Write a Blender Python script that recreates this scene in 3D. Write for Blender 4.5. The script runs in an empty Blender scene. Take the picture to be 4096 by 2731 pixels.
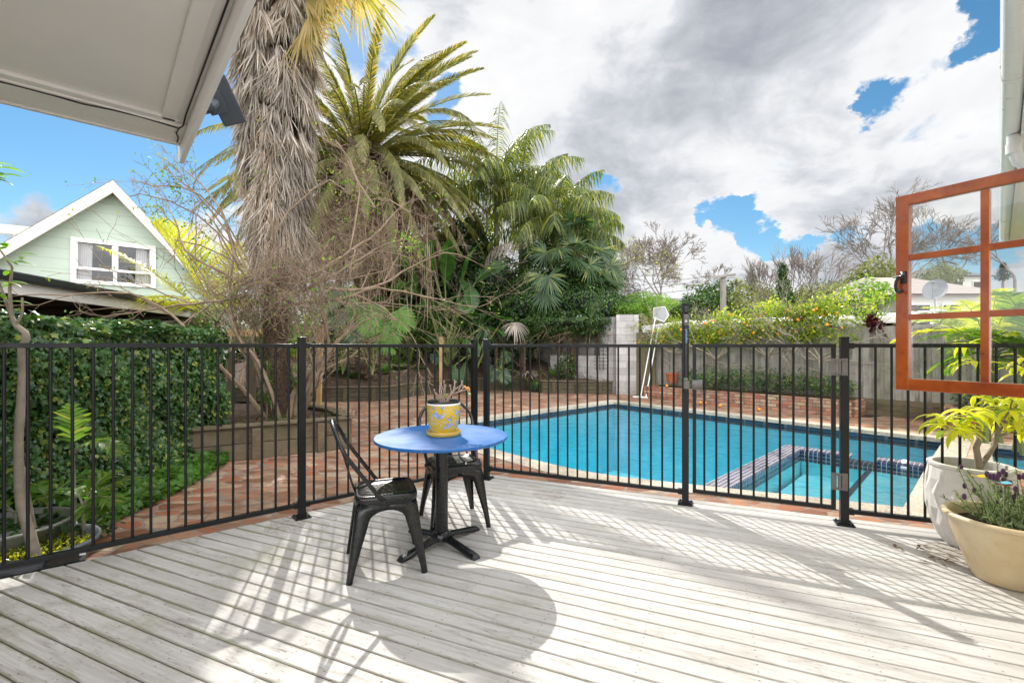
import bpy, bmesh, math, random
import numpy as np
from mathutils import Vector, Matrix
from mathutils.geometry import tessellate_polygon
R = math.radians
S = bpy.context.scene
COL = S.collection
# ------------------------------------------------------------ camera
CAMH = 1.3
cam = bpy.data.cameras.new('camera'); cam_o = bpy.data.objects.new('camera', cam); COL.objects.link(cam_o)
cam.lens = 16.22; cam.sensor_width = 36; cam.shift_y = 19.5/4096
cam.clip_start = .05; cam.clip_end = 2000
cam_o.location = (0, 0, CAMH); cam_o.rotation_euler = (R(90), 0, 0)
S.camera = cam_o
# ------------------------------------------------------------ sun, exposure
SUN_EL = R(41.5); SUN_DIR = Vector((-.31*math.cos(SUN_EL)/math.hypot(.31,.95), .95*math.cos(SUN_EL)/math.hypot(.31,.95), math.sin(SUN_EL)))
sl = bpy.data.lights.new('sun', 'SUN'); sl.energy = 1.7; sl.angle = R(.55); sl.color = (1, .955, .89)
so = bpy.data.objects.new('sun', sl); COL.objects.link(so)
so.rotation_euler = SUN_DIR.to_track_quat('Z', 'Y').to_euler(); so.location = (0, 0, 30)
vs = S.view_settings; vs.view_transform = 'Standard'; vs.look = 'None'; vs.gamma = 1; vs.use_curve_mapping = False
vs.exposure = 1.65
S.cycles.max_bounces = 10; S.cycles.diffuse_bounces = 4; S.cycles.transparent_max_bounces = 24
S.cycles.transmission_bounces = 8; S.cycles.caustics_reflective = False; S.cycles.caustics_refractive = False

def at(x, y, Y):            # photo pixel (4096 wide) at depth Y -> world
    return Vector(((x-2048)/1846*Y, Y, CAMH-(y-1385)/1846*Y))
def gp(x, y, z=0.0):        # photo pixel on the level z -> world
    Y = 1846*(CAMH-z)/(y-1385)
    return Vector(((x-2048)/1846*Y, Y, z))
# ------------------------------------------------------------ node helpers
class NT:
    def __init__(s, tree): s.t = tree; s.n = tree.nodes; s.l = tree.links
    def node(s, typ, **kw):
        nd = s.n.new(typ)
        for k, v in kw.items():
            if k.startswith('i_'):
                key = k[2:]
                key = int(key) if key.isdigit() else key.replace('_', ' ')
                s.set(nd.inputs[key], v)
            else: setattr(nd, k, v)
        return nd
    def set(s, inp, v):
        if isinstance(v, bpy.types.NodeSocket): s.l.new(v, inp)
        elif isinstance(v, (tuple, list)) and len(v) == 3 and inp.type == 'RGBA': inp.default_value = (*v, 1)
        else: inp.default_value = v
    def math(s, op, a, b=0.0, c=None, clamp=False):
        nd = s.n.new('ShaderNodeMath'); nd.operation = op; nd.use_clamp = clamp
        s.set(nd.inputs[0], a); s.set(nd.inputs[1], b)
        if c is not None: s.set(nd.inputs[2], c)
        return nd.outputs[0]
    def vmath(s, op, a, b=(0,0,0)):
        nd = s.n.new('ShaderNodeVectorMath'); nd.operation = op
        s.set(nd.inputs[0], a); s.set(nd.inputs[1], b)
        return nd.outputs['Value'] if op in ('DOT_PRODUCT', 'LENGTH', 'DISTANCE') else nd.outputs[0]
    def mix(s, f, a, b, blend='MIX'):
        nd = s.n.new('ShaderNodeMix'); nd.data_type = 'RGBA'; nd.blend_type = blend
        s.set(nd.inputs[0], f); s.set(nd.inputs[6], a); s.set(nd.inputs[7], b)
        return nd.outputs[2]
    def ramp(s, f, stops, interp='LINEAR'):
        nd = s.n.new('ShaderNodeValToRGB'); cr = nd.color_ramp; cr.interpolation = interp
        while len(cr.elements) > 1: cr.elements.remove(cr.elements[0])
        for i, (p, c) in enumerate(stops):
            e = cr.elements[0] if i == 0 else cr.elements.new(p)
            e.position = p; e.color = (*c, 1) if len(c) == 3 else c
        s.set(nd.inputs[0], f); return nd.outputs[0]
    def mr(s, v, a, b, c=0.0, d=1.0, smooth=False):
        nd = s.n.new('ShaderNodeMapRange'); nd.interpolation_type = 'SMOOTHSTEP' if smooth else 'LINEAR'
        s.set(nd.inputs[0], v)
        for i, q in enumerate((a, b, c, d)): s.set(nd.inputs[1+i], q)
        return nd.outputs[0]
    def noise(s, vec, scale, detail=4, rough=.55, dist=0.0, out='Fac'):
        nd = s.node('ShaderNodeTexNoise', i_Scale=scale, i_Detail=detail, i_Roughness=rough, i_Distortion=dist)
        if vec is not None: s.l.new(vec, nd.inputs['Vector'])
        return nd.outputs[out]
    def mapping(s, vec, scale=(1,1,1), rot=(0,0,0), loc=(0,0,0)):
        nd = s.node('ShaderNodeMapping'); s.l.new(vec, nd.inputs[0])
        nd.inputs[1].default_value = loc; nd.inputs[2].default_value = rot; nd.inputs[3].default_value = scale
        return nd.outputs[0]
    def obj(s): return s.node('ShaderNodeTexCoord').outputs['Object']
    def sep(s, v):
        nd = s.node('ShaderNodeSeparateXYZ'); s.l.new(v, nd.inputs[0]); return nd.outputs
    def comb(s, x=0.0, y=0.0, z=0.0):
        nd = s.node('ShaderNodeCombineXYZ'); s.set(nd.inputs[0], x); s.set(nd.inputs[1], y); s.set(nd.inputs[2], z); return nd.outputs[0]
    def bump(s, h, strength=.3, dist=.01):
        nd = s.node('ShaderNodeBump', i_Strength=strength, i_Distance=dist); s.l.new(h, nd.inputs['Height']); return nd.outputs[0]
MATS = {}
def newmat(name):
    m = bpy.data.materials.new(name); m.use_nodes = True; m.node_tree.nodes.clear()
    n = NT(m.node_tree); out = n.node('ShaderNodeOutputMaterial'); n.out = out
    MATS[name] = m; return m, n
def principled(n, color, rough=.5, metal=0.0, normal=None, spec=None, coat=0.0):
    p = n.node('ShaderNodeBsdfPrincipled')
    n.set(p.inputs['Base Color'], color); n.set(p.inputs['Roughness'], rough); n.set(p.inputs['Metallic'], metal)
    if normal is not None: n.l.new(normal, p.inputs['Normal'])
    if spec is not None: p.inputs['Specular IOR Level'].default_value = spec
    if coat: p.inputs['Coat Weight'].default_value = coat; p.inputs['Coat Roughness'].default_value = .12
    return p.outputs[0]
def surf(m, n, sh): n.l.new(sh, n.out.inputs['Surface'])
def simple(name, c1, c2=None, rough=.5, scale=8, metal=0.0, bump=.1, bscale=40, spec=None, coat=0.0, stretch=(1,1,1), bdist=.004):
    m, n = newmat(name); o = n.mapping(n.obj(), scale=stretch)
    c2 = c2 or tuple(v*.75 for v in c1)
    f = n.mr(n.noise(o, scale, 6, .6), .3, .7)
    col = n.mix(f, c2, c1)
    nm = n.bump(n.noise(o, bscale, 4), bump, bdist) if bump else None
    rr = n.mr(n.noise(o, scale*1.7, 3), .3, .7, max(0, rough-.08), min(1, rough+.08))
    surf(m, n, principled(n, col, rr, metal, nm, spec, coat)); return m
def leafmat(name, c1, c2, transl=.4, rough=.45, c3=None, spec=.5, tcol=None):
    m, n = newmat(name)
    g = n.node('ShaderNodeNewGeometry').outputs['Random Per Island']
    st = [(0, c1), (1, c2)] if c3 is None else [(0, c1), (.8, c2), (.93, c3), (1, c3)]
    col = n.ramp(g, st)
    big = n.mr(n.noise(n.obj(), 1.3, 3), .35, .65, .75, 1.25)
    col = n.mix(1.0, col, n.comb(big, big, big), 'MULTIPLY')
    p = principled(n, col, rough, spec=spec)
    t = n.node('ShaderNodeBsdfTranslucent')
    n.set(t.inputs[0], n.mix(1.0, col, tcol or (1.9, 2.0, .9), 'MULTIPLY'))
    mx = n.node('ShaderNodeMixShader'); mx.inputs[0].default_value = transl
    n.l.new(p, mx.inputs[1]); n.l.new(t.outputs[0], mx.inputs[2]); surf(m, n, mx.outputs[0]); return m
# ------------------------------------------------------------ world: sky with clouds laid out by direction
W = bpy.data.worlds.new('World'); S.world = W; W.use_nodes = True
wt = NT(W.node_tree); W.node_tree.nodes.clear()
wo = wt.node('ShaderNodeOutputWorld')
sky = wt.node('ShaderNodeTexSky'); sky.sky_type = 'NISHITA'; sky.sun_disc = False
sky.sun_elevation = SUN_EL; sky.sun_rotation = math.atan2(SUN_DIR.x, SUN_DIR.y)
sky.air_density = 1.0; sky.dust_density = .15; sky.ozone_density = 2.5
dirv = wt.vmath('NORMALIZE', wt.node('ShaderNodeTexCoord').outputs['Generated'])
def pdir(x, y): return Vector(((x-2048)/1846, 1, (1385-y)/1846)).normalized()
dv = wt.mapping(dirv, scale=(1, 1, 1.7))
dist = wt.noise(dv, 2.5, 3, .5, out='Color')
_sc = wt.node('ShaderNodeVectorMath', operation='SCALE'); wt.l.new(dist, _sc.inputs[0]); _sc.inputs['Scale'].default_value = .25
dw = wt.vmath('ADD', dv, _sc.outputs[0])
edge = wt.noise(dw, 7.0, 9, .62)
base = wt.noise(dw, 2.1, 7, .55)
dens = wt.math('MULTIPLY_ADD', wt.math('ADD', wt.math('MULTIPLY', base, .45), wt.math('MULTIPLY', edge, .55)), 3.6, -1.3)
# places where the blue shows (photo pixel, angular radius in degrees, strength)
HOLES = [(120,700,24,.8),(400,620,20,.7),(760,420,12,.35),(2412,765,3.0,.85),(2890,850,2.8,.8),(2920,905,3.4,.8),(3020,950,3.4,.8),(3140,980,3.0,.8),(3270,985,2.8,.75),(3380,975,2.6,.7),
         (2800,1000,2.4,.5),(2960,830,2.4,.4),(3575,365,2.4,.6),(3565,300,2.2,.35),(3745,235,2.0,.5),(3860,225,1.8,.45),(3960,110,3.0,.8),(1790,425,3.2,.7),(1900,240,2.5,.3),(1500,100,7,.3),(3700,990,3.5,.7),(3800,1020,4,.7),(3900,1000,4,.6)]
CLOUD = [(2048,-200000,60,.5),(40,880,8,.75),(230,930,5,.4),(1250,950,14,.35),(640,870,6,.6),(850,900,7,.6),(930,610,4,.3),(2620,930,4,.3),(2500,1050,9,.35),(2900,1150,10,.4),(3250,1090,5,.35),(3300,870,5,.25),(2900,300,34,.2),(3800,600,14,.25)]
_w1 = wt.noise(wt.mapping(dirv, scale=(1,1,1.4)), 9.0, 6, .62, out='Color')
_w2 = wt.node('ShaderNodeVectorMath', operation='SUBTRACT'); wt.l.new(_w1, _w2.inputs[0]); _w2.inputs[1].default_value = (.5,.5,.5)
_w3 = wt.node('ShaderNodeVectorMath', operation='SCALE'); wt.l.new(_w2.outputs[0], _w3.inputs[0]); _w3.inputs['Scale'].default_value = .16
hdir = wt.vmath('NORMALIZE', wt.vmath('ADD', dirv, _w3.outputs[0]))
bias = None
for (x, y, r, s_) in HOLES:
    k = wt.mr(wt.vmath('DOT_PRODUCT', hdir, tuple(pdir(x, y))), math.cos(R(r)), 1, 0, -s_, True)
    bias = k if bias is None else wt.math('ADD', bias, k)
for (x, y, r, s_) in CLOUD:
    k = wt.mr(wt.vmath('DOT_PRODUCT', dirv, tuple(pdir(x, y))), math.cos(R(r)), 1, 0, s_, True)
    bias = wt.math('ADD', bias, k)
bias = wt.math('ADD', bias, wt.mr(wt.vmath('DOT_PRODUCT', dirv, (.1,-1,.2)), 0, .6, 0, .4, True))  # extra cloud cover added behind the camera, out of view, to carry the fill
dsum = wt.math('ADD', wt.math('ADD', dens, bias), .28)
mask = wt.mr(dsum, .28, .66, 0, 1, True)
# cloud tone: broad grey undersides, bright rims
tone = wt.math('MULTIPLY_ADD', wt.noise(wt.mapping(dw, loc=(3.1, 1.7, .4)), 3.4, 9, .58), 2.0, -.40)
grey = wt.mr(wt.vmath('DOT_PRODUCT', dirv, tuple(pdir(2900, 500))), math.cos(R(26)), 1, 0, .17, True)
grey2 = wt.mr(wt.vmath('DOT_PRODUCT', dirv, tuple(pdir(2300, 250))), math.cos(R(16)), 1, 0, .05, True)
wht = wt.mr(wt.vmath('DOT_PRODUCT', dirv, tuple(pdir(1500, 0))), math.cos(R(28)), 1, 0, .2, True)
wht2 = wt.mr(wt.vmath('DOT_PRODUCT', dirv, tuple(pdir(2850, 1050))), math.cos(R(12)), 1, 0, .22, True)
tv = wt.math('SUBTRACT', wt.math('ADD', wt.math('ADD', tone, wht), wht2), wt.math('ADD', grey, grey2))
tv = wt.math('ADD', tv, wt.mr(dsum, .5, .72, .1, 0))
ctone = wt.ramp(tv, [(.14, (.43,.46,.52)), (.33, (.58,.61,.66)), (.48, (.76,.78,.82)), (.60, (.94,.95,.97)), (.8, (1.02,1.02,1.03))])
bg1 = wt.node('ShaderNodeBackground'); bg2 = wt.node('ShaderNodeBackground')
skyc = wt.node('ShaderNodeHueSaturation'); skyc.inputs['Saturation'].default_value = 1.22; skyc.inputs['Hue'].default_value = .487; wt.l.new(sky.outputs[0], skyc.inputs['Color'])
wt.l.new(skyc.outputs[0], bg1.inputs[0]); bg1.inputs[1].default_value = .042
back = wt.mr(wt.vmath('DOT_PRODUCT', dirv, (.30, -.90, .30)), -.1, .7, .31, 1.45, True)      # unseen clouds behind the camera brightened, added fill for the shaded sides
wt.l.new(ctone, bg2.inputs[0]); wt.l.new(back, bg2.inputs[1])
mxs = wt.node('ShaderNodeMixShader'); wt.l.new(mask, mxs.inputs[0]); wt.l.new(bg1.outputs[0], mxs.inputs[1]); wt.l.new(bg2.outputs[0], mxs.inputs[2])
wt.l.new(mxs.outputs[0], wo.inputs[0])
# ------------------------------------------------------------ mesh helpers
class MB:
    def __init__(s): s.V = []; s.n = 0; s.L = []; s.C = []; s.M = []
    def add(s, v, f, mat=0):
        v = np.asarray(v, dtype=np.float64).reshape(-1, 3)
        if isinstance(f, np.ndarray):
            if len(f) == 0: return
            s.L.append((f + s.n).ravel()); s.C.append(np.full(len(f), f.shape[1])); s.M.append(np.full(len(f), mat))
        else:
            for q in f:
                s.L.append(np.array(q) + s.n); s.C.append(np.array([len(q)])); s.M.append(np.array([mat]))
        s.V.append(v); s.n += len(v)
    def box(s, c, size, rz=0.0, mat=0, rot=None):
        hx, hy, hz = size[0]/2, size[1]/2, size[2]/2
        v = np.array([(x, y, z) for x in (-hx, hx) for y in (-hy, hy) for z in (-hz, hz)])
        if rot is not None: v = v @ np.array(rot.to_3x3()).T
        elif rz: cz, sz = math.cos(rz), math.sin(rz); v = v @ np.array([[cz, sz, 0], [-sz, cz, 0], [0, 0, 1]])
        s.add(v + np.array(c), [(0,1,3,2), (4,6,7,5), (0,4,5,1), (2,3,7,6), (0,2,6,4), (1,5,7,3)], mat)
    def beam(s, a, b, w, h, mat=0, up=(0,0,1)):      # box of section w x h from a to b
        a = Vector(a); b = Vector(b); d = (b-a); L = d.length; d.normalize()
        side = d.cross(Vector(up))
        if side.length < 1e-4: side = d.cross(Vector((1,0,0)))
        side.normalize(); u = side.cross(d)
        v = []
        for p in (a, b):
            for i, j in ((-1,-1), (1,-1), (1,1), (-1,1)): v.append(p + side*(i*w/2) + u*(j*h/2))
        s.add(v, [(0,1,2,3), (7,6,5,4), (0,4,5,1), (1,5,6,2), (2,6,7,3), (3,7,4,0)], mat)
    def tube(s, pts, rad, n=8, mat=0, caps=True, flat=1.0):
        pts = [Vector(p) for p in pts]; k = len(pts)
        if not hasattr(rad, '__len__'): rad = [rad]*k
        V = []; prev = None
        for i, p in enumerate(pts):
            t = (pts[min(i+1, k-1)] - pts[max(i-1, 0)]).normalized()
            if prev is None:
                a = Vector((0,0,1)) if abs(t.z) < .9 else Vector((1,0,0)); x = t.cross(a).normalized()
            else:
                x = prev - t*prev.dot(t)
                x = x.normalized() if x.length > 1e-6 else t.orthogonal().normalized()
            prev = x; y = t.cross(x)
            for j in range(n):
                a = 2*math.pi*j/n; V.append(p + (x*math.cos(a) + y*math.sin(a)*flat)*rad[i])
        F = [(i*n+j, i*n+(j+1) % n, (i+1)*n+(j+1) % n, (i+1)*n+j) for i in range(k-1) for j in range(n)]
        s.add(V, np.array(F), mat)
        if caps:
            s.add(V[:n], [tuple(range(n-1, -1, -1))], mat); s.add(V[-n:], [tuple(range(n))], mat)
    def lathe(s, prof, n=32, c=(0,0,0), mat=0, sx=1.0, sy=1.0):
        V = []
        for r, z in prof:
            for j in range(n):
                a = 2*math.pi*j/n; V.append((c[0]+r*sx*math.cos(a), c[1]+r*sy*math.sin(a), c[2]+z))
        k = len(prof)
        s.add(V, np.array([(i*n+j, i*n+(j+1) % n, (i+1)*n+(j+1) % n, (i+1)*n+j) for i in range(k-1) for j in range(n)]), mat)
    def disc(s, c, r, n=24, mat=0, up=1):
        V = [(c[0]+r*math.cos(2*math.pi*j/n), c[1]+r*math.sin(2*math.pi*j/n), c[2]) for j in range(n)]
        s.add(V, [tuple(range(n)) if up > 0 else tuple(range(n-1, -1, -1))], mat)
    def sphere(s, c, r, n=10, mat=0, sz=1.0, noise=0.0, rng=None):
        prof = []; m = max(4, n//2)
        V = []
        for i in range(m+1):
            ph = math.pi*i/m
            for j in range(n):
                a = 2*math.pi*j/n; q = r*(1+(rng.uniform(-noise, noise) if rng else 0))
                V.append((c[0]+q*math.sin(ph)*math.cos(a), c[1]+q*math.sin(ph)*math.sin(a), c[2]-q*sz*math.cos(ph)))
        s.add(V, np.array([(i*n+j, i*n+(j+1) % n, (i+1)*n+(j+1) % n, (i+1)*n+j) for i in range(m) for j in range(n)]), mat)
    def prism(s, poly, z0, z1, mat=0, holes=None, bottom=True):
        rings = [poly] + (holes or [])
        tri = tessellate_polygon([[Vector((p[0], p[1], 0)) for p in r] for r in rings])
        flat = [p for r in rings for p in r]
        def orient(ts, up):
            o = []
            for t in ts:
                a, b, c = [flat[i] for i in t]
                ar = (b[0]-a[0])*(c[1]-a[1]) - (b[1]-a[1])*(c[0]-a[0])
                if abs(ar) < 1e-12: continue
                o.append(tuple(t) if (ar > 0) == up else tuple(reversed(t)))
            return o
        s.add([(p[0], p[1], z1) for p in flat], orient(tri, True), mat)
        if z0 is not None:
            if bottom: s.add([(p[0], p[1], z0) for p in flat], orient(tri, False), mat)
            for r in rings:
                k = len(r)
                s.add([(p[0], p[1], z0) for p in r] + [(p[0], p[1], z1) for p in r], [(i, (i+1) % k, k+(i+1) % k, k+i) for i in range(k)], mat)
    def build(s, name, mats, parent=None, smooth=False, bevel=0.0, loc=None, rz=None):
        me = bpy.data.meshes.new(name)
        V = np.concatenate(s.V); L = np.concatenate(s.L).astype(np.int32); C = np.concatenate(s.C).astype(np.int32); M = np.concatenate(s.M).astype(np.int32)
        me.vertices.add(len(V)); me.vertices.foreach_set('co', V.astype(np.float32).ravel())
        me.loops.add(len(L)); me.loops.foreach_set('vertex_index', L)
        me.polygons.add(len(C)); st = np.zeros(len(C), np.int32); st[1:] = np.cumsum(C)[:-1]
        me.polygons.foreach_set('loop_start', st); me.polygons.foreach_set('material_index', M)
        me.polygons.foreach_set('use_smooth', np.full(len(C), smooth))
        me.update(calc_edges=True); me.validate()
        if not isinstance(mats, (list, tuple)): mats = [mats]
        for m in mats: me.materials.append(m)
        o = bpy.data.objects.new(name, me); COL.objects.link(o)
        if parent: o.parent = parent
        if loc is not None: o.location = loc
        if rz is not None: o.rotation_euler.z = rz
        if bevel:
            b = o.modifiers.new('bevel', 'BEVEL'); b.width = bevel; b.segments = 2; b.limit_method = 'ANGLE'; b.angle_limit = R(35)
        return o
def fixn(o):
    bm = bmesh.new(); bm.from_mesh(o.data); bmesh.ops.recalc_face_normals(bm, faces=bm.faces); bm.to_mesh(o.data); bm.free(); return o
def tag(o, label=None, cat=None, group=None, kind=None):
    if label: o['label'] = label
    if cat: o['category'] = cat
    if group: o['group'] = group
    if kind: o['kind'] = kind
    return o
def thing(name, label, cat, loc=(0,0,0), rz=0.0, group=None):
    o = bpy.data.objects.new(name, None); COL.objects.link(o); o.location = loc; o.rotation_euler.z = rz
    o.empty_display_size = .1
    return tag(o, label, cat, group)
def copy_tree(o, parent=None):
    kids = [c for c in COL.objects if c.parent == o]
    c = o.copy(); COL.objects.link(c)
    if parent: c.parent = parent
    for k in kids: copy_tree(k, c)
    return c

def wpart(mb, name, mats, parent, **kw):   # part whose mesh was laid out in world coordinates
    o = mb.build(name, mats, parent, **kw); o.location = -parent.location; return o
# ============================================================ materials of the setting
UD = Vector((.7257, .688, 0)); UN = Vector((-.688, .7257, 0))      # direction of house wall and pool sides
BA = -R(23.3)                                                       # direction of the deck boards
# ---- deck boards
m, n = newmat('deck_wood')
PITCH = .098
o = n.obj(); xyz = n.sep(o)
g = n.node('ShaderNodeNewGeometry').outputs['Random Per Island']
off = n.math('MULTIPLY', g, 37.0)
vv = n.comb(n.math('ADD', xyz[0], off), xyz[1], n.math('ADD', xyz[2], off))
grain = n.noise(n.mapping(vv, scale=(2.2, 75, 20)), 1.0, 6, .65, .6)
fine = n.noise(n.mapping(vv, scale=(9, 260, 60)), 1.0, 4, .7)
blot = n.noise(n.mapping(vv, scale=(3.5, 16, 4)), 1.0, 5, .6, .8)
spk = n.noise(n.mapping(vv, scale=(28, 90, 28)), 1.0, 3, .6)
wide = n.noise(o, .9, 4, .6)
col = n.mix(n.mr(grain, .3, .7), (.475,.46,.435), (.715,.70,.68))
col = n.mix(n.math('MULTIPLY', n.mr(fine, .52, .72), .35), col, (.27,.245,.21))
col = n.mix(n.math('MULTIPLY', n.mr(blot, .50, .68), .6), col, (.32,.285,.245))
col = n.mix(n.math('MULTIPLY', n.math('MULTIPLY', n.mr(spk, .58, .68), n.mr(blot, .42, .6)), .75), col, (.13,.115,.10))
col = n.mix(n.math('MULTIPLY', n.mr(g, 0, 1), .42), col, (.47,.445,.42))
# green and brown growth creeping in from the joints
fr = n.math('FRACT', n.math('DIVIDE', xyz[1], PITCH))
de = n.math('MINIMUM', fr, n.math('SUBTRACT', 1.0, fr))
alg = n.noise(n.mapping(o, scale=(3.5, 9, 3)), 1.0, 5, .65)
ed = n.mr(n.math('SUBTRACT', de, n.math('MULTIPLY', n.mr(alg, .35, .75), .17)), .0, .07, 1, 0, True)
left = n.mr(xyz[0], -3.2, .6, 1, .12)
col = n.mix(n.math('MULTIPLY', n.math('MULTIPLY', ed, left), .68), col, n.mix(n.mr(alg, .4, .6), (.13,.10,.065), (.17,.19,.055)))
patch = n.math('MULTIPLY', n.mr(n.noise(o, 1.7, 6, .7), .55, .70), n.mr(xyz[0], -2.5, 0, .55, .16))
col = n.mix(patch, col, (.24,.25,.10))
col = n.mix(n.math('MULTIPLY', n.mr(wide, .38, .62), .30), col, (.37,.35,.32))
# screw heads in rows over the joists
sx = n.math('SUBTRACT', n.math('FRACT', n.math('DIVIDE', n.math('ADD', xyz[0], 50.0), .45)), .5)
sy = n.math('SUBTRACT', n.math('ABSOLUTE', n.math('SUBTRACT', fr, .5)), .24)
sdist = n.vmath('LENGTH', n.comb(n.math('MULTIPLY', sx, .45), n.math('MULTIPLY', sy, PITCH), 0.0))
col = n.mix(n.mr(sdist, .0028, .0045, .75, 0), col, (.10,.09,.08))
# rings left by pots
ringf = None
RINGS = [(1.0, .10), (0, 0)]
def deckloc(x, y):
    p = gp(x, y); c, s_ = math.cos(-BA), math.sin(-BA); return (p.x*c - p.y*s_, p.x*s_ + p.y*c)
for (px, py, r_, fill) in ((2195,1977,.14,.55), (1999,1944,.075,.25), (1540,2072,.09,.2), (1305,2078,.07,.2), (1140,2105,.13,.6), (1255,2106,.1,.3), (3850,2225,.2,.8), (1935,1968,.09,.15)):
    q = deckloc(px, py)
    dd = n.vmath('DISTANCE', n.comb(n.math('ADD', xyz[0], n.math('MULTIPLY', n.math('SUBTRACT', blot, .5), .03)), xyz[1], 0.0), (q[0], q[1], 0))
    rg = n.mr(n.math('ABSOLUTE', n.math('SUBTRACT', dd, r_)), 0, .009, .42, 0, True)
    fl = n.math('MULTIPLY', n.math('MULTIPLY', n.mr(dd, r_-.01, r_, 1, 0), n.mr(spk, .40, .60)), fill)
    t = n.math('MAXIMUM', rg, fl); ringf = t if ringf is None else n.math('MAXIMUM', ringf, t)
col = n.mix(ringf, col, (.22,.17,.12))
h = n.math('ADD', n.math('MULTIPLY', grain, .6), n.math('MULTIPLY', fine, .4))
surf(m, n, principled(n, col, n.mr(grain, .3, .7, .62, .82), 0, n.bump(h, .5, .003), .3))
# ---- irregular brick paving
m, n = newmat('paving')
o = n.obj(); ow = n.vmath('ADD', o, n.mapping(n.noise(o, 5, 3, out='Color'), scale=(.09,.09,0)))
def vor(vec, feat, sc): 
    nd = n.node('ShaderNodeTexVoronoi', feature=feat, i_Scale=sc, i_Randomness=.95); n.l.new(vec, nd.inputs[0]); return nd
rm = n.mapping(ow, rot=(0,0,R(-42)), scale=(.72, 1.25, 1))
v1 = vor(rm, 'F1', 6.2); v2 = vor(rm, 'DISTANCE_TO_EDGE', 6.2)
cr = n.sep(v1.outputs['Color'])
bc = n.ramp(cr[0], [(0,(.23,.085,.045)), (.16,(.42,.15,.085)), (.30,(.52,.24,.13)), (.45,(.50,.29,.19)), (.60,(.58,.42,.30)), (.75,(.55,.46,.35)), (.88,(.36,.16,.11)), (1,(.48,.33,.20))], 'CONSTANT')
bc = n.mix(n.mr(n.noise(o, 22, 6, .7), .35, .75, 0, .55), bc, (.30,.19,.11))
bc = n.mix(n.mr(n.noise(o, 60, 4, .7), .58, .75, 0, .5), bc, (.10,.07,.05))
bc = n.mix(n.mr(cr[1], .5, 1, 0, .25), bc, (.56,.45,.34))
bc = n.mix(1.0, bc, (.78,.72,.68), 'MULTIPLY')
mort = n.mr(v2.outputs['Distance'], .02, .06, 1, 0, True)
bc = n.mix(mort, bc, n.mix(n.noise(o, 30, 3), (.20,.16,.13), (.30,.25,.21)))
bc = n.mix(n.mr(n.noise(o, .8, 6, .68), .44, .64, 0, .72), bc, (.14,.075,.038))
bc = n.mix(n.mr(n.noise(o, 3.5, 6, .7), .5, .7, 0, .5), bc, (.20,.12,.07))       # leaf litter and moss
bc = n.mix(n.mr(n.noise(o, 1.6, 6, .7), .6, .72, 0, .5), bc, (.15,.13,.04))
hh = n.math('ADD', n.math('MULTIPLY', n.mr(v2.outputs['Distance'], 0, .12), 1.0), n.math('MULTIPLY', n.noise(o, 40, 4), .25))
surf(m, n, principled(n, bc, .7, 0, n.bump(hh, .7, .012), .35))
# ---- regular units (bricks, blocks, tiles) from the brick texture in wall coordinates
def unitmat(name, bw, bh, mortar, ramp, mcol, rough=.7, offset=.5, bump=.6, dirt=None, axis='xz', msmooth=.1, wob=0.0, spec=.4, bdist=.008):
    m, n = newmat(name); o = n.obj(); q = n.sep(o)
    vec = n.comb(n.math('ADD', q[0], q[1]), q[2], 0.0) if axis == 'xz' else n.comb(q[0], q[1], 0.0)
    if wob: vec = n.vmath('ADD', vec, n.mapping(n.noise(o, 9, 3, out='Color'), scale=(wob, wob, 0)))
    b = n.node('ShaderNodeTexBrick', offset=offset, offset_frequency=2, squash=1.0)
    n.l.new(vec, b.inputs[0])
    b.inputs['Color1'].default_value = (0,0,0,1); b.inputs['Color2'].default_value = (1,1,1,1); b.inputs['Mortar'].default_value = (.5,.5,.5,1)
    b.inputs['Scale'].default_value = 1; b.inputs['Mortar Size'].default_value = mortar; b.inputs['Mortar Smooth'].default_value = msmooth
    b.inputs['Bias'].default_value = 0; b.inputs['Brick Width'].default_value = bw; b.inputs['Row Height'].default_value = bh
    c = n.ramp(b.outputs['Color'], ramp)
    c = n.mix(n.mr(n.noise(o, 14, 6, .7), .4, .75, 0, .45), c, tuple(v*.6 for v in ramp[len(ramp)//2][1]))
    c = n.mix(b.outputs['Fac'], c, mcol)
    if dirt:
        for (sc, lo, hi, amt, dc) in dirt: c = n.mix(n.mr(n.noise(o, sc, 6, .7), lo, hi, 0, amt), c, dc)
    hgt = n.math('ADD', n.math('SUBTRACT', 1.0, b.outputs['Fac']), n.math('MULTIPLY', n.noise(o, 50, 4), .3))
    surf(m, n, principled(n, c, rough, 0, n.bump(hgt, bump, bdist), spec)); return m
unitmat('old_brick', .235, .078, .010, [(0,(.30,.10,.06)), (.25,(.48,.20,.12)), (.45,(.50,.36,.22)), (.6,(.42,.15,.12)), (.8,(.56,.44,.27)), (1,(.34,.20,.16))], (.17,.14,.11), bump=1.0, wob=.012,
        dirt=[(5,.5,.66,.6,(.07,.055,.035)), (3.2,.58,.7,.8,(.09,.13,.02))], bdist=.015)
unitmat('concrete_block', .40, .20, .007, [(0,(.40,.37,.36)), (.5,(.50,.47,.45)), (1,(.58,.55,.53))], (.30,.28,.26), dirt=[(1.4,.50,.7,.55,(.16,.15,.11)), (6,.56,.72,.5,(.20,.20,.15))], bump=.5)
unitmat('pool_tile', .05, .05, .003, [(0,(.006,.02,.045)), (.5,(.012,.045,.09)), (1,(.02,.085,.15))], (.10,.12,.13), rough=.15, offset=0, bump=.3, spec=.6, bdist=.002)
unitmat('spa_tile', .052, .052, .0035, [(0,(.012,.03,.10)), (.5,(.03,.06,.17)), (1,(.07,.09,.20))], (.62,.60,.56), rough=.12, offset=0, bump=.3, spec=.7, bdist=.002)
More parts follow.
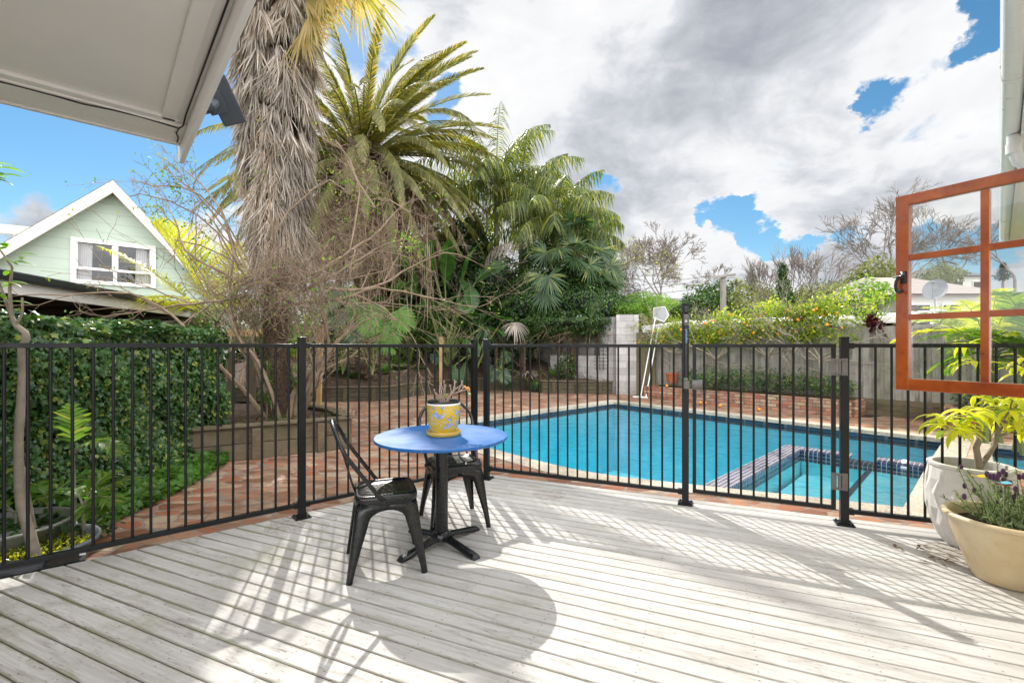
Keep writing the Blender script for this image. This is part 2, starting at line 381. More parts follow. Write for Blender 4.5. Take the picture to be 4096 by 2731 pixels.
unitmat('spa_tile_top', .052, .052, .0038, [(0,(.07,.07,.13)), (.5,(.10,.10,.18)), (1,(.16,.15,.22))], (.60,.57,.55), rough=.25, offset=0, bump=.3, axis='xy', bdist=.002)
# pebbly coping
m, n = newmat('coping_stone'); o = n.obj()
v = vor(o, 'F1', 110.0)
c = n.ramp(n.sep(v.outputs['Color'])[0], [(0,(.30,.24,.18)), (.4,(.50,.42,.32)), (.8,(.60,.53,.43)), (1,(.68,.64,.57))])
c = n.mix(n.mr(n.noise(o, 1.1, 5, .65), .45, .7, 0, .6), c, (.22,.19,.14))
c = n.mix(n.mr(n.noise(o, 9, 6, .7), .55, .72, 0, .55), c, (.11,.10,.07))
surf(m, n, principled(n, c, .8, 0, n.bump(v.outputs['Distance'], .5, .005), .3))
# pool plaster and water
m, n = newmat('pool_plaster'); o = n.obj()
c = n.mix(n.mr(n.noise(o, 2.5, 6, .6), .35, .65), (.16,.78,.86), (.36,.88,.93))
surf(m, n, principled(n, c, .5, spec=.3))
m, n = newmat('pool_water'); o = n.obj()
rip = n.math('ADD', n.noise(n.mapping(o, scale=(1,1,1)), 3.0, 4, .6, .8), n.math('MULTIPLY', n.noise(o, 14, 3, .5), .25))
nm = n.bump(rip, .40, .06)
gl = n.node('ShaderNodeBsdfGlossy'); gl.inputs['Roughness'].default_value = .0; n.l.new(nm, gl.inputs['Normal'])
tr = n.node('ShaderNodeBsdfTransparent'); tr.inputs[0].default_value = (.86,.97,1,1)
gn = n.node('ShaderNodeNewGeometry'); frn = n.math('MULTIPLY_ADD', n.math('POWER', n.math('SUBTRACT', 1.0, n.math('ABSOLUTE', n.vmath('DOT_PRODUCT', nm, gn.outputs['Incoming']))), 5.0), .80, .02)
ms = n.node('ShaderNodeMixShader'); n.l.new(frn, ms.inputs[0]); n.l.new(tr.outputs[0], ms.inputs[1]); n.l.new(gl.outputs[0], ms.inputs[2])
surf(m, n, ms.outputs[0])
va = n.node('ShaderNodeVolumeAbsorption'); va.inputs['Color'].default_value = (.0,.925,.98,1); va.inputs['Density'].default_value = .34
n.l.new(va.outputs[0], n.out.inputs['Volume'])
# soils
simple('soil', (.085,.055,.035), (.035,.022,.014), .95, 6, bump=1.0, bscale=25, bdist=.03)
simple('mulch', (.16,.10,.065), (.045,.028,.018), .95, 14, bump=1.0, bscale=45, bdist=.03)
simple('hill_grass', (.10,.13,.04), (.05,.075,.025), .9, .6, bump=.3)
# weathered timber in several shades, grain along local X or Z
def timber(name, c1, c2, c3, axis='z', rough=.8, moss=0.0, spec=.3):
    m, n = newmat(name); o = n.obj(); g = n.node('ShaderNodeNewGeometry').outputs['Random Per Island']
    off = n.math('MULTIPLY', g, 31.0); q = n.sep(o)
    sc = (60, 60, 1.8) if axis == 'z' else ((2, 60, 60) if axis == 'x' else (8, 8, 60))
    vv = n.comb(n.math('ADD', q[0], off), n.math('ADD', q[1], off), n.math('ADD', q[2], off))
    gr = n.noise(n.mapping(vv, scale=sc), 1.0, 6, .65, .5)
    bl = n.noise(vv, 2.2, 5, .6)
    c = n.mix(n.mr(gr, .3, .7), c2, c1); c = n.mix(n.mr(g, 0, 1, 0, .6), c, c3)
    c = n.mix(n.mr(bl, .5, .72, 0, .6), c, tuple(v*.35 for v in c2))
    if moss: c = n.mix(n.mr(n.noise(o, 1.5, 5, .7), .5, .7, 0, moss), c, (.10,.12,.045))
    surf(m, n, principled(n, c, rough, 0, n.bump(gr, .4, .004), spec)); return m
timber('paling', (.47,.45,.41), (.24,.225,.20), (.24,.215,.16), moss=.5)
timber('paling_dark', (.20,.17,.11), (.10,.085,.055), (.15,.13,.07), moss=.5)
timber('sleeper', (.20,.155,.095), (.09,.068,.042), (.15,.12,.08), 'any', moss=.4)
timber('sleeper_dark', (.12,.095,.06), (.05,.04,.028), (.09,.075,.045), 'any', moss=.35)
timber('new_pine', (.55,.36,.17), (.42,.26,.11), (.5,.33,.16), 'z', .6)
timber('pole_wood', (.36,.33,.28), (.22,.2,.17), (.3,.28,.24), 'z')

# ============================================================ setting
# ---- pool outline (left corner, deck side, right side, far side)
POOL = [(-1.68,8.13), (-.98,7.28), (-.32,6.545), (.25,5.9), (.60,5.53), (.85,5.32), (1.2,5.10), (1.79,4.855), (2.66,4.50), (3.51,4.137), (5.11,5.67), (6.72,7.17), (4.7,9.6), (2.68,12.06), (.38,10.06)]
POOL2 = [(5.64,5.47), (7.1,3.95), (9.6,6.4), (8.1,7.95)]
POOL2 = [(5.80,5.55), (7.4,3.95), (8.7,5.2), (7.1,6.85)]
def area(p): return sum(p[i][0]*p[(i+1) % len(p)][1]-p[(i+1) % len(p)][0]*p[i][1] for i in range(len(p)))/2
def offset(p, d):
    if area(p) < 0: d = -d
    out = []; k = len(p)
    for i in range(k):
        a = Vector(p[i-1]); b = Vector(p[i]); c = Vector(p[(i+1) % k])
        e1 = (b-a).normalized(); e2 = (c-b).normalized()
        n1 = Vector((e1.y, -e1.x)); n2 = Vector((e2.y, -e2.x)); mm = (n1+n2).normalized()
        out.append(tuple(b + mm*(d/max(.45, mm.dot(n1)))))
    return out
PAV = -.15
DK_R = 4.15          # n.p of the deck's long edge
nb = Vector((.3955, .9184, 0)); ub = Vector((.9184, -.3955, 0))
# deck left edge: through (-2.826,2.547) direction (.768,.641)
dl0 = Vector((-2.86, 2.575, 0)); dld = Vector((.768, .641, 0)).normalized()
def left_at(t):      # point of the left deck edge with n.p = t
    k = (t - dl0.dot(nb))/dld.dot(nb); return dl0 + dld*k
b = MB(); t = DK_R; i = 0
rngd = random.Random(3)
def strip(b, x0a, x0b, x1, y0, y1):     # one board in local coords, top edges eased
    e = .004; z = 0.0; hh = -.028
    V = [(x0a,y0,hh),(x1,y0,hh),(x1,y0,z-e),(x1,y0+e,z),(x1,y1-e,z),(x1,y1,z-e),(x1,y1,hh),(x0b,y1,hh),(x0b,y1,z-e),(x0b,y1-e,z),(x0a,y0+e,z),(x0a,y0,z-e)]
    b.add(V, [(0,1,2,11),(11,2,3,10),(10,3,4,9),(9,4,5,8),(8,5,6,7),(0,11,10,9,8,7),(1,6,5,4,3,2),(0,7,6,1)])
while t > -1.6:
    y1 = math.floor(t/PITCH+1e-6)*PITCH + PITCH*.5
    break
k0 = int(math.floor(DK_R/PITCH)); W_ = PITCH-.0042
for k in range(k0, -18, -1):
    yc = (k+.5)*PITCH; y0 = yc-W_/2; y1 = yc+W_/2
    xa = left_at(y0).dot(ub); xb = left_at(y1).dot(ub)
    far = 6.2
    joints = {14: [.35], 5: [-.55], 9: [2.1], 21: [1.7], 1: [.9], 28: [2.6], -4: [-.2], 17: [3.1]}.get(k, [])
    xs = [None] + [j for j in joints if j > max(xa, xb)+.3] + [far]
    for q in range(len(xs)-1):
        A = xa if q == 0 else xs[q]+.002; B = xb if q == 0 else xs[q]+.002
        strip(b, A, B, xs[q+1]-(.002 if q+1 < len(xs)-1 else 0), y0, y1)
deck = tag(b.build('deck', MATS['deck_wood'], rz=BA), kind='structure')
# fascia boards and dark joists below
b = MB()
c0 = left_at(k0*PITCH+PITCH)
def P3(p, z): return (p.x, p.y, z)
e_r = c0 + ub*7.0; e_l = dl0 - dld*4.5
b.beam(P3(c0+nb*.012-ub*.0, -.095), P3(e_r+nb*.012, -.095), .022, .13); b.beam(P3(c0-ub*.015, -.092), P3(e_l-Vector((.015,-.015,0)), -.092), .022, .12)
simple('deck_fascia', (.34,.32,.28), (.2,.18,.15), .8, 10)
tag(b.build('deck_fascia', MATS['deck_fascia']), kind='structure')
b = MB(); simple('under_deck', (.05,.04,.03), (.02,.016,.012), .9)
for q in range(18):
    p = left_at(3.9) + ub*(.25+q*.42); b.beam(P3(p, -.075), P3(p-nb*5.6, -.075), .045, .09)
tag(b.build('deck_joists', MATS['under_deck']), kind='structure')
# ---- ground sheet with holes for the pools
b = MB()
cop = offset(POOL, .30); cop2 = offset(POOL2, .24)
b.prism([(-70,-40), (110,-40), (110,22), (-70,22)], None, -.22, holes=[offset(POOL,.12), offset(POOL2,.12)])
gnd = tag(b.build('ground', MATS['soil']), kind='structure')
b = MB()
pav_poly = [(-3.55,2.4), (-3.5,3.4), (-3.62,4.6), (-3.72,5.75), (-2.3,6.6), (-3.0,7.6), (-3.7,8.4), (-5.6,10.4), (-6.4,12.3), (-5,12.2), (-3.7,12.5), (-3.0,13.6), (-2.4,14.0), (-1.3,15.2), (.3,15.6), (1.0,14.4), (3.1,14.2), (3.9,13.6), (4.1,12.9), (7.3,9.4), (8.1,9.8), (12.6,5.0), (10.6,2.2), (7,-1.6), (3,-3), (-4,-3), (-7.5,0)]
b.prism(pav_poly, None, PAV, holes=[offset(POOL,.1), offset(POOL2,.1)])
tag(b.build('brick_paving', MATS['paving']), kind='structure')
# hill land behind
b = MB(); NX, NY = 60, 30; V = []
for j in range(NY+1):
    for i in range(NX+1):
        x = -110+i*260/NX; y = 22+(j/NY)**1.6*230
        z = -.22 + 9*(1-math.exp(-max(0, y-24)/60)) + (.5*math.sin(x*.11+y*.05)+.4*math.sin(x*.05-1))*min(1, (y-22)/20)
        if x < 0: z -= min(1, -x/40)*6*(1-math.exp(-max(0, y-24)/60))
        V.append((x, y, z if j else -.22))
b.add(V, np.array([(j*(NX+1)+i, j*(NX+1)+i+1, (j+1)*(NX+1)+i+1, (j+1)*(NX+1)+i) for j in range(NY) for i in range(NX)]))
tag(b.build('hills', MATS['hill_grass'], smooth=True), kind='structure')
# ---- coping, tile band, basin, water
def ringmesh(b, inner, outer, z, mat=0):
    b.prism(outer, None, z, mat, holes=[inner])
b = MB(); WL = -.255
for P, off in ((POOL, .30), (POOL2, .15)):
    outr = offset(P, off)
    b.prism(outr, -.20, PAV+.012, holes=[P], bottom=False)
_n = Vector((.686,-.727)); _a = Vector((3.3,3.94)); _b = Vector((7.6,8.0)); ws_ = MB()
ws_.prism([tuple(_a+_n*.27), tuple(_a+_n*.50), tuple(_b+_n*.50), tuple(_b+_n*.27)], None, PAV+.005)
unitmat('peach_paver', .30, .15, .006, [(0,(.50,.30,.20)), (.5,(.58,.38,.27)), (1,(.62,.45,.34))], (.35,.28,.22), axis='xy')
tag(ws_.build('pool_walkway', MATS['peach_paver']), kind='structure')
cp = fixn(b.build('pool_coping', MATS['coping_stone'])); tag(cp, kind='structure')
b = MB()
for P in (POOL, POOL2):
    Q = offset(P, .012); k = len(Q)
    for i in range(k):
        a = Vector((*Q[i], 0)); c = Vector((*Q[(i+1) % k], 0))
        b.add([(a.x,a.y,-.335),(c.x,c.y,-.335),(c.x,c.y,-.19),(a.x,a.y,-.19)], [(0,1,2,3)])
tag(b.build('pool_tile_band', MATS['pool_tile']), kind='structure')
b = MB()
FL = -1.95
for P, fl in ((POOL, FL), (POOL2, -.9)):
    Q = offset(P, .03); k = len(Q)
    for i in range(k):
        a = Q[i]; c = Q[(i+1) % k]; b.add([(*a,fl),(*c,fl),(*c,-.2),(*a,-.2)], [(0,1,2,3)])
    b.prism(Q, None, fl)
tag(b.build('pool_basin', MATS['pool_plaster']), kind='structure')
for P, nm_, fl in ((POOL, 'pool_water', FL), (POOL2, 'pool_water', -.9)):
    b = MB(); b.prism(offset(P, .02), fl-.05, WL)
    tag(fixn(b.build(nm_, MATS['pool_water'])), kind='structure')
# ---- spa corner: tiled wall standing in the pool
sd = Vector((.7257, .688)); sn = Vector((.688, -.7257))
Jp = Vector((4.17, 7.0)); Kp = Vector((2.10, 5.0)); 
wid = .23
def wallpoly(a, c, w): d = (c-a).normalized(); q = Vector((d.y, -d.x)); return [tuple(a), tuple(c), tuple(c+q*w), tuple(a+q*w)]
sp = thing('spa_wall', 'dark blue tiled wall with pale grout framing the shallow corner of the pool', 'pool wall', (Jp.x, Jp.y, FL))
def loc2(mb_poly): return [(p[0]-sp.location.x, p[1]-sp.location.y) for p in mb_poly]
def tiledwall(name, a, c, w, z1, parent):
    d = (c-a); L = d.length; ang = math.atan2(d.y, d.x)
    b = MB(); b.box((L/2, -w/2, (z1-.02-.36)/2), (L, w, z1-.02+.36)); b.box((L/2, -w/2, (FL-.361)/2), (L-.004, w-.004, -.361-FL), 0, 1); o_ = b.build(name, [MATS['spa_tile'], MATS['pool_plaster']], parent, rz=ang); o_.location = (a.x-sp.location.x, a.y-sp.location.y, -FL)
    b = MB(); b.box((L/2, -w/2, 0), (L+.006, w+.006, .02)); o2 = b.build('tile_cap', MATS['spa_tile_top'], o_); o2.location = (0, 0, z1-.0085)
    return o_
ZS = -.19
tiledwall('long_wall', Kp, Jp, wid, ZS, sp)
J1 = Jp + Vector(sn)*wid + Vector(sd)*0.0
wing_a = Jp + sn*(wid+.003); wing_b = Vector((4.74, 6.43))
wing_c = Vector((4.95, 6.21)); wing_d = Vector((5.34, 5.80))
tiledwall('short_wall', wing_a, wing_b, .2, ZS, sp)
tiledwall('end_wall', wing_c, wing_d, .2, ZS, sp)
tiledwall('spillway', wing_b + sn*.003, wing_c - sn*.003, .2, WL-.01, sp)
# spa floor, step with tiled nosing
b = MB()
spa_poly = [tuple(Kp+sn*(wid+.0)), (3.51,4.15), (5.22,5.78), tuple(Jp+sn*wid)]
spa_poly = [(2.3,4.78), (2.66,4.53), (3.50,4.16), (5.30,5.84), (4.36,6.80)]
b.prism(spa_poly, FL, -.54); tag(b.build('spa_floor', MATS['pool_plaster']), kind='structure')
b = MB(); stp = [(2.98,4.40), (3.50,4.17), (5.28,5.84), (4.82,6.25)]
b.prism(stp, -.538, -.35)
st = b.build('spa_step', MATS['pool_plaster']); tag(st, kind='structure')
b = MB(); a = Vector((2.98,4.42,0)); c = Vector((4.80,6.22,0)); d = c-a
b.box((d.length/2, -.03, 0), (d.length, .06, .01)); q = b.build('step_tile_edge', MATS['spa_tile'], rz=math.atan2(d.y, d.x), loc=(a.x, a.y, -.343)); tag(q, kind='structure')

# ---- timber retaining walls
def sleeper_wall(name, label, pts, z0, heights, nb_, mat, cat='retaining wall', group=None, capw=.12, posts=True, rng=random.Random(5), th=.05):
    base = Vector((pts[0][0], pts[0][1], z0)); r = thing(name, label, cat, base, 0, group)
    bb = MB(); cp_ = MB()
    P = [Vector((p[0], p[1], 0)) for p in pts]
    cum = 0
    for i in range(len(P)-1):
        a, c = P[i], P[i+1]; ha, hc = heights[i], heights[i+1]; d = (c-a).normalized(); nn = Vector((d.y, -d.x, 0))
        for k in range(nb_):
            za = z0+ha*k/nb_; zc = z0+hc*k/nb_
            bb.beam((a.x,a.y,za+ha/nb_/2), (c.x,c.y,zc+hc/nb_/2), th, ha/nb_-.008)
        cp_.beam(tuple(a-d*.02)[:2]+(z0+ha+.02,), tuple(c+d*.02)[:2]+(z0+hc+.02,), capw, .035)
        if posts:
            L = (c-a).length; m_ = max(1, round(L/.75))
            for k in range(m_):
                p = a + (c-a)*((k+.5)/m_); hh_ = ha+(hc-ha)*((k+.5)/m_); pb = MB()
                q = p + nn*(th/2+.035)
                pb.box((q.x, q.y, z0+hh_/2-.01), (.10, .07, hh_-.02), math.atan2(d.y, d.x)); wpart(pb, 'post', mat, r, bevel=.006)
    wpart(bb, 'sleeper_boards', mat, r, bevel=.004); wpart(cp_, 'capping_board', MATS['sleeper'], r, bevel=.004)
    return r
sleeper_wall('retaining_wall', 'long dark timber sleeper wall curving round the far garden bed', [(-7.6,11.9), (-6.4,12.4), (-5.3,12.15), (-4.75,12.1), (-3.3,12.3), (-3.0,13.3), (-2.55,13.9), (-1.35,15.1), (.25,15.5), (.62,15.2), (.95,14.35), (3.05,14.05)], PAV, [.36]*6+[.37,.38,.38,.38,.36,.36], 3, MATS['sleeper_dark'])
sleeper_wall('retaining_wall', 'low pale timber sleeper wall holding the corner bed of the shaggy palm', [(-4.4,5.35), (-3.65,5.78), (-2.31,6.58), (-2.95,7.45), (-3.9,8.3)], PAV, [.42]*5, 2, MATS['sleeper'], capw=.14)
# soil of the beds
b = MB()
b.prism([(-4.4,5.4), (-3.65,5.83), (-2.37,6.6), (-3.0,7.4), (-3.9,8.25), (-5.5,8.8), (-6.5,6)], None, .23)
tag(b.build('garden_bed', MATS['mulch']), kind='structure')
b = MB(); V = []; NX, NY = 60, 26
front = [(-40,11.9), (-7.6,11.95), (-6.4,12.45), (-5.3,12.2), (-4.75,12.15), (-3.3,12.35), (-3.0,13.35), (-2.55,13.95), (-1.35,15.15), (.25,15.55), (.62,15.25), (.95,14.4), (3.3,14.08)]
rngb = random.Random(8)
def ffront(x):
    for (x0,y0),(x1,y1) in zip(front, front[1:]):
        if x <= x1: return y0+(y1-y0)*(x-x0)/(x1-x0)
    return front[-1][1]
for j in range(NY+1):
    for i in range(NX+1):
        x = -14+i*17.3/NX; y0 = ffront(x)+.03; y = y0+(j/NY)*(21.9-y0)
        z = .19 + .75*(1-math.exp(-(y-y0)/2.5)) + rngb.uniform(-.03,.03)*(j > 0) + .12*math.sin(x*2.1)*min(1,(y-y0))
        V.append((x, y, z))
b.add(V, np.array([(j*(NX+1)+i, j*(NX+1)+i+1, (j+1)*(NX+1)+i+1, (j+1)*(NX+1)+i) for j in range(NY) for i in range(NX)]))
tag(b.build('garden_bed', MATS['mulch'], smooth=True), kind='structure')

# ---- concrete block wall
bw_ = thing('block_wall', 'pale concrete block wall with a stained squared end, creeper spilling over its top', 'wall', (3.18, 14.0, PAV))
def wallseg(name, a, c, th, z0, z1, mat, parent):
    a = Vector(a); c = Vector(c); d = c-a; L = d.length; b = MB(); b.box((L/2, 0, (z1-z0)/2), (L, th, z1-z0))
    o_ = b.build(name, mat, parent, rz=math.atan2(d.y, d.x)); o_.location = (a.x-parent.location.x, a.y-parent.location.y, z0-parent.location.z); return o_
wallseg('end_pier', (3.15,13.98), (3.80,13.9), .22, PAV, 2.25, MATS['concrete_block'], bw_)
wallseg('wall', (1.0,17.6), (3.16,14.15), .2, PAV, 2.2, MATS['concrete_block'], bw_)
wallseg('low_blocks', (1.35,15.6), (3.06,14.3), .2, PAV, 1.0, MATS['concrete_block'], bw_)
# ---- brick planter along the far side and the timber-faced stretch
fd = Vector((3.14, -3.44)).normalized(); fn = Vector((-fd.y, fd.x))*1   # along the fence towards the right; fn points away behind
if fn.y < 0: fn = -fn
F0 = Vector((3.80, 12.98)); F1 = Vector((7.02, 9.43)); fdd = (F1-F0).normalized(); fnn = Vector((-fdd.y, fdd.x)); fnn = fnn if fnn.y > 0 else -fnn
bp = thing('brick_planter', 'low mossy planter of old mixed bricks under the fruit trees', 'planter', (F0.x, F0.y, PAV))
wallseg('front_wall', F0, F1, .11, PAV, .185, MATS['old_brick'], bp)
wallseg('end_wall', F0-fnn*.055, F0+fnn*.62, .11, PAV, .18, MATS['old_brick'], bp)
wallseg('end_wall', F1-fnn*.055, F1+fnn*.62, .11, PAV, .182, MATS['old_brick'], bp)
b = MB(); b.prism([tuple(F0+fdd*.05+fnn*.05-Vector(bp.location[:2])), tuple(F1-fdd*.05+fnn*.05-Vector(bp.location[:2])), tuple(F1-fdd*.05+fnn*.66-Vector(bp.location[:2])), tuple(F0+fdd*.05+fnn*.66-Vector(bp.location[:2]))], None, .29)
b.build('soil', MATS['mulch'], bp)
G0 = F0+fdd*6.15; G1 = F0+fdd*9.5
bp2 = thing('brick_planter', 'short brick planter of red bricks behind the potted tree', 'planter', (G0.x, G0.y, PAV))
wallseg('front_wall', G0, G1, .11, PAV, .20, MATS['old_brick'], bp2)
wallseg('end_wall', G0-fnn*.055, G0+fnn*.55, .11, PAV, .198, MATS['old_brick'], bp2)
b = MB(); L2 = Vector(bp2.location[:2]); b.prism([tuple(G0+fdd*.05+fnn*.05-L2), tuple(G1+fnn*.05-L2), tuple(G1+fnn*.6-L2), tuple(G0+fdd*.05+fnn*.6-L2)], None, .30); b.build('soil', MATS['mulch'], bp2)
# ---- paling fence behind
T0 = F0+fnn*.70-fdd*.45; T1 = T0+fdd*15.5
pf = thing('paling_fence', 'weathered grey timber paling fence behind the brick planter', 'fence', (T0.x, T0.y, PAV))
b = MB(); rg = random.Random(11); s_ = 0.0; Lf = (T1-T0).length; k = 0
ang = math.atan2(fdd.y, fdd.x)
while s_ < Lf:
    w = .098; top = 1.73 + rg.uniform(-.02, .02)
    pr = 0 if k % 2 == 0 else .024
    b.box((s_+w/2, -pr, (top+PAV+.28)/2 - PAV + rg.uniform(-.005,.005)), (w+(.012 if pr else -.012), .018, top-PAV-.28), 0, 0)
    s_ += .092; k += 1
o_ = b.build('palings', MATS['paling'], pf, rz=ang); 
b = MB(); 
for zz in (.45, 1.05, 1.6): b.box((Lf/2, .03, zz-PAV), (Lf, .045, .09))
b.build('rails', MATS['paling_dark'], pf, rz=ang)
b = MB()
for z_, h_ in ((.06,.115), (.18,.115), (.30,.10)): b.box(((7.0)/1.0, -.03+.004*z_, z_), (14.0, .05, h_))
b.build('plinth_boards', MATS['sleeper'], pf, rz=ang)
for q in range(8):
    pb = MB(); pb.box((.1+q*2.1, .09, .95), (.1, .1, 1.9)); pb.build('post', MATS['paling_dark'], pf, rz=ang)
# dark return of the fence beside the block wall
pf2 = thing('side_fence', 'short dark mossy paling fence end beside the block wall', 'fence', (3.72, 13.80, PAV))
b = MB(); a2 = math.atan2(-.30, .35)
for q in range(6): b.box((.05+q*.098, (q % 2)*.02, (1.72-PAV)/2), (.092, .022, 1.72-PAV-.02), 0, 0)
b.build('palings', MATS['paling_dark'], pf2, rz=a2)
# ============================================================ object materials
simple('black_metal', (.009,.010,.011), (.006,.007,.008), .28, 20, bump=.0, bscale=200, spec=.5)
simple('fence_black', (.008,.009,.010), (.005,.006,.007), .38, 12, bump=.04, bscale=200, spec=.35)
simple('hinge_grey', (.17,.15,.14), (.12,.11,.10), .55, 20)
simple('latch_grey', (.15,.13,.12), (.11,.10,.09), .6, 20)
simple('steel', (.5,.5,.5), (.35,.35,.35), .35, 30, metal=1.0)
simple('white_paint', (.84,.82,.79), (.78,.75,.71), .5, 3, bump=.15, bscale=60)
simple('soffit_paint', (.90,.88,.86), (.85,.83,.80), .55, 1.6, bump=.25, bscale=50)
simple('white_plastic', (.86,.86,.85), (.80,.79,.78), .35, 6)
simple('cream_paint', (.70,.67,.60), (.62,.58,.50), .6, 4)
simple('cable_black', (.015,.015,.015), None, .5)
simple('lamp_grey', (.055,.065,.085), (.04,.048,.06), .45, 10)
# blue painted table top
m, n = newmat('blue_paint'); o = n.obj()
c = n.mix(n.mr(n.noise(n.mapping(o, rot=(0,0,.4), scale=(1.5,9,1)), 3, 6, .65), .32, .68), (.006,.085,.33), (.022,.165,.45))
c = n.mix(n.mr(n.noise(o, 2.2, 5, .6), .45, .7, 0, .45), c, (.005,.07,.28))
c = n.mix(n.mr(n.noise(o, 55, 2), .70, .74, 0, .8), c, (.25,.22,.20))
surf(m, n, principled(n, c, n.mr(n.noise(o, 4, 4), .3, .7, .32, .5), 0, n.bump(n.noise(n.mapping(o, scale=(4,40,4)), 3, 4), .15, .002), .5))
# yellow glazed pot with blue flowers
m, n = newmat('floral_glaze'); o = n.obj(); q = n.sep(o)
angl = n.math('ARCTAN2', q[1], q[0]); cyl = n.comb(n.math('MULTIPLY', angl, .1), q[2], 0.0)
cy3 = n.comb(q[0], q[1], q[2])
f1 = n.node('ShaderNodeTexVoronoi', feature='F1', i_Scale=17.0, i_Randomness=.75); n.l.new(n.vmath('ADD', cy3, n.mapping(n.noise(o, 30, 2, out='Color'), scale=(.012,.012,.012))), f1.inputs[0])
pet = n.noise(cy3, 42, 3, .5, 1.2)
vv = n.math('ADD', f1.outputs['Distance'], n.math('MULTIPLY', n.math('SUBTRACT', pet, .5), 1.35))
vine = n.math('ABSOLUTE', n.math('SUBTRACT', n.noise(cy3, 14, 2, .5, 1.5), .5))
blue = n.mix(n.mr(n.noise(cy3, 75, 3, .7, 2), .42, .58), (.12,.26,.68), (.50,.60,.84))
blue = n.mix(n.mr(f1.outputs['Distance'], .0, .10, .8, 0), blue, (.70,.76,.90))
yel = n.mix(n.noise(o, 6, 2), (.66,.42,.01), (.76,.52,.025))
c = n.mix(n.mr(vine, .012, .02, .85, 0), yel, (.55,.58,.66))
c = n.mix(n.mr(vv, .275, .29, 1, 0), c, (.03,.05,.16))
c = n.mix(n.mr(vv, .245, .26, 1, 0), c, blue)
rimw = n.mr(q[2], .200, .203)
c = n.mix(rimw, c, (.75,.74,.70))
surf(m, n, principled(n, c, .12, coat=.6))
simple('yellow_glaze', (.62,.42,.07), (.55,.36,.05), .3, 8, coat=.3)
simple('inner_pot', (.012,.013,.014), None, .3)
simple('dry_stem', (.50,.38,.32), (.36,.25,.20), .7, 40)
simple('orange_flower', (.85,.30,.06), (.75,.42,.15), .6, 40)
# varnished timber of the window sash
m, n = newmat('varnished_timber'); o = n.obj()
gr = n.noise(n.mapping(o, scale=(3, 40, 3)), 3, 6, .6, .6); g2 = n.noise(n.mapping(o, scale=(2,2,2)), 2.5, 5, .6)
c = n.mix(n.mr(gr, .3, .7), (.30,.052,.010), (.50,.125,.020)); c = n.mix(n.mr(g2, .4, .7, 0, .7), c, (.20,.032,.009))
c = n.mix(n.mr(n.noise(o, 30, 3), .68, .74, 0, .6), c, (.12,.03,.01))
surf(m, n, principled(n, c, .22, 0, n.bump(gr, .12, .002), .5, .6))
# thin glass
def glassmat(name, tint=(.97,.98,.97), refl=1.0, rough=0.0, base=.04):
    m, n = newmat(name); gn = n.node('ShaderNodeNewGeometry')
    k = n.math('MULTIPLY_ADD', n.math('POWER', n.math('SUBTRACT', 1.0, n.math('ABSOLUTE', n.vmath('DOT_PRODUCT', gn.outputs['Normal'], gn.outputs['Incoming']))), 5.0), refl*.9, base*refl)
    tr = n.node('ShaderNodeBsdfTransparent'); tr.inputs[0].default_value = (*tint, 1); gl = n.node('ShaderNodeBsdfGlossy'); gl.inputs['Roughness'].default_value = rough
    ms = n.node('ShaderNodeMixShader'); n.l.new(k, ms.inputs[0]); n.l.new(tr.outputs[0], ms.inputs[1]); n.l.new(gl.outputs[0], ms.inputs[2]); surf(m, n, ms.outputs[0]); return m
glassmat('sash_glass', (.93,.95,.94), base=.21); glassmat('house_glass', (.85,.87,.9), 1.2, .0, .06)
# pots
m, n = newmat('white_concrete'); o = n.obj()
c = n.mix(n.mr(n.noise(o, 5, 5), .35, .65), (.64,.62,.58), (.72,.70,.67)); c = n.mix(n.mr(n.noise(o, 14, 5, .7), .6, .72, 0, .25), c, (.35,.33,.25))
surf(m, n, principled(n, c, .75, 0, n.bump(n.noise(o, 60, 4), .2, .002)))
m, n = newmat('cream_glaze'); o = n.obj()
c = n.mix(n.mr(n.noise(o, 4, 5), .35, .65), (.56,.43,.24), (.66,.55,.36)); c = n.mix(n.mr(n.noise(o, 20, 5, .7), .55, .7, 0, .3), c, (.42,.28,.12))
surf(m, n, principled(n, c, .35, 0, n.bump(n.noise(o, 12, 3), .06, .004), .5, .3))
simple('potting_soil', (.035,.022,.014), (.015,.01,.007), .95, 30, bump=1.0, bscale=90, bdist=.01)
simple('grey_plastic', (.20,.22,.24), (.15,.165,.18), .5, 5)
simple('terracotta', (.42,.12,.05), (.34,.09,.04), .8, 10)
simple('pale_bark', (.30,.25,.20), (.19,.155,.115), .85, 14, bump=.5, bscale=40, bdist=.006)

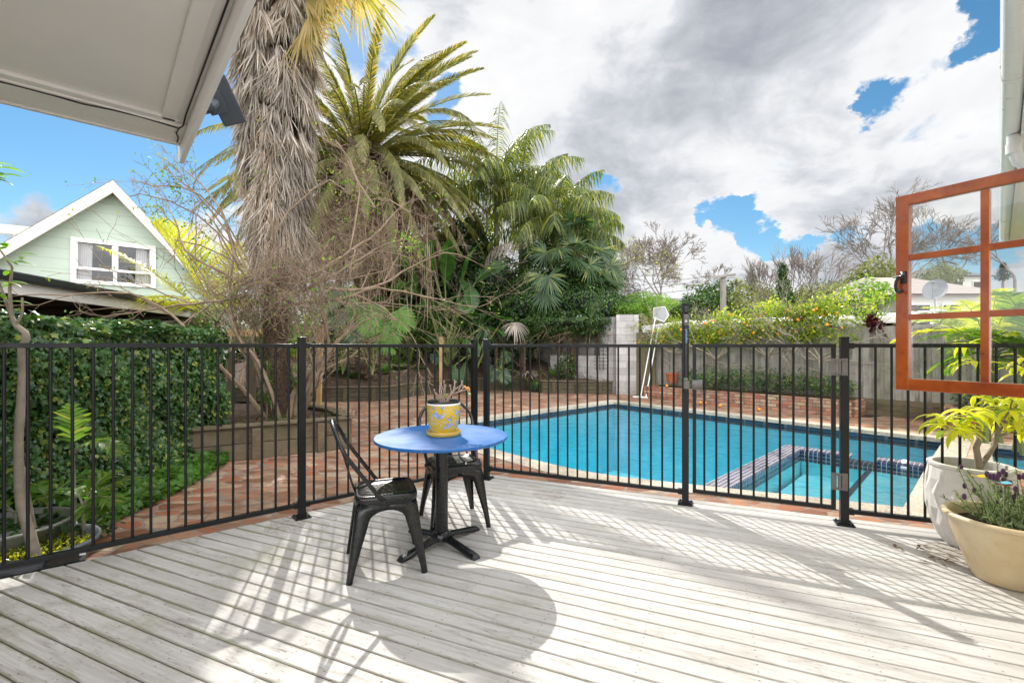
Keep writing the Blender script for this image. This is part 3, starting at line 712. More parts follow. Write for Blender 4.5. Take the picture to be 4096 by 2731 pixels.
# ============================================================ pool fence
ZB, ZT = .10, 1.305
def pool_post(parent, p, ang, h=1.36, w=.05, name='post'):
    b = MB(); b.box((p[0], p[1], h/2), (w, w, h), ang); wpart(b, name, MATS['fence_black'], parent, bevel=.003)
    b = MB(); b.box((p[0], p[1], h+.004), (w+.005, w+.005, .012), ang); wpart(b, 'post_cap', MATS['fence_black'], parent, bevel=.003)
    b = MB(); b.box((p[0], p[1], .006), (.115, .115, .011), ang); b.box((p[0], p[1], .016), (.066, .066, .012), ang)
    for sx in (-.042, .042):
        for sy in (-.042, .042):
            q = Matrix.Rotation(ang, 2) @ Vector((sx, sy)); b.lathe([(0,.024),(.008,.022),(.008,.011)], 6, (p[0]+q.x, p[1]+q.y, 0))
    wpart(b, 'base_plate', MATS['fence_black'], parent, bevel=.002)
def panel(parent, a, c, nbars, gap=.03, zb=ZB, zt=ZT, first=None):
    a = Vector((*a, 0)); c = Vector((*c, 0)); d = (c-a).normalized(); ang = math.atan2(d.y, d.x)
    a2 = a + d*gap; c2 = c - d*gap; L = (c2-a2).length; mid = (a2+c2)/2
    b = MB(); b.box((mid.x, mid.y, zt), (L, .038, .028), ang); wpart(b, 'top_rail', MATS['fence_black'], parent, bevel=.002)
    b = MB(); b.box((mid.x, mid.y, zb), (L, .038, .028), ang); wpart(b, 'bottom_rail', MATS['fence_black'], parent, bevel=.002)
    for q in (a + d*(gap+.012), c - d*(gap+.012)):
        for z in (zb, zt): bb = MB(); bb.box((q.x, q.y, z), (.032, .050, .042), ang); wpart(bb, 'rail_bracket', MATS['fence_black'], parent, bevel=.004)
    for i in range(nbars):
        p = a + (c-a)*((i+1)/(nbars+1))
        t = MB(); t.tube([(0,0,zb+.014), (0,0,zt-.014)], .0082, 10, caps=False); o = t.build('bar', MATS['fence_black'], parent, smooth=True); o.location = (p.x-parent.location.x, p.y-parent.location.y, -parent.location.z)
dL = Vector((1.228, 1.03)).normalized(); dR = Vector((1.684, -.725)).normalized()
P1 = Vector((-1.60, 3.51)); Pf = Vector((-.371, 4.54)); Pg = Vector((-.25, 4.54)); Pt = Vector((1.434, 3.815)); Ph = Vector((2.43, 3.375))
aL = math.atan2(dL.y, dL.x); aR = math.atan2(dR.y, dR.x)
f1 = thing('pool_fence', 'black tubular pool fence run along the left deck edge beside the ivy hedge', 'fence', (P1.x, P1.y, 0), 0, 'black pool fence runs')
P0 = P1 - dL*2.35
pool_post(f1, P1, aL); pool_post(f1, Pf, aL); pool_post(f1, P0, aL)
panel(f1, P0, P1, 25); panel(f1, P1, Pf, 17)
f2 = thing('pool_fence', 'black tubular pool fence run between the deck corner and the tall latch post', 'fence', (Pg.x, Pg.y, 0), 0, 'black pool fence runs')
pool_post(f2, Pg, aR); panel(f2, Pg, Pt, 19)
f3 = thing('pool_fence', 'black tubular pool fence run from the hinge post to behind the big pots', 'fence', (Ph.x, Ph.y, 0), 0, 'black pool fence runs')
pool_post(f3, Ph, aR, w=.052)
Pe = Ph + Vector((1, -.40)).normalized()*1.97
panel(f3, Ph, Pe, 20, zb=.10); pool_post(f3, Pe, aR)
# tall latch post with its pull-up latch
lp = thing('latch_post', 'tall black gate post carrying a pull-up lock and long latch tube', 'gate post', (Pt.x, Pt.y, 0))
pool_post(lp, Pt, aR, h=1.645, w=.052)
nR = Vector((-dR.y, dR.x)); nR = nR if nR.y < 0 else -nR      # towards the deck
q = Pt + nR*.04 + dR*.008
b = MB(); b.box((q.x, q.y, 1.23), (.026, .026, .62), aR); wpart(b, 'latch_tube', MATS['black_metal'], lp, bevel=.006)
b = MB(); b.box((q.x, q.y, 1.60), (.030, .036, .05), aR); wpart(b, 'pull_knob', MATS['black_metal'], lp, bevel=.006)
b = MB(); q2 = q + nR*.002; b.box((q2.x, q2.y, 1.515), (.036, .044, .092), aR); lk = wpart(b, 'lock_body', MATS['latch_grey'], lp, bevel=.008)
b = MB(); q3 = q2 + nR*.024
b.tube([(q3.x, q3.y, 1.505), (q3.x+nR.x*.004, q3.y+nR.y*.004, 1.505)], .011, 16); o = b.build('key_cylinder', MATS['steel'], lk)
b = MB(); q4 = Pt + nR*.035 + dR*.012; b.box((q4.x, q4.y, .985), (.045, .044, .065), aR); b.box((q4.x-dR.x*.006, q4.y-dR.y*.006, 1.03), (.032, .048, .024), aR); wpart(b, 'latch_catch', MATS['hinge_grey'], lp, bevel=.005)
# lettering on the latch tube
simple('light_blue_print', (.25,.55,.75), None, .5, bump=0)
fc = bpy.data.curves.new('lettering', 'FONT'); fc.body = 'magnalatch'; fc.size = .026; fc.align_x = 'CENTER'; fc.align_y = 'CENTER'; fc.extrude = .0003
fo = bpy.data.objects.new('lettering', fc); COL.objects.link(fo); fc.materials.append(MATS['light_blue_print']); fo.parent = lp
q5 = q + nR*.0142
zax = Vector((nR.x, nR.y, 0)); xax = Vector((0,0,1)); yax = zax.cross(xax)
fo.matrix_basis = Matrix.Translation(Vector((q5.x-lp.location.x, q5.y-lp.location.y, 1.385))) @ Matrix((xax, yax, zax)).transposed().to_4x4()
_me = bpy.data.meshes.new_from_object(fo.evaluated_get(bpy.context.evaluated_depsgraph_get())); _m4 = fo.matrix_basis.copy()
bpy.data.objects.remove(fo); fo = bpy.data.objects.new('lettering', _me); COL.objects.link(fo); fo.parent = lp; fo.matrix_basis = _m4
# gate
gt = thing('pool_gate', 'black self-closing pool gate between the latch post and the hinge post', 'gate', (Ph.x, Ph.y, 0))
ga = Pt + dR*.055; gb = Ph - dR*.052
gd = (gb-ga).normalized(); ag = math.atan2(gd.y, gd.x); L = (gb-ga).length; md = (ga+gb)/2
b = MB(); zt, zb = 1.305, .115
b.box((md.x, md.y, zt), (L, .032, .028), ag); b.box((md.x, md.y, zb), (L-.055, .030, .028), ag)
for p in (ga, gb): b.box((p.x+(gd.x*.014 if p is ga else -gd.x*.014), p.y+(gd.y*.014 if p is ga else -gd.y*.014), (zt+zb)/2-.014), (.027, .030, zt-zb-.0005), ag)
wpart(b, 'frame', MATS['fence_black'], gt, bevel=.002)
for i in range(10):
    p = ga + (gb-ga)*((i+1)/11); t = MB(); t.tube([(0,0,zb+.014), (0,0,zt-.014)], .0082, 10, caps=False); o = t.build('bar', MATS['fence_black'], gt, smooth=True); o.location = (p.x-gt.location.x, p.y-gt.location.y, 0)
b = MB(); q = ga + gd*.03 + nR*.012
b.tube([(q.x-gd.x*.03, q.y-gd.y*.03, .985), (q.x+gd.x*.045, q.y+gd.y*.045, .985)], .042, 20); lt = wpart(b, 'latch_striker', MATS['hinge_grey'], gt, bevel=.004)
for zc in (1.15, .315):
    c_ = (gb + (Ph - dR*.02))/2 + nR*.026
    b = MB()
    b.box((c_.x-dR.x*.034, c_.y-dR.y*.034, zc), (.036, .006, .125), aR); b.box((c_.x+dR.x*.034, c_.y+dR.y*.034, zc), (.036, .006, .125), aR)
    b.tube([(c_.x+nR.x*.012, c_.y+nR.y*.012, zc-.05), (c_.x+nR.x*.012, c_.y+nR.y*.012, zc+.05)], .010, 12)
    b.box((c_.x, c_.y, zc+.052), (.05, .024, .014), aR); b.box((c_.x, c_.y, zc-.052), (.05, .024, .014), aR)
    for sx in (-.036, .036):
        for sz in (-.045, .045):
            r_ = c_ + dR*sx + nR*.003; b.tube([(r_.x, r_.y, zc+sz), (r_.x+nR.x*.004, r_.y+nR.y*.004, zc+sz)], .006, 8)
    wpart(b, 'hinge', MATS['hinge_grey'], gt, bevel=.001)

# ============================================================ metal chairs
def make_chair(label):
    r = thing('metal_chair', label, 'chair', (0,0,0), 0, 'black pressed metal chairs')
    # seat
    prof = [(1.0,.398),(1.015,.412),(1.03,.432),(1.02,.446),(.985,.455),(.93,.456),(.88,.450),(.84,.4455),(.5,.444),(.02,.443)]
    NS = 48; V = []
    def se(a, s_):
        ca, sa = math.cos(a), math.sin(a); e = .36
        x = math.copysign(abs(ca)**e, ca); y = math.copysign(abs(sa)**e, sa)
        wy = .172 + .010*(x*.5+.5)
        return x*.172*s_, y*wy*s_
    for s_, z in prof:
        for j in range(NS): x, y = se(2*math.pi*j/NS, s_); V.append((x, y, z))
    b = MB(); b.add(V, np.array([(i*NS+j, i*NS+(j+1) % NS, (i+1)*NS+(j+1) % NS, (i+1)*NS+j) for i in range(len(prof)-1) for j in range(NS)]))
    b.add(V[-NS:], [tuple(range(NS))])
    seat = b.build('seat', MATS['black_metal'], r, smooth=True)
    # four legs, each a folded sheet that runs up into half of the arch on both sides
    for sx, sy in ((1,1), (1,-1), (-1,1), (-1,-1)):
        Ft = Vector((sx*.215, sy*.215, 0)); T = Vector((sx*.163, sy*.170, .412))
        def side(ax):       # ax: 0 -> sheet running along x towards the middle, 1 -> along y
            inner = []; outer = []; K = 14
            for i in range(K+1):
                s_ = i/K
                if s_ < .62:
                    z = .31*s_/.62; c_ = Ft.lerp(T, z/.412); w = .024+.050*(z/.31)**1.2
                    ip = Vector(c_); ip[ax] -= math.copysign(w, c_[ax]); op = c_
                else:
                    q_ = (s_-.62)/.38; z0 = .31; c0_ = Ft.lerp(T, z0/.412); w = .074
                    xs = abs(c0_[ax])-w; a_ = q_*math.pi/2
                    xi = xs*math.cos(a_); zi = z0 + (.372-z0)*math.sin(a_)
                    cc = Ft.lerp(T, min(1, zi/.412)); ip = Vector(cc); ip[ax] = math.copysign(xi, cc[ax]) if xi > 1e-6 else 0; ip.z = zi
                    if q_ < .4: zz = z0 + (.412-z0)*q_/.4; op = Ft.lerp(T, zz/.412)
                    else:
                        k_ = (q_-.4)/.6; op = Vector(T); op[ax] = T[ax]*(1-k_)
                inner.append(ip); outer.append(op)
            n1 = len(inner)
            md_ = []                      # slight outward swell of the pressed sheet
            for ip, op in zip(inner, outer):
                m_ = (ip+op)/2; m_[1-ax] += math.copysign(.006, (op[1-ax] if abs(op[1-ax]) > 1e-4 else 1)); md_.append(m_)
            V = outer+md_+inner
            return V, [(i, i+1, n1+i+1, n1+i) for i in range(n1-1)] + [(n1+i, n1+i+1, 2*n1+i+1, 2*n1+i) for i in range(n1-1)]
        b = MB()
        for ax in (0, 1): V, F = side(ax); b.add(V, F)
        o = b.build('leg', MATS['black_metal'], r, smooth=True)
        bm = bmesh.new(); bm.from_mesh(o.data); bmesh.ops.remove_doubles(bm, verts=bm.verts, dist=.0006); bmesh.ops.recalc_face_normals(bm, faces=bm.faces)
        bm.to_mesh(o.data); bm.free()
        sm = o.modifiers.new('thick', 'SOLIDIFY'); sm.thickness = .004; sm.offset = 0
        b = MB(); iF = Ft.lerp(T, .0) + Vector((-sx*.012, -sy*.012, .0)); iT = Ft.lerp(T, .30/.412) + Vector((-sx*.022, -sy*.022, 0)); 
        b.tube([iF, iF.lerp(iT, .3), iF.lerp(iT, .36), iT], [.0150, .0165, .0175, .026], 12); o2 = b.build('foot_tube', MATS['black_metal'], o, smooth=True)
        b = MB(); b.tube([Vector((iF.x, iF.y, .0)), iF+Vector((0,0,.012))], .0165, 12); b.build('rubber_foot', MATS['cable_black'], o)
    # hooped back
    pts = []
    key = [(-.015,.186,.425), (-.045,.192,.455), (-.10,.200,.53), (-.165,.208,.62), (-.225,.212,.705)]
    arch = [(-.225-.075*math.sin(t), .212*math.cos(t), .705+.165*math.sin(t)) for t in [math.pi*k/16 for k in range(1, 16)]]
    pts = key + arch + [(x, -y, z) for x, y, z in reversed(key)]
    b = MB(); b.tube(pts, .0118, 12); b.build('back_hoop', MATS['black_metal'], r, smooth=True)
    b = MB()
    for s_ in (-1, 1): b.tube([(-.02, s_*.176, .428), (-.02, s_*.208, .428)], .008, 10); b.tube([(-.02, s_*.204, .428), (-.02, s_*.212, .428)], .012, 6)
    b.build('bolt', MATS['black_metal'], r)
    b = MB(); sl_ = [(-.168,.44), (-.185,.49), (-.215,.60), (-.250,.72), (-.285,.82), (-.298,.866)]; V = []
    for x, z in sl_:
        for y in (-.034, -.018, 0, .018, .034): V.append((x - .006*(1-(y/.034)**2), y, z))
    b.add(V, np.array([(i*5+j, i*5+j+1, (i+1)*5+j+1, (i+1)*5+j) for i in range(len(sl_)-1) for j in range(4)]))
    o = b.build('back_slat', MATS['black_metal'], r, smooth=True); sm = o.modifiers.new('thick', 'SOLIDIFY'); sm.thickness = .004
    return r
ch1 = make_chair('black metal chair left of the blue table, its back hoop to the left')
ch1.location = (-.765, 2.785, 0); ch1.rotation_euler.z = math.atan2(.36, .93)-.03
ch2 = copy_tree(ch1); ch2['label'] = 'black metal chair behind the blue table, facing the camera'
ch2.location = (-.435, 3.44, 0); ch2.rotation_euler.z = math.atan2(-.925, .375)
# ============================================================ table
TC = Vector((-.462, 3.035, 0))
tb = thing('bistro_table', 'round blue painted table on a black pedestal with four splayed feet', 'table', TC)
b = MB(); TZ = .716
rg = random.Random(2); 
b.lathe([(0.0,TZ-.022),(.40,TZ-.022),(.425,TZ-.021),(.431,TZ-.016),(.432,TZ-.004),(.429,TZ),(.40,TZ+.0005),(0.0,TZ+.0005)], 96)
b.build('table_top', MATS['blue_paint'], tb, smooth=False)
b = MB(); b.lathe([(.0405,.06),(.0405,.685)], 32); b.lathe([(.06,.045),(.058,.075),(.0455,.092),(.0405,.094)], 32); b.build('pedestal', MATS['black_metal'], tb, smooth=True)
b = MB(); b.box((0,0,.689), (.30,.06,.008), .8); b.box((0,0,.6895), (.30,.06,.007), .8+R(90)); b.build('top_bracket', MATS['black_metal'], tb)
for k in range(4):
    a = R(49+90*k); b = MB(); V = []; secs = [(.02,.042,.045,.070),(.07,.034,.042,.066),(.10,.030,.038,.060),(.20,.030,.022,.044),(.27,.031,.006,.034),(.315,.030,.001,.026),(.335,.025,.0005,.008)]
    for rr, hw, z0, z1 in secs:
        for (y, z) in ((-hw,z0),(-hw,z0+(z1-z0)*.55),(-hw*.62,z1),(hw*.62,z1),(hw,z0+(z1-z0)*.55),(hw,z0)):
            V.append((rr*math.cos(a)-y*math.sin(a), rr*math.sin(a)+y*math.cos(a), z))
    b.add(V, [(i*6+j, (i+1)*6+j, (i+1)*6+(j+1) % 6, i*6+(j+1) % 6) for i in range(len(secs)-1) for j in range(6)] + [tuple(range(6)), tuple((len(secs)-1)*6+5-j for j in range(6))])
    o = fixn(b.build('foot', MATS['black_metal'], tb, bevel=.003))
# flower pot on the table
pc = Vector((-.4525, 3.05, TZ))
pt_ = thing('flower_pot', 'yellow glazed pot with blue flowers standing on the blue table', 'flower pot', pc)
b = MB(); b.lathe([(0,.018),(.082,.018),(.090,.030),(.101,.09),(.108,.15),(.1115,.205),(.1115,.2135),(.106,.2135),(.104,.205),(.104,.16)], 48); b.build('pot', MATS['floral_glaze'], pt_, smooth=True)
b = MB(); b.lathe([(0,.002),(.108,.002),(.1125,.008),(.1130,.028),(.1115,.031),(.107,.030),(.105,.016),(0,.014)], 48); b.build('saucer', MATS['yellow_glaze'], pt_, smooth=True)
b = MB(); b.lathe([(.100,.19),(.1035,.212),(.1055,.226),(.1035,.229),(.099,.228),(.097,.215),(.094,.19)], 48); b.build('inner_pot', MATS['inner_pot'], pt_, smooth=True)
b = MB(); b.disc((0,0,.196), .0955, 24); b.build('soil', MATS['potting_soil'], pt_)
b = MB(); fl = MB(); lf = MB(); rg = random.Random(4)
def px(x, y):       # pot close-up pixels to local coordinates
    return ((x-745)/1508*250/1846*3.05, (y-640)/1568*260/1846*3.05)
stems = [[(700,630),(600,520),(560,400),(540,300)],[(700,620),(655,500),(600,420),(575,385)],[(730,620),(660,470),(640,330),(645,230)],[(740,610),(700,440),(670,300),(640,210)],[(750,600),(745,430),(760,330),(700,150)],
         [(760,600),(760,380),(770,250),(770,90)],[(765,600),(785,400),(800,280),(815,185)],[(790,610),(860,480),(960,350),(1010,130)],[(800,620),(900,440),(940,340),(915,190)],[(840,620),(930,430),(1040,280),(1190,180),(1200,90)],
         [(800,600),(960,400),(1130,350),(1290,300),(1340,270)],[(1020,280),(1012,200),(1005,60)],[(1130,340),(1200,290),(1225,240)],[(1100,330),(1150,230),(1190,130)],[(1200,190),(1225,230)]]
for i, st in enumerate(stems):
    yo = rg.uniform(-.03, .03); pts = []
    for k, (x, y) in enumerate(st):
        dx, dz = px(x, y); pts.append((dx, yo*k/max(1,len(st)-1)*1.6+rg.uniform(-.004,.004), .205-dz*1.0))
    b.tube(pts, [.0042-.0012*k/len(pts) for k in range(len(pts))], 6)
    if i not in (11, 14): 
        e = pts[-1]; 
        for q_ in range(3): b.sphere((e[0]+rg.uniform(-.004,.004), e[1], e[2]+rg.uniform(-.003,.004)), .0042, 6)
for (x, y) in ((1270,230),(1330,270),(1360,300),(1345,260)):
    dx, dz = px(x, y)
    for q_ in range(4): fl.sphere((dx+rg.uniform(-.006,.006), -.02+rg.uniform(-.01,.01), .205-dz+rg.uniform(-.006,.006)), .0055, 6, sz=1.3)
def leaf(mb, p, d, w, L): 
    d = Vector(d).normalized(); s_ = d.cross(Vector((0,-1,.3))).normalized()*w; p = Vector(p)
    mb.add([p, p+d*L*.5+s_, p+d*L, p+d*L*.5-s_], [(0,1,2,3)])
leafmat('pale_leaf', (.30,.38,.16), (.40,.48,.24), .3)
for (x, y, dd) in ((1330,350,(1,0,-.8)), (800,470,(.4,-.5,.6)), (820,440,(-.4,-.5,.2)), (690,540,(0,-.5,.5)), (790,440,(.8,-.4,.5))):
    dx, dz = px(x, y); leaf(lf, (dx, -.02, .205-dz), dd, .010, .028)
st_ = b.build('stems', MATS['dry_stem'], pt_, smooth=True); fl.build('flowers', MATS['orange_flower'], pt_, smooth=True); lf.build('leaves', MATS['pale_leaf'], pt_)

# ============================================================ window sash
A0 = Vector((2.02, 2.42, 0)); sd_ = Vector((.491, -.871, 0)).normalized(); SL = .93; angs = math.atan2(sd_.y, sd_.x)
zb_, zt_ = 1.075, 2.078
ws = thing('window_sash', 'open varnished timber casement window sash with small panes', 'window', (A0.x, A0.y, zb_), angs)
H = zt_-zb_; b = MB()
D = .038
b.box((.0275, 0, H/2), (.055, D, H)); b.box((SL-.026, 0, H/2), (.052, D, H))
b.box((SL/2, 0, .03), (SL-.104, D-.002, .060)); b.box((SL/2, 0, H-.026), (SL-.104, D-.002, .052))
b.build('frame', MATS['varnished_timber'], ws, bevel=.003)
mx = [.052+(SL-.104)*k/3 for k in (1, 2)]; mx = [.335, .62]
zr = [.375, .68]
b = MB()
for x in mx: b.box((x, .002, H/2), (.030, .030, H-.112))
xs = [.052]+mx+[SL-.052]
for z in zr:
    for i in range(3): x0 = xs[i]+(.012 if i else 0); x1 = xs[i+1]-(.012 if i < 2 else 0); b.box(((x0+x1)/2, .002, z), (x1-x0, .0285, .030))
b.build('glazing_bars', MATS['varnished_timber'], ws, bevel=.003)
zs_ = [.060]+zr+[H-.052]
for i in range(3):
    for j in range(3):
        x0 = xs[i]+(.012 if i else 0); x1 = xs[i+1]-(.012 if i < 2 else 0); z0 = zs_[j]+(.012 if j else 0); z1 = zs_[j+1]-(.012 if j < 2 else 0)
        b = MB(); b.add([(x0,.008,z0),(x1,.008,z0),(x1,.008,z1),(x0,.008,z1)], [(0,1,2,3)]); b.build('pane', MATS['sash_glass'], ws)
hb = MB(); zz = .568
hb.box((.036, -.024, zz+.012), (.024, .008, .06)); hb.box((.034,-.032,zz+.012), (.012,.014,.02))
hb.tube([(-.002,-.040,zz+.015), (.03,-.046,zz+.017), (.037,-.05,zz+.013)], [.004,.0065,.008], 10)
hb.tube([(.024,-.046,zz+.012), (.014,-.05,zz-.01), (.012,-.052,zz-.035), (.017,-.052,zz-.058), (.032,-.052,zz-.066), (.045,-.05,zz-.056)], [.008,.007,.0065,.007,.008,.009], 10)
hb.build('latch_handle', MATS['black_metal'], ws, smooth=True)

# ============================================================ house on the right: wall, eave, gutter
hs = thing('house', 'cream weatherboard house at the right edge with white eave gutter', 'house', (4.2, 3.3, 0))
GL = Vector((2.402, 2.266, 0)); ZE = 3.0
def hp(s_, nn_, z): p = GL + UD*s_ - UN*nn_; return (p.x, p.y, z)     # nn_ measured inwards from the gutter's outer edge
def hbox(b, s0, s1, n0, n1, z0, z1, mat=0):
    V = [hp(s_, nn_, z) for s_ in (s0, s1) for nn_ in (n0, n1) for z in (z0, z1)]
    b.add(V, [(0,1,3,2), (4,6,7,5), (0,4,5,1), (2,3,7,6), (0,2,6,4), (1,5,7,3)], mat)
s0, s1 = -3.4, 8.2
b = MB(); hbox(b, s0, 2.0, .62, .72, 0, ZE); m, n = newmat('weatherboard_cream'); o = n.obj(); z = n.sep(o)[2]
w_ = n.math('FRACT', n.math('DIVIDE', z, .15))
surf(m, n, principled(n, n.mix(n.mr(w_, .0, .06, 1, 0), (.68,.65,.58), (.25,.23,.2)), .6, 0, n.bump(w_, .8, .01)))
fixn(wpart(b, 'wall', MATS['weatherboard_cream'], hs))
b = MB(); hbox(b, s0, 2.45, .135, .625, ZE+.0, ZE+.012); hbox(b, 2.454, s1, .135, .9, ZE, ZE+.012); fixn(wpart(b, 'soffit', MATS['soffit_paint'], hs))
b = MB(); hbox(b, s0, s1, .112, .134, ZE-.03, ZE+.16); hbox(b, s0, s1, .13, .150, ZE-.02, ZE-.001); hbox(b, s0, 2.3, .60, .619, ZE-.05, ZE-.001); fixn(wpart(b, 'fascia', MATS['white_paint'], hs))
b = MB(); prof = [(.108,.13),(.108,.03),(.10,.008),(.085,.0),(.055,-.002),(.030,.004),(.012,.02),(.006,.05),(.010,.10),(.0,.112),(.0,.125),(.012,.125)]
segs = [s0, 1.05, 1.08, 3.4, 3.43, 5.9, 5.93, s1]; V = []
for k_, s_ in enumerate(segs):
    for nn_, z_ in prof: V.append(hp(s_, nn_, ZE+z_))
k = len(prof); b.add(V, np.array([(i*k+j, (i+1)*k+j, (i+1)*k+j+1, i*k+j+1) for i in range(len(segs)-1) for j in range(k-1)]))
for s_ in (1.065, 3.415, 5.915):
    V = [hp(s_+ds, nn_+(.003 if nn_ > .05 else -.003), ZE+z_-.003) for ds in (-.02, .02) for nn_, z_ in prof]; b.add(V, np.array([(j, k+j, k+j+1, j+1) for j in range(k-1)]))
o = wpart(b, 'gutter', MATS['white_plastic'], hs, smooth=True); sm = o.modifiers.new('thick', 'SOLIDIFY'); sm.thickness = .003
b = MB(); b.tube([hp(2.17, .075, ZE-.01), hp(2.17, .075, ZE-.12), hp(2.17, .10, ZE-.22), hp(2.17, .28, ZE-.40), hp(2.17, .52, ZE-.55), hp(2.17, .57, ZE-.65), hp(2.17, .57, .03)], .042, 20); b.tube([hp(2.17,.075,ZE-.075), hp(2.17,.075,ZE-.155)], .048, 20); wpart(b, 'downpipe', MATS['white_plastic'], hs, smooth=True)
b = MB(); hbox(b, s0, s1, .0, .02, ZE+.17, ZE+.18); V = [hp(s0,.0,ZE+.17), hp(s1,.0,ZE+.17), hp(s1,4.2,ZE+1.7), hp(s0,4.2,ZE+1.7)]; b.add(V, [(0,1,2,3)]); simple('roof_grey', (.12,.12,.13), None, .7); wpart(b, 'roof', MATS['roof_grey'], hs)

# ============================================================ eave overhead on the left
ER = 2.62
er = thing('eave', 'white painted roof eave overhanging the deck at the top left', 'roof eave', (-2.13, 2.98, ER))
EC = Vector((-2.155, 3.0, 0)); EU = UD; EV = Vector((.680, -.733, 0)).normalized()    # corner; EU away from camera right, EV towards camera
EV = Vector((1.113, -1.247, 0)).normalized(); EUu = Vector((.587, .531, 0)).normalized()
def ep(a_, c_, z): p = EC - EUu*a_ + EV*c_; return (p.x, p.y, z)   # a_ back along the eave, c_ along the barge
def ebox(b, a0, a1, c0, c1, z0, z1):
    V = [ep(a_, c_, z) for a_ in (a0, a1) for c_ in (c0, c1) for z in (z0, z1)]
    b.add(V, [(0,1,3,2), (4,6,7,5), (0,4,5,1), (2,3,7,6), (0,2,6,4), (1,5,7,3)])
b = MB(); ebox(b, -.002, 5, .27, 5, ER+.030, ER+.045); fixn(wpart(b, 'soffit', MATS['soffit_paint'], er))
b = MB(); ebox(b, .0, 5, .0, .275, ER+.0, ER+.03); fixn(wpart(b, 'eave_board', MATS['soffit_paint'], er, bevel=.004))
b = MB(); ebox(b, .045, 5, .265, .335, ER+.008, ER+.031); ebox(b, .055, .125, .30, 5, ER+.008, ER+.029); fixn(wpart(b, 'trim', MATS['soffit_paint'], er, bevel=.006))
b = MB(); ebox(b, .0, 5, -.03, -.001, ER-.012, ER+.16); fixn(wpart(b, 'fascia', MATS['white_paint'], er, bevel=.003))
b = MB(); V = [ep(a_, c_, z) for a_ in (-.028, .0) for (c_, z) in ((-.15, ER-.03), (-.10, ER-.10), (5, ER-.055), (5, ER+.22), (-.15, ER+.22))]
b.add(V, [(0,1,2,3,4), (9,8,7,6,5), (0,5,6,1), (1,6,7,2), (2,7,8,3), (3,8,9,4), (4,9,5,0)]); fixn(wpart(b, 'barge_board', MATS['soffit_paint'], er, bevel=.004))
b = MB(); ebox(b, -.0, 5, -.05, 5, ER+.225, ER+.25); fixn(wpart(b, 'roof', MATS['roof_grey'], er))
rg = random.Random(7); pts = [ep(.02, .02, ER-.006), ep(.022, .10, ER-.006), ep(.04, .17, ER-.007), ep(.035, .255, ER-.006)]
for k in range(28): pts.append(ep(.10+k*.12, .262+.010*math.sin(k*1.1)+rg.uniform(-.006,.006), ER-.004+.004*math.sin(k*1.7)))
pts2 = [ep(.035, .25, ER-.004)] + [ep(.02, .30+k*.12, ER-.002+.02*(k > 0)) for k in range(22)]
b = MB(); b.tube(pts, .0042, 6); b.tube(pts2, .0042, 6); wpart(b, 'cable', MATS['cable_black'], er, smooth=True)
# floodlight with its back to us, fixed outside the barge board
fdp = at(852, 405, 2.72)
fl_ = thing('floodlight', 'dark grey floodlight mounted on the outer edge of the overhead eave', 'floodlight', fdp)
b = MB(); nrm = Vector((.45,-.62,-.64)).normalized(); upv = Vector((-.60,-.30,0)).normalized()
rx = nrm.cross(Vector((.38,0,-.92))).normalized(); ry = rx.cross(nrm)
rot = Matrix((rx, ry, nrm)).transposed()
b.box((0,0,0), (.13, .27, .018), 0, 0, rot); o = b.build('housing', MATS['lamp_grey'], fl_, bevel=.012); o.location = (.055, .02, .01)
b = MB(); b.box((0,0,.0), (.10, .12, .03), 0, 0, rot); b.tube([Vector((0,0,0)), nrm*.03+Vector((-.02,0,-.01)), nrm*.06+Vector((-.09,0,-.02))], [.03,.035,.03], 14); o = b.build('mount', MATS['lamp_grey'], fl_, bevel=.004); o.location = (.02, -.01, -.015)
b = MB(); b.tube([(-.05,-.03,-.06), (-.01,-.05,-.085), (.05,-.04,-.095)], .004, 6); b.build('lead', MATS['cable_black'], fl_)

# ============================================================ big pots on the right
def faceted_pot(c, r, h):
    t = thing('plant_pot', 'tall white pot with faceted sides by the house wall', 'plant pot', c)
    NS = 14; prof = [(.60,0),(.78,.10),(.93,.25),(1.04,.45),(1.07,.62),(1.04,.80),(.985,.96)]; V = []
    V = []
    for i, (rr, z) in enumerate(prof):
        for j in range(NS*2):
            a = math.pi*(j)/NS + (math.pi/NS if i % 2 else 0)
            bulge = 1.0 if ((j % 2 == 0)) else .955
            if i in (0, len(prof)-1): bulge = .985
            V.append((rr*r*bulge*math.cos(a), rr*r*bulge*math.sin(a), z*h))
    K = NS*2; F = []
    for i in range(len(prof)-1):
        for j in range(K):
            a, b_, c_, d_ = i*K+j, i*K+(j+1) % K, (i+1)*K+(j+1) % K, (i+1)*K+j
            if i % 2: a, b_, c_, d_ = i*K+j, i*K+(j+1) % K, (i+1)*K+(j+2) % K, (i+1)*K+(j+1) % K
            F += [(a, b_, d_), (b_, c_, d_)]
    b = MB(); b.add(V, np.array(F)); 
    b.lathe([(.985*r,.955*h),(1.0*r,.965*h),(1.0*r,.995*h),(.97*r,h),(.86*r,h),(.85*r,.985*h),(.84*r,.70*h)], 40)
    b.build('body', MATS['white_concrete'], t)
    b = MB(); b.disc((0,0,h*.80), r*.85, 24); b.build('soil', MATS['potting_soil'], t)
    return t
wp_c = Vector((3.0, 3.02, 0)); wp = faceted_pot(wp_c, .215, .535)
bp_c = Vector((2.745, 2.56, 0)); bpot = thing('plant_pot', 'wide cream glazed bowl pot in front of the white one', 'plant pot', bp_c)
b = MB(); b.lathe([(r_*.955, z_*.945) for r_, z_ in [(0,.0),(.135,.0),(.150,.012),(.175,.08),(.212,.18),(.245,.28),(.262,.345),(.268,.352),(.281,.356),(.284,.366),(.278,.378),(.262,.381),(.250,.375),(.243,.35),(.22,.30)]], 56); b.build('body', MATS['cream_glaze'], bpot, smooth=True)
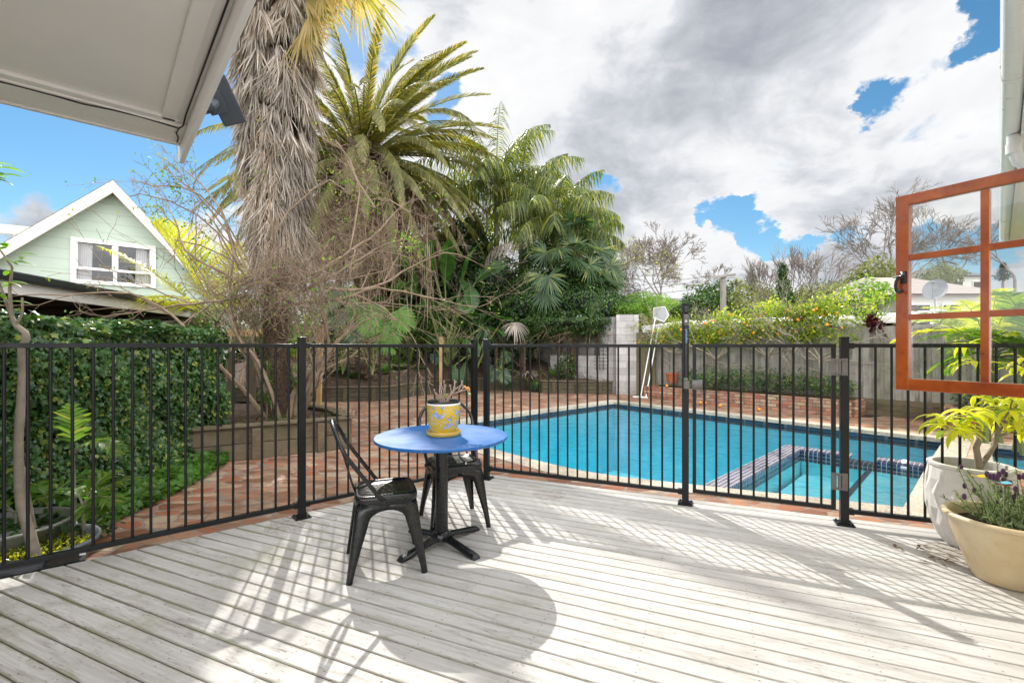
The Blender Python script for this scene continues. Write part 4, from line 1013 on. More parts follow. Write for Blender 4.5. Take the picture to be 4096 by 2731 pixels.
b = MB(); b.disc((0,0,.300), .222, 32); b.build('soil', MATS['potting_soil'], bpot)
# ============================================================ foliage generators (numpy)
UP = np.array([0., 0., 1.])
def nrm(a): return a/np.maximum(np.linalg.norm(a, axis=-1, keepdims=True), 1e-9)
def ribbons(mb, P, D, Wd, L, w, droop, prof=(.55, 1.0, .75), mat=0, fold=0.0):
    """narrow leaflets: base P, direction D, width direction Wd; droops with t^2"""
    N = len(P); L = np.broadcast_to(L, (N,))[:, None]; w = np.broadcast_to(w, (N,))[:, None]; droop = np.broadcast_to(droop, (N,))[:, None]
    K = len(prof); ts = [i/K for i in range(K)]; out = []
    for t, pr in zip(ts, prof):
        c = P + D*L*t - UP*droop*t*t*L
        out += [c - Wd*w*.5*pr, c + Wd*w*.5*pr]
    out.append(P + D*L - UP*droop*L)
    V = np.stack(out, 1).reshape(-1, 3); M = 2*K+1; base = (np.arange(N)*M)[:, None]
    for i in range(K-1): mb_f = base + np.array([[2*i, 2*i+1, 2*i+3, 2*i+2]]); mb.add(V if i == 0 else np.zeros((0, 3)), mb_f - (0 if i == 0 else len(V)), mat)
    mb.add(np.zeros((0, 3)), base + np.array([[2*K-2, 2*K-1, 2*K]]) - len(V), mat)
TEMPL = {
 'ivy': (np.array([(0,-.45),(.30,-.50),(.34,-.12),(.58,.05),(.24,.20),(0,.62),(-.24,.20),(-.58,.05),(-.34,-.12),(-.30,-.50)]), [tuple(range(10))]),
 'oval': (np.array([(0,-.5),(.22,-.22),(.27,.08),(0,.5),(-.27,.08),(-.22,-.22)]), [(0,1,2,3),(0,3,4,5)]),
 'lance': (np.array([(0,-.5),(.13,-.12),(.10,.2),(0,.5),(-.10,.2),(-.13,-.12)]), [(0,1,2,3),(0,3,4,5)]),
}
def leaves(mb, P, Nn, size, rng, kind='oval', mat=0, jitter=.6, up=None, fold=.18):
    N = len(P); Nn = nrm(Nn + rng.normal(0, jitter, (N, 3)))
    r = rng.normal(0, 1, (N, 3)) if up is None else np.broadcast_to(up, (N, 3)) + rng.normal(0, .45, (N, 3))
    T = nrm(r - Nn*np.sum(r*Nn, 1, keepdims=True)); B = np.cross(Nn, T)
    tv, tf = TEMPL[kind]; size = np.broadcast_to(size, (N,))[:, None, None]
    V = P[:, None, :] + (B[:, None, :]*tv[None, :, 0:1] + T[:, None, :]*tv[None, :, 1:2] + Nn[:, None, :]*(np.abs(tv[None, :, 0:1])*fold))*size
    k = len(tv); base = (np.arange(N)*k)[:, None]; V = V.reshape(-1, 3)
    for i, f in enumerate(tf): mb.add(V if i == 0 else np.zeros((0, 3)), base + np.array([f]) - (0 if i == 0 else len(V)), mat)
def blob(rng, n, c, r, shell=.55):
    """points and outward normals inside an uneven ellipsoid"""
    d = nrm(rng.normal(0, 1, (n, 3))); k = shell + (1-shell)*rng.random((n, 1))**.5
    lump = 1 + .16*np.sin(d[:, :1]*5+c[0]*3) + .14*np.sin(d[:, 1:2]*6+c[2]*2) + .12*np.sin(d[:, 2:3]*7+1)
    r = np.array(r if hasattr(r, '__len__') else (r, r, r))
    return np.array(c) + d*k*lump*r, d
def frond(mb, mb_st, root, az, el, L, bend, rng, nl=60, ll=.5, lw=.035, vee=.35, ldroop=.25, sweep=.55, start=.12, prof_p=(.35, 1.0), st_r=.02, mat=0, side_hang=0.0, twist=0.0, lprof=(.55,1.0,.75), jag=.08):
    """one feather frond: arched stalk with two rows of leaflets"""
    K = 14; p = np.array(root, float); pts = [p.copy()]; tan = []
    e = el; 
    for i in range(K):
        t = (i+1)/K; ee = el - bend*t**1.4
        d = np.array([math.cos(ee)*math.cos(az), math.cos(ee)*math.sin(az), math.sin(ee)]); tan.append(d)
        p = p + d*L/K; pts.append(p.copy())
    pts = np.array(pts); tan.append(tan[-1]); tan = np.array(tan)
    if mb_st is not None: mb_st.tube(pts[::2], [st_r*(1-.85*i/(K/2)) for i in range(len(pts[::2]))], 4, caps=False)
    t = np.linspace(start, .995, nl); idx = t*K; i0 = np.minimum(idx.astype(int), K-1); fr = (idx-i0)[:, None]
    C = pts[i0]*(1-fr) + pts[i0+1]*fr; Tn = nrm(tan[i0]*(1-fr)+tan[i0+1]*fr)
    side0 = np.array([-math.sin(az), math.cos(az), 0.]); side = np.broadcast_to(side0, (nl, 3)); upn = nrm(np.cross(Tn, side)); upn = upn*np.sign(upn[:, 2:3]+1e-6)
    if twist: side = side*math.cos(twist) + upn*math.sin(twist); upn = nrm(np.cross(side, Tn)); 
    a, b_ = prof_p; lp = np.clip(np.sin(np.pi*np.clip(t*.92+.06, 0, 1))**.6, .12, 1)
    for s_ in (-1, 1):
        sw = sweep + rng.normal(0, jag, (nl, 1))
        D = nrm(side*s_*(1-.25*sw) + Tn*sw + upn*(vee + rng.normal(0, jag, (nl, 1))) - UP*side_hang)
        Wd = nrm(np.cross(D, upn + rng.normal(0, .15, (nl, 3))))
        ribbons(mb, C, D, Wd, ll*lp*rng.uniform(.88, 1.08, nl), lw, ldroop*rng.uniform(.6, 1.4, nl), lprof, mat)
def fan(mb, mb_st, c, n, d, Rr, rng, ns=26, spread=2.6, w=.05, droop=.2, mat=0, stalk=None, cut=.45):
    """one fan leaf: centre c, plane normal n, middle direction d"""
    c = np.array(c, float); n = nrm(np.array(n, float)); d = nrm(np.array(d, float) - n*np.dot(d, n)); s_ = np.cross(n, d)
    a = np.linspace(-spread/2, spread/2, ns) + rng.normal(0, .02, ns)
    D = d*np.cos(a)[:, None] + s_*np.sin(a)[:, None] + n*(.12*np.abs(a)[:, None]/spread); D = nrm(D)
    Wd = nrm(np.cross(D, n) + n*rng.normal(0, .35, (ns, 1)))
    Rl = Rr*(1-.10*np.abs(a)/spread)*rng.uniform(.86, 1.05, ns)
    P = np.broadcast_to(c, (ns, 3)).copy()
    ribbons(mb, P, D, Wd, Rl, w, droop*rng.uniform(.4, 1.6, ns), (.12, 1.0, .95, .6), mat)
    if stalk is not None and mb_st is not None:
        st = np.array(stalk, float); mid = (st+c)/2 + np.array([0, 0, .08*np.linalg.norm(c-st)]); mb_st.tube([st, mid, c], [.014, .011, .008], 4, caps=False)
def grow(mb, p, d, L, r, depth, rng, kids=(2, 4), ang=.55, shrink=.68, wig=.14, grav=0.0, tips=None, minr=.0022, seg=.16, rs=.62, nside=None):
    """branching wood; tips collects twig ends"""
    n = max(2, int(L/max(seg, L/7))); pts = [p.copy()]; q = p.copy(); dd = d.copy(); st = L/n
    for i in range(n):
        dd = nrm(dd + rng.normal(0, wig, 3) + np.array([0, 0, grav])*st*2); q = q + dd*st; pts.append(q.copy())
    r1 = max(minr, r*rs)
    ns = nside or (6 if r > .02 else (4 if r > .006 else 3))
    mb.tube(pts, [r+(r1-r)*i/n for i in range(n+1)], ns, caps=False)
    if depth <= 0:
        if tips is not None: tips.append((pts[-1], dd))
        return
    k = rng.integers(kids[0], kids[1]+1)
    for j in range(k):
        t = 1.0 if j == 0 else rng.uniform(.35, 1.0)
        i0 = min(n-1, int(t*n)); b0 = pts[i0] + (pts[i0+1]-pts[i0])*(t*n-i0)
        perp = nrm(np.cross(dd, rng.normal(0, 1, 3))); a = rng.normal(ang, ang*.3)*(.5 if j == 0 else 1)
        nd = nrm(dd*math.cos(a) + perp*math.sin(a))
        grow(mb, b0, nd, L*shrink*rng.uniform(.75, 1.2), max(minr, r1*(.95 if j == 0 else .72)), depth-1, rng, kids, ang, shrink, wig, grav, tips, minr, seg, rs, nside)
def W3(v): return np.array([v[0], v[1], v[2]], float)
# ---- leaf materials
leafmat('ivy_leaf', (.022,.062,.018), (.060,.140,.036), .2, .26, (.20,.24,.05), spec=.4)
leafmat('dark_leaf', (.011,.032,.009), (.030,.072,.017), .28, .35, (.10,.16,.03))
leafmat('creeper_leaf', (.018,.052,.012), (.050,.120,.024), .35, .35, (.15,.22,.04))
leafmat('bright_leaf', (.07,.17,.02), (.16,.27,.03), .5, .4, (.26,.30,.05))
leafmat('citrus_leaf', (.10,.18,.018), (.27,.33,.03), .5, .28, (.50,.45,.05), spec=.6)
leafmat('phoenix_leaf', (.085,.097,.028), (.19,.185,.055), .46, .55, (.30,.25,.09), tcol=(2.1,1.95,.8))
leafmat('bangalow_leaf', (.045,.078,.015), (.125,.155,.030), .45, .4, (.36,.33,.06))
leafmat('fan_leaf', (.024,.062,.020), (.058,.115,.036), .38, .4, (.24,.24,.05))
leafmat('banana_leaf', (.018,.055,.012), (.038,.105,.018), .45, .35)
leafmat('golden_frond', (.34,.36,.02), (.55,.52,.04), .55, .4, (.50,.40,.12))
leafmat('dead_frond_leaf', (.21,.145,.10), (.37,.275,.20), .25, .8, (.14,.09,.055), spec=.15, tcol=(1.3,1.1,.8))
leafmat('faded_gold', (.34,.24,.10), (.46,.36,.18), .5, .6, (.25,.25,.08))
leafmat('fern_leaf', (.06,.16,.02), (.12,.24,.035), .45, .45)
leafmat('dead_leaf', (.27,.225,.18), (.50,.45,.39), .22, .8, (.20,.15,.10), spec=.15, tcol=(1.3,1.15,.9))
leafmat('dead_brown', (.11,.07,.042), (.23,.165,.105), .25, .85, (.10,.065,.04), spec=.15, tcol=(1.3,1.1,.8))
leafmat('lavender_leaf', (.20,.28,.14), (.36,.43,.28), .25, .7, (.12,.18,.07))
leafmat('lime_leaf', (.42,.46,.03), (.66,.62,.07), .5, .28, (.20,.30,.03), spec=.5)
leafmat('olive_leaf', (.10,.12,.04), (.20,.20,.07), .35, .6)
leafmat('spring_leaf', (.26,.27,.05), (.40,.38,.09), .5, .6)
leafmat('purple_leaf', (.06,.012,.02), (.11,.02,.03), .2, .3)
simple('twig', (.29,.21,.14), (.16,.11,.07), .85, 9, bump=0)
simple('twig_grey', (.27,.235,.20), (.16,.135,.115), .85, 3, bump=0)
simple('far_bark', (.25,.21,.185), (.16,.135,.12), .9, 1.5, bump=0)
simple('frond_stalk', (.16,.20,.06), (.11,.13,.04), .6, 5, bump=0)
simple('palm_trunk', (.16,.10,.065), (.045,.028,.020), .95, 9, bump=1.0, bscale=30, bdist=.05, stretch=(1,1,1.6))
simple('palm_ring_trunk', (.28,.26,.20), (.18,.17,.12), .85, 3, bump=.5, bscale=12, bdist=.01, stretch=(1,1,3))
simple('citrus_bark', (.42,.36,.28), (.26,.22,.16), .85, 12, bump=.3)
simple('orange_fruit', (.85,.33,.02), (.75,.22,.015), .4, 10, bump=.2, bscale=200)

# ============================================================ ivy hedge
rng = np.random.default_rng(1)
hd = thing('ivy_hedge', 'dense clipped ivy hedge with dark glossy leaves along the left side', 'hedge', (-3.95, 4.2, PAV))
def hx(y): return -3.60 - .07*(y-2.5)
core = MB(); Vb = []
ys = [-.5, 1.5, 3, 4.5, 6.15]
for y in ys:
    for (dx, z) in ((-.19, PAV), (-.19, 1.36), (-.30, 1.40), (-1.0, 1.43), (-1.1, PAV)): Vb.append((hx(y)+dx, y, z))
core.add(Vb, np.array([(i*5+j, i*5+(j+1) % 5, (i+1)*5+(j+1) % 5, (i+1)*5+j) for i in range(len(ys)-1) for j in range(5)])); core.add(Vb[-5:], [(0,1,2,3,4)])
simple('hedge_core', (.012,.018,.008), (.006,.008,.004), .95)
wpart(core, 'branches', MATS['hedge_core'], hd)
b = MB()
def hedge_face(n, y0, y1):
    y = rng.uniform(y0, y1, n); z = PAV + rng.random(n)**.95*(1.50-PAV); bump_ = .05*np.sin(y*3.1+z*2.2) + .045*np.sin(z*6.3+y*1.7) + .03*np.sin(y*9+z*7)
    x = hx(y) + bump_ - rng.random(n)*.10 - .04*np.clip((z-1.2)/.3, 0, 1)
    P = np.stack([x, y, z], 1); N_ = np.tile(np.array([1., -.15, .35]), (n, 1)); return P, N_
P, N_ = hedge_face(24000, 2.2, 6.2); leaves(b, P, N_, rng.uniform(.020, .058, len(P)), rng, 'ivy', jitter=.5, up=np.array([0,0,-1.]))
P, N_ = hedge_face(2500, .3, 2.2); leaves(b, P, N_, rng.uniform(.04, .07, len(P)), rng, 'ivy', jitter=.42, up=np.array([0,0,-1.]))
n_ = 8000; y = rng.uniform(.5, 6.25, n_); u = rng.random(n_)*1.0; P = np.stack([hx(y)-u, y, 1.47+.04*np.sin(y*4+u*5)+rng.random(n_)*.07-.05*(u < .06)], 1)
leaves(b, P, np.tile(np.array([.15, 0., 1.]), (n_, 1)), rng.uniform(.035, .07, n_), rng, 'ivy', jitter=.38)
n_ = 3200; z = rng.uniform(PAV, 1.5, n_); u = rng.random(n_)*1.0; P = np.stack([hx(6.2)-u, 6.2+.05*np.sin(z*6)+rng.random(n_)*.06, z], 1)
leaves(b, P, np.tile(np.array([.6, .4, .2]), (n_, 1)), rng.uniform(.035, .065, n_), rng, 'ivy', jitter=.5)
P = np.stack([hx(2.6)+rng.uniform(-.5,.3,900), rng.uniform(2.2,3.0,900), rng.uniform(1.2,1.6,900)], 1); leaves(b, P, np.tile(np.array([.6,-.5,.5]), (900,1)), .065, rng, 'ivy', jitter=.5)
wpart(b, 'ivy_leaves', MATS['ivy_leaf'], hd)
# ground cover at the hedge foot
b = MB(); n_ = 3000; t = rng.random(n_); y = 2.3 + t*4.0; sp = .10+.34*np.sin(np.pi*np.clip(t*1.05, 0, 1))**.6
x = hx(y)+.02 + rng.random(n_)**.8*sp; P = np.stack([x, y, PAV+.02+rng.random(n_)*(.17-.10*(x-hx(y))/.5)], 1)
leaves(b, P, np.tile(np.array([.25, -.2, 1.]), (n_, 1)), rng.uniform(.04, .075, n_), rng, 'ivy', jitter=.4, fold=.05)
tag(b.build('ground_cover', MATS['fern_leaf']), 'low bright green ground cover at the foot of the ivy hedge', 'ground cover', kind='stuff')
b = MB(); n_ = 2600; x = rng.uniform(-4.2, -3.0, n_); y = rng.uniform(2.4, 3.6, n_); keep = (x < -3.05-.25*np.sin(y*3)); x, y = x[keep], y[keep]
P = np.stack([x, y, PAV+.03+rng.random(len(x))*.2], 1); leaves(b, P, np.tile(np.array([.25, -.2, 1.]), (len(x), 1)), rng.uniform(.035, .06, len(x)), rng, 'oval', jitter=.5)
tag(b.build('ground_cover', MATS['creeper_leaf']), 'leafy creeper behind the grey tub at the far left', 'ground cover', kind='stuff')

# ============================================================ shaggy fan palm with a skirt of dead leaves
WPc = np.array([-3.56, 7.0, .2])
wpt = thing('shaggy_palm', 'tall fan palm wearing a thick grey skirt of dead leaves', 'palm tree', tuple(WPc))
b = MB(); pts = [WPc+np.array([.0,.0,0]), WPc+np.array([.0,0,.6]), WPc+np.array([-.03,0,1.4]), WPc+np.array([-.02,0,2.4]), WPc+np.array([.04,0,4]), WPc+np.array([.0,0,7.6])]
b.tube(pts, [.24,.19,.165,.17,.2,.22], 20); wpart(b, 'trunk', MATS['palm_trunk'], wpt, smooth=True)
b = MB(); rngp = np.random.default_rng(7)
n_ = 2600; z = rngp.uniform(.2, 3.2, n_); a = rngp.uniform(0, 2*np.pi, n_); rr = .17+rngp.random(n_)*.03
P = np.stack([WPc[0]+rr*np.cos(a), WPc[1]+rr*np.sin(a), z], 1); D = nrm(np.stack([np.cos(a)*.5, np.sin(a)*.5, rngp.normal(-.9,.5,n_)], 1))
ribbons(b, P, D, nrm(np.cross(D, UP)), rngp.uniform(.03,.10,n_), .012, 0)
wpart(b, 'bark_fibre', MATS['dead_brown'], wpt)
b = MB()
# fans hang down in tiers; radius of the skirt grows with height
def skirt_r(z): return np.interp(z, [2.9, 3.4, 4.0, 5.0, 6.2, 7.4], [.20, .34, .46, .54, .60, .62])
for k in range(1150):
    z = rngp.uniform(2.7, 7.6)**1.0; a = rngp.uniform(0, 2*np.pi); out = skirt_r(z)*rngp.uniform(.62, 1.0)
    c = WPc + np.array([out*math.cos(a), out*math.sin(a), z-WPc[2]])
    rad = np.array([math.cos(a), math.sin(a), 0])
    L_ = rngp.uniform(.32, .62)*(1.35 if z < 3.7 else 1); ns = 14
    sp_ = rngp.uniform(.35, 1.15)
    aa = np.linspace(-sp_/2, sp_/2, ns); s3 = np.cross(UP, rad)
    lean = rngp.normal(.0, .16)
    D = nrm(-UP[None]*np.cos(aa)[:, None] + s3*(np.sin(aa)[:, None]+lean) + rad*rngp.uniform(.05, .45) + rngp.normal(0, .07, (ns, 3)))
    Wd = nrm(np.cross(D, rad + rngp.normal(0, .7, (ns, 3))))
    P = c + s3*np.sin(aa)[:, None]*.04 + rngp.normal(0, .012, (ns, 3))
    ribbons(b, P, D, Wd, L_*rngp.uniform(.55, 1.08, ns), rngp.uniform(.009, .022, ns), rngp.uniform(-.05, .12, ns), (.8, 1.0, .7))
sk = wpart(b, 'dead_leaf_skirt', MATS['dead_leaf'], wpt)
b = MB()
for k in range(46):
    z = rngp.uniform(2.9, 5.2); a = rngp.uniform(0, 2*np.pi); o_ = .25; c = WPc+np.array([o_*math.cos(a), o_*math.sin(a), z-.2]); r_ = skirt_r(z)*.9
    e = c + np.array([(r_-o_)*math.cos(a), (r_-o_)*math.sin(a), -rngp.uniform(.5,1.0)]); b.tube([c, (c+e)/2+np.array([.05*math.cos(a),.05*math.sin(a),.1]), e], [.012,.010,.007], 4, caps=False)
wpart(b, 'dead_stalks', MATS['dead_leaf'], sk) if False else wpart(b, 'dead_stalks', MATS['dead_leaf'], wpt)
b = MB(); bs = MB()
for k in range(34):
    a = rngp.uniform(0, 2*np.pi); el = rngp.uniform(-.5, 1.2); L_ = rngp.uniform(.9, 1.3); root = WPc+np.array([0,0,7.6]); d = np.array([math.cos(a)*math.cos(el), math.sin(a)*math.cos(el), math.sin(el)])
    c = root + d*L_; n_v = nrm(np.cross(np.cross(d, UP), d) + rngp.normal(0,.2,3)); fan(b, bs, c, n_v, d + np.array([0,0,-.25]), rngp.uniform(.75,1.0), rngp, 30, 2.8, .05, .35, stalk=root)
for (tx, ty, aa) in ((1310, 60, .2), (1370, 30, -.1), (1450, 20, -.5), (1300, 190, -1.0), (1390, -40, .3), (1330,120,-.6)):
    c = W3(at(tx-90, ty-60, 6.7)); d = nrm(np.array([1, -.1, aa-.4])); fan(b, bs, c, (-.2,-1,.5), d, .62, rngp, 24, 2.0, .035, .3, stalk=WPc+np.array([0,0,6.9]))
wpart(b, 'crown', MATS['faded_gold'], wpt)
wpart(bs, 'leaf_stalks', MATS['frond_stalk'], wpt)

# ============================================================ big date palm
PS = 1.25; PY = 16.5; PHc = W3(at(1452, 635, PY)); rngf = np.random.default_rng(12)
ph = thing('date_palm', 'large feather-leaved date palm with arching fronds behind the shaggy palm', 'palm tree', (PHc[0]+.2, PY, .6))
b = MB(); b.tube([(PHc[0]+.75, PY, .4), (PHc[0]+.45, PY, 2.2), (PHc[0], PY, 4.5), (PHc[0], PY, PHc[2]-.3)], [.55,.42,.5,.6], 18); b.sphere((PHc[0],PY,PHc[2]-.4), .95, 16, sz=1.3); wpart(b, 'trunk', MATS['palm_trunk'], ph, smooth=True)
b = MB(); bs = MB()
for k in range(130):
    u = (k+.5)/130; el = math.asin(1-1.5*u) + rngf.normal(0, .06); a = k*2.39996 + rngf.normal(0, .1)
    Lf = PS*rngf.uniform(3.6, 4.5)*(1.0 if el < .9 else .9)
    root = PHc + .3*np.array([math.cos(a), math.sin(a), 0]) + np.array([0, 0, .25*math.sin(el)-.1])
    frond(b, bs, root, a, el, Lf, rngf.uniform(.95, 1.5) if el > -.1 else rngf.uniform(.6,1.0), rngf, nl=120, ll=.37*PS, lw=.029*PS, vee=.42, ldroop=.14, sweep=1.2, start=.10, st_r=.035, twist=rngf.normal(0,.25))
for (x, y, elv, azv, L_) in ((0,0,1.45,.8,4.2),(0,0,1.3,-.4,4.3),(0,0,1.4,2.4,4.1),(0,0,1.15,.5,4.4),(0,0,1.05,-.1,4.5),(0,0,1.2,3.4,4.2),(0,0,.9,.25,4.5),(0,0,.8,-.6,4.4),(1480,420,1.35,.3,3.9),(1530,330,1.25,.1,4.0),(1430,330,1.5,2.8,3.9),(1560,420,1.0,-.2,4.2),(1600,500,.75,-.4,4.3),(1560,540,.5,-.1,4.2),(1600,600,.2,.1,4.0),(0,0,-.1,.15,4.6),(0,0,-.35,-.1,4.7),(0,0,-.55,.3,4.6),(0,0,-.2,-.5,4.5),(0,0,-.6,-.3,4.6),(0,0,-.75,.1,4.4),(0,0,.1,3.2,4.6),(0,0,-.2,3.5,4.6),(0,0,.3,2.9,4.6),(0,0,-.45,3.3,4.4),(0,0,-.75,2.9,4.2),(0,0,-.8,-.8,4.2)):
    frond(b, bs, PHc, azv, elv, L_*PS, .75, rngf, nl=120, ll=.38*PS, lw=.029*PS, vee=.42, ldroop=.14, sweep=1.2, start=.1, st_r=.035)
wpart(b, 'crown', MATS['phoenix_leaf'], ph); wpart(bs, 'frond_stalks', MATS['frond_stalk'], ph)
b = MB(); bs = MB()
for (a_, el_, L_, bd_) in ((-.15,-.25,4.3,1.0),(-.35,-.45,4.2,.9),(.1,-.5,4.1,.8),(-.6,-.55,4.0,.8),(.35,-.7,3.8,.7),(-.25,-.8,4.0,.6),(-.05,-.95,3.8,.5),(-.9,-.8,3.9,.6),(3.3,-.7,4.0,.7),(2.9,-.9,3.8,.6),(-1.4,-.9,3.6,.6),(-1.9,-.8,3.6,.6)):
    frond(b, bs, PHc-np.array([0,0,.3]), a_, el_, L_*PS, bd_, rngf, nl=90, ll=.42*PS, lw=.024*PS, vee=-.1, ldroop=.6, sweep=1.1, st_r=.035, jag=.15)
wpart(b, 'dead_fronds', MATS['dead_frond_leaf'], ph)
b = MB()
for k in range(54):
    a = rngf.uniform(0, 2*np.pi); el = rngf.uniform(-1.1, -.35); root = PHc + np.array([.4*math.cos(a), .4*math.sin(a), rngf.uniform(-1.2,-.3)])
    frond(b, bs, root, a, el, PS*rngf.uniform(2.4, 3.9), rngf.uniform(.5, 1.0), rngf, nl=60, ll=.42*PS, lw=.028, vee=-.1, ldroop=.55, sweep=1.0, st_r=.03, jag=.2)
n_ = 5200; a = rngf.uniform(0, 2*np.pi, n_); z = rngf.uniform(-4.2, .1, n_); r_ = .6+rngf.random(n_)*.45*(1+z/5)+.1
P = PHc + np.stack([r_*np.cos(a), r_*np.sin(a), z], 1); D = nrm(np.stack([.35*np.cos(a), .35*np.sin(a), -np.ones(n_)], 1)+rngf.normal(0,.2,(n_,3))); ribbons(b, P, D, nrm(np.cross(D, rngf.normal(0,1,(n_,3)))), rngf.uniform(.25,.75,n_), .022, .1)
wpart(b, 'dead_fronds', MATS['dead_brown'], ph); wpart(bs, 'dead_stalks', MATS['twig'], ph)

# ============================================================ feather palms of the clump (three)
def feather_palm(label, x, y, Y, n, L, seed, el0=1.5, el1=-.3, azr=None, ll=.55, group='feather palms in the far clump', gold=.15):
    rg_ = np.random.default_rng(seed); c = W3(at(x, y, Y)); t = thing('feather_palm', label, 'palm tree', (c[0], Y, .6), 0, group)
    b = MB(); b.tube([(c[0]+.1, Y, .5), (c[0], Y, 2.5), (c[0], Y, c[2]-.1)], [.14,.10,.09], 12); b.tube([(c[0], Y, c[2]-.9), (c[0], Y, c[2]-.1), (c[0], Y, c[2]+.25)], [.12,.13,.05], 12)
    wpart(b, 'trunk', MATS['palm_ring_trunk'], t, smooth=True); b = MB(); bs = MB()
    for k in range(n):
        u = (k+.5)/n; el = el0 + (el1-el0)*u + rg_.normal(0,.07); a = k*2.39996 if azr is None else azr[k % len(azr)] + rg_.normal(0,.15)
        frond(b, bs, c, a, el, L*rg_.uniform(.85,1.1), rg_.uniform(1.0,1.6), rg_, nl=64, ll=ll*1.1, lw=.036, vee=.05, ldroop=1.25, sweep=.40, start=.16, st_r=.022, side_hang=.20, jag=.22, mat=0)
    wpart(b, 'crown', MATS['bangalow_leaf'], t); wpart(bs, 'frond_stalks', MATS['frond_stalk'], t)
    return t
feather_palm('slender feather palm nearest the date palm, reaching highest of the far clump', 1985, 740, 18.6, 22, 3.6, 21, 1.5, -.1)
feather_palm('feather palm in the middle of the far clump', 2085, 800, 18.0, 20, 3.0, 22, 1.4, -.1)
feather_palm('feather palm at the right of the far clump, above the fan palm', 2225, 880, 16.0, 24, 2.5, 23, 1.3, -.2)
feather_palm('small feather palm with golden tips at the right edge of the clump', 2365, 960, 17.5, 8, 1.5, 24, 1.1, .2, ll=.4)

# ============================================================ fan palms
def fan_palm(label, cx, cy, Y, n, seed, R_=.62, mn=.5, mx=1.15, hang=.0, group='fan palms in the far clump', anchors=()):
    rg_ = np.random.default_rng(seed); c = W3(at(cx, cy, Y)); t = thing('fan_palm', label, 'palm tree', (c[0], Y, .6), 0, group)
    b = MB(); b.tube([(c[0], Y, .4), (c[0]+.05, Y, (c[2])/2), (c[0], Y, c[2])], [.13,.11,.12], 12); wpart(b, 'trunk', MATS['palm_trunk'], t, smooth=True); b = MB(); bs = MB()
    for k in range(n):
        el = rg_.uniform(-.6, 1.3); a = rg_.uniform(0, 2*np.pi); d = np.array([math.cos(a)*math.cos(el), -abs(math.sin(a))*math.cos(el) if rg_.random() < .7 else math.sin(a)*math.cos(el), math.sin(el)])
        L_ = rg_.uniform(mn, mx); p = c + d*L_; nn = nrm(np.cross(np.cross(d, UP), d)+np.array([0,-.4,.1])+rg_.normal(0,.25,3)); fan(b, bs, p, nn, d+np.array([0,0,-.3]), R_*rg_.uniform(.8,1.15), rg_, 24, rg_.uniform(2.4,4.2), .05, rg_.uniform(.1,.4), stalk=c)
    for (ax, ay, dy, dx, dz, sp_) in anchors:
        p = W3(at(ax, ay, Y-dy)); fan(b, bs, p, (dx*.2,-1,.25), (dx, -.15, dz), R_*rg_.uniform(.9,1.1), rg_, 24, sp_, .05, .2, stalk=c)
    wpart(b, 'crown', MATS['fan_leaf'], t); wpart(bs, 'leaf_stalks', MATS['frond_stalk'], t); return t
fan_palm('fan palm with splayed round leaves on top of the creeper mound', 2290, 1010, 14.9, 26, 31, anchors=((2185,1010,.6,-.3,-.5,5),(2300,990,.7,.1,.8,4),(2170,1100,.9,-.2,-.9,3.4),(2195,1105,1.1,.5,-.6,3.6),(2180,1165,1.0,-.1,-1,3.0),(2400,1000,.4,.7,.6,4.5),(2420,1110,.5,1,-.2,3.5),(2360,1060,.8,.6,-.3,4.5),(2440,1060,.4,1,.25,3)))
fan_palm('fan palm with drooping yellow-tipped leaves at the right edge of the creeper mound', 2390, 1110, 14.7, 9, 32, R_=.5, mn=.2, mx=.6, anchors=((2370,1190,.5,.2,-1,2.2),(2450,1130,.2,1,-.4,3)))
def side_fan(x, y, Y, label, mat, seed, R_=.6):
    rg_ = np.random.default_rng(seed); p = W3(at(x, y, Y)); t = thing('fan_palm', label, 'palm', (p[0]+.3, Y+.4, .5), 0, 'fan palms in the far clump'); b = MB(); bs = MB()
    fan(b, bs, p, (0,-.6,.8), (0,-.4,-.5), R_, rg_, 28, 3.6, .036, .75, stalk=(p[0]+.3, Y+.4, p[2]-.5)); wpart(b, 'leaf', MATS[mat], t); bs.tube([(p[0]+.3,Y+.4,.5),(p[0]+.3,Y+.4,p[2]-.5)], .04, 8); wpart(bs, 'stem', MATS['palm_trunk'], t)
side_fan(1945, 1305, 14.2, 'single drooping pale green fan leaf above the fence corner', 'fan_leaf', 41)
side_fan(2060, 1290, 14.2, 'single drooping withered fan leaf left of the creeper mound', 'dead_leaf', 42, .5)
# hanging dead frond
rg_ = np.random.default_rng(50); b = MB(); bs = MB(); p = W3(at(2110, 985, 15.2))
frond(b, bs, p, math.pi+.15, .35, 1.9, 1.9, rg_, nl=60, ll=.5, lw=.02, vee=-.3, ldroop=1.0, sweep=.8, st_r=.02, jag=.2)
t = thing('dead_frond', 'pale dead palm frond hanging in front of the dark far clump', 'palm frond', tuple(p)); wpart(b, 'leaflets', MATS['dead_leaf'], t); wpart(bs, 'stalk', MATS['twig'], t)

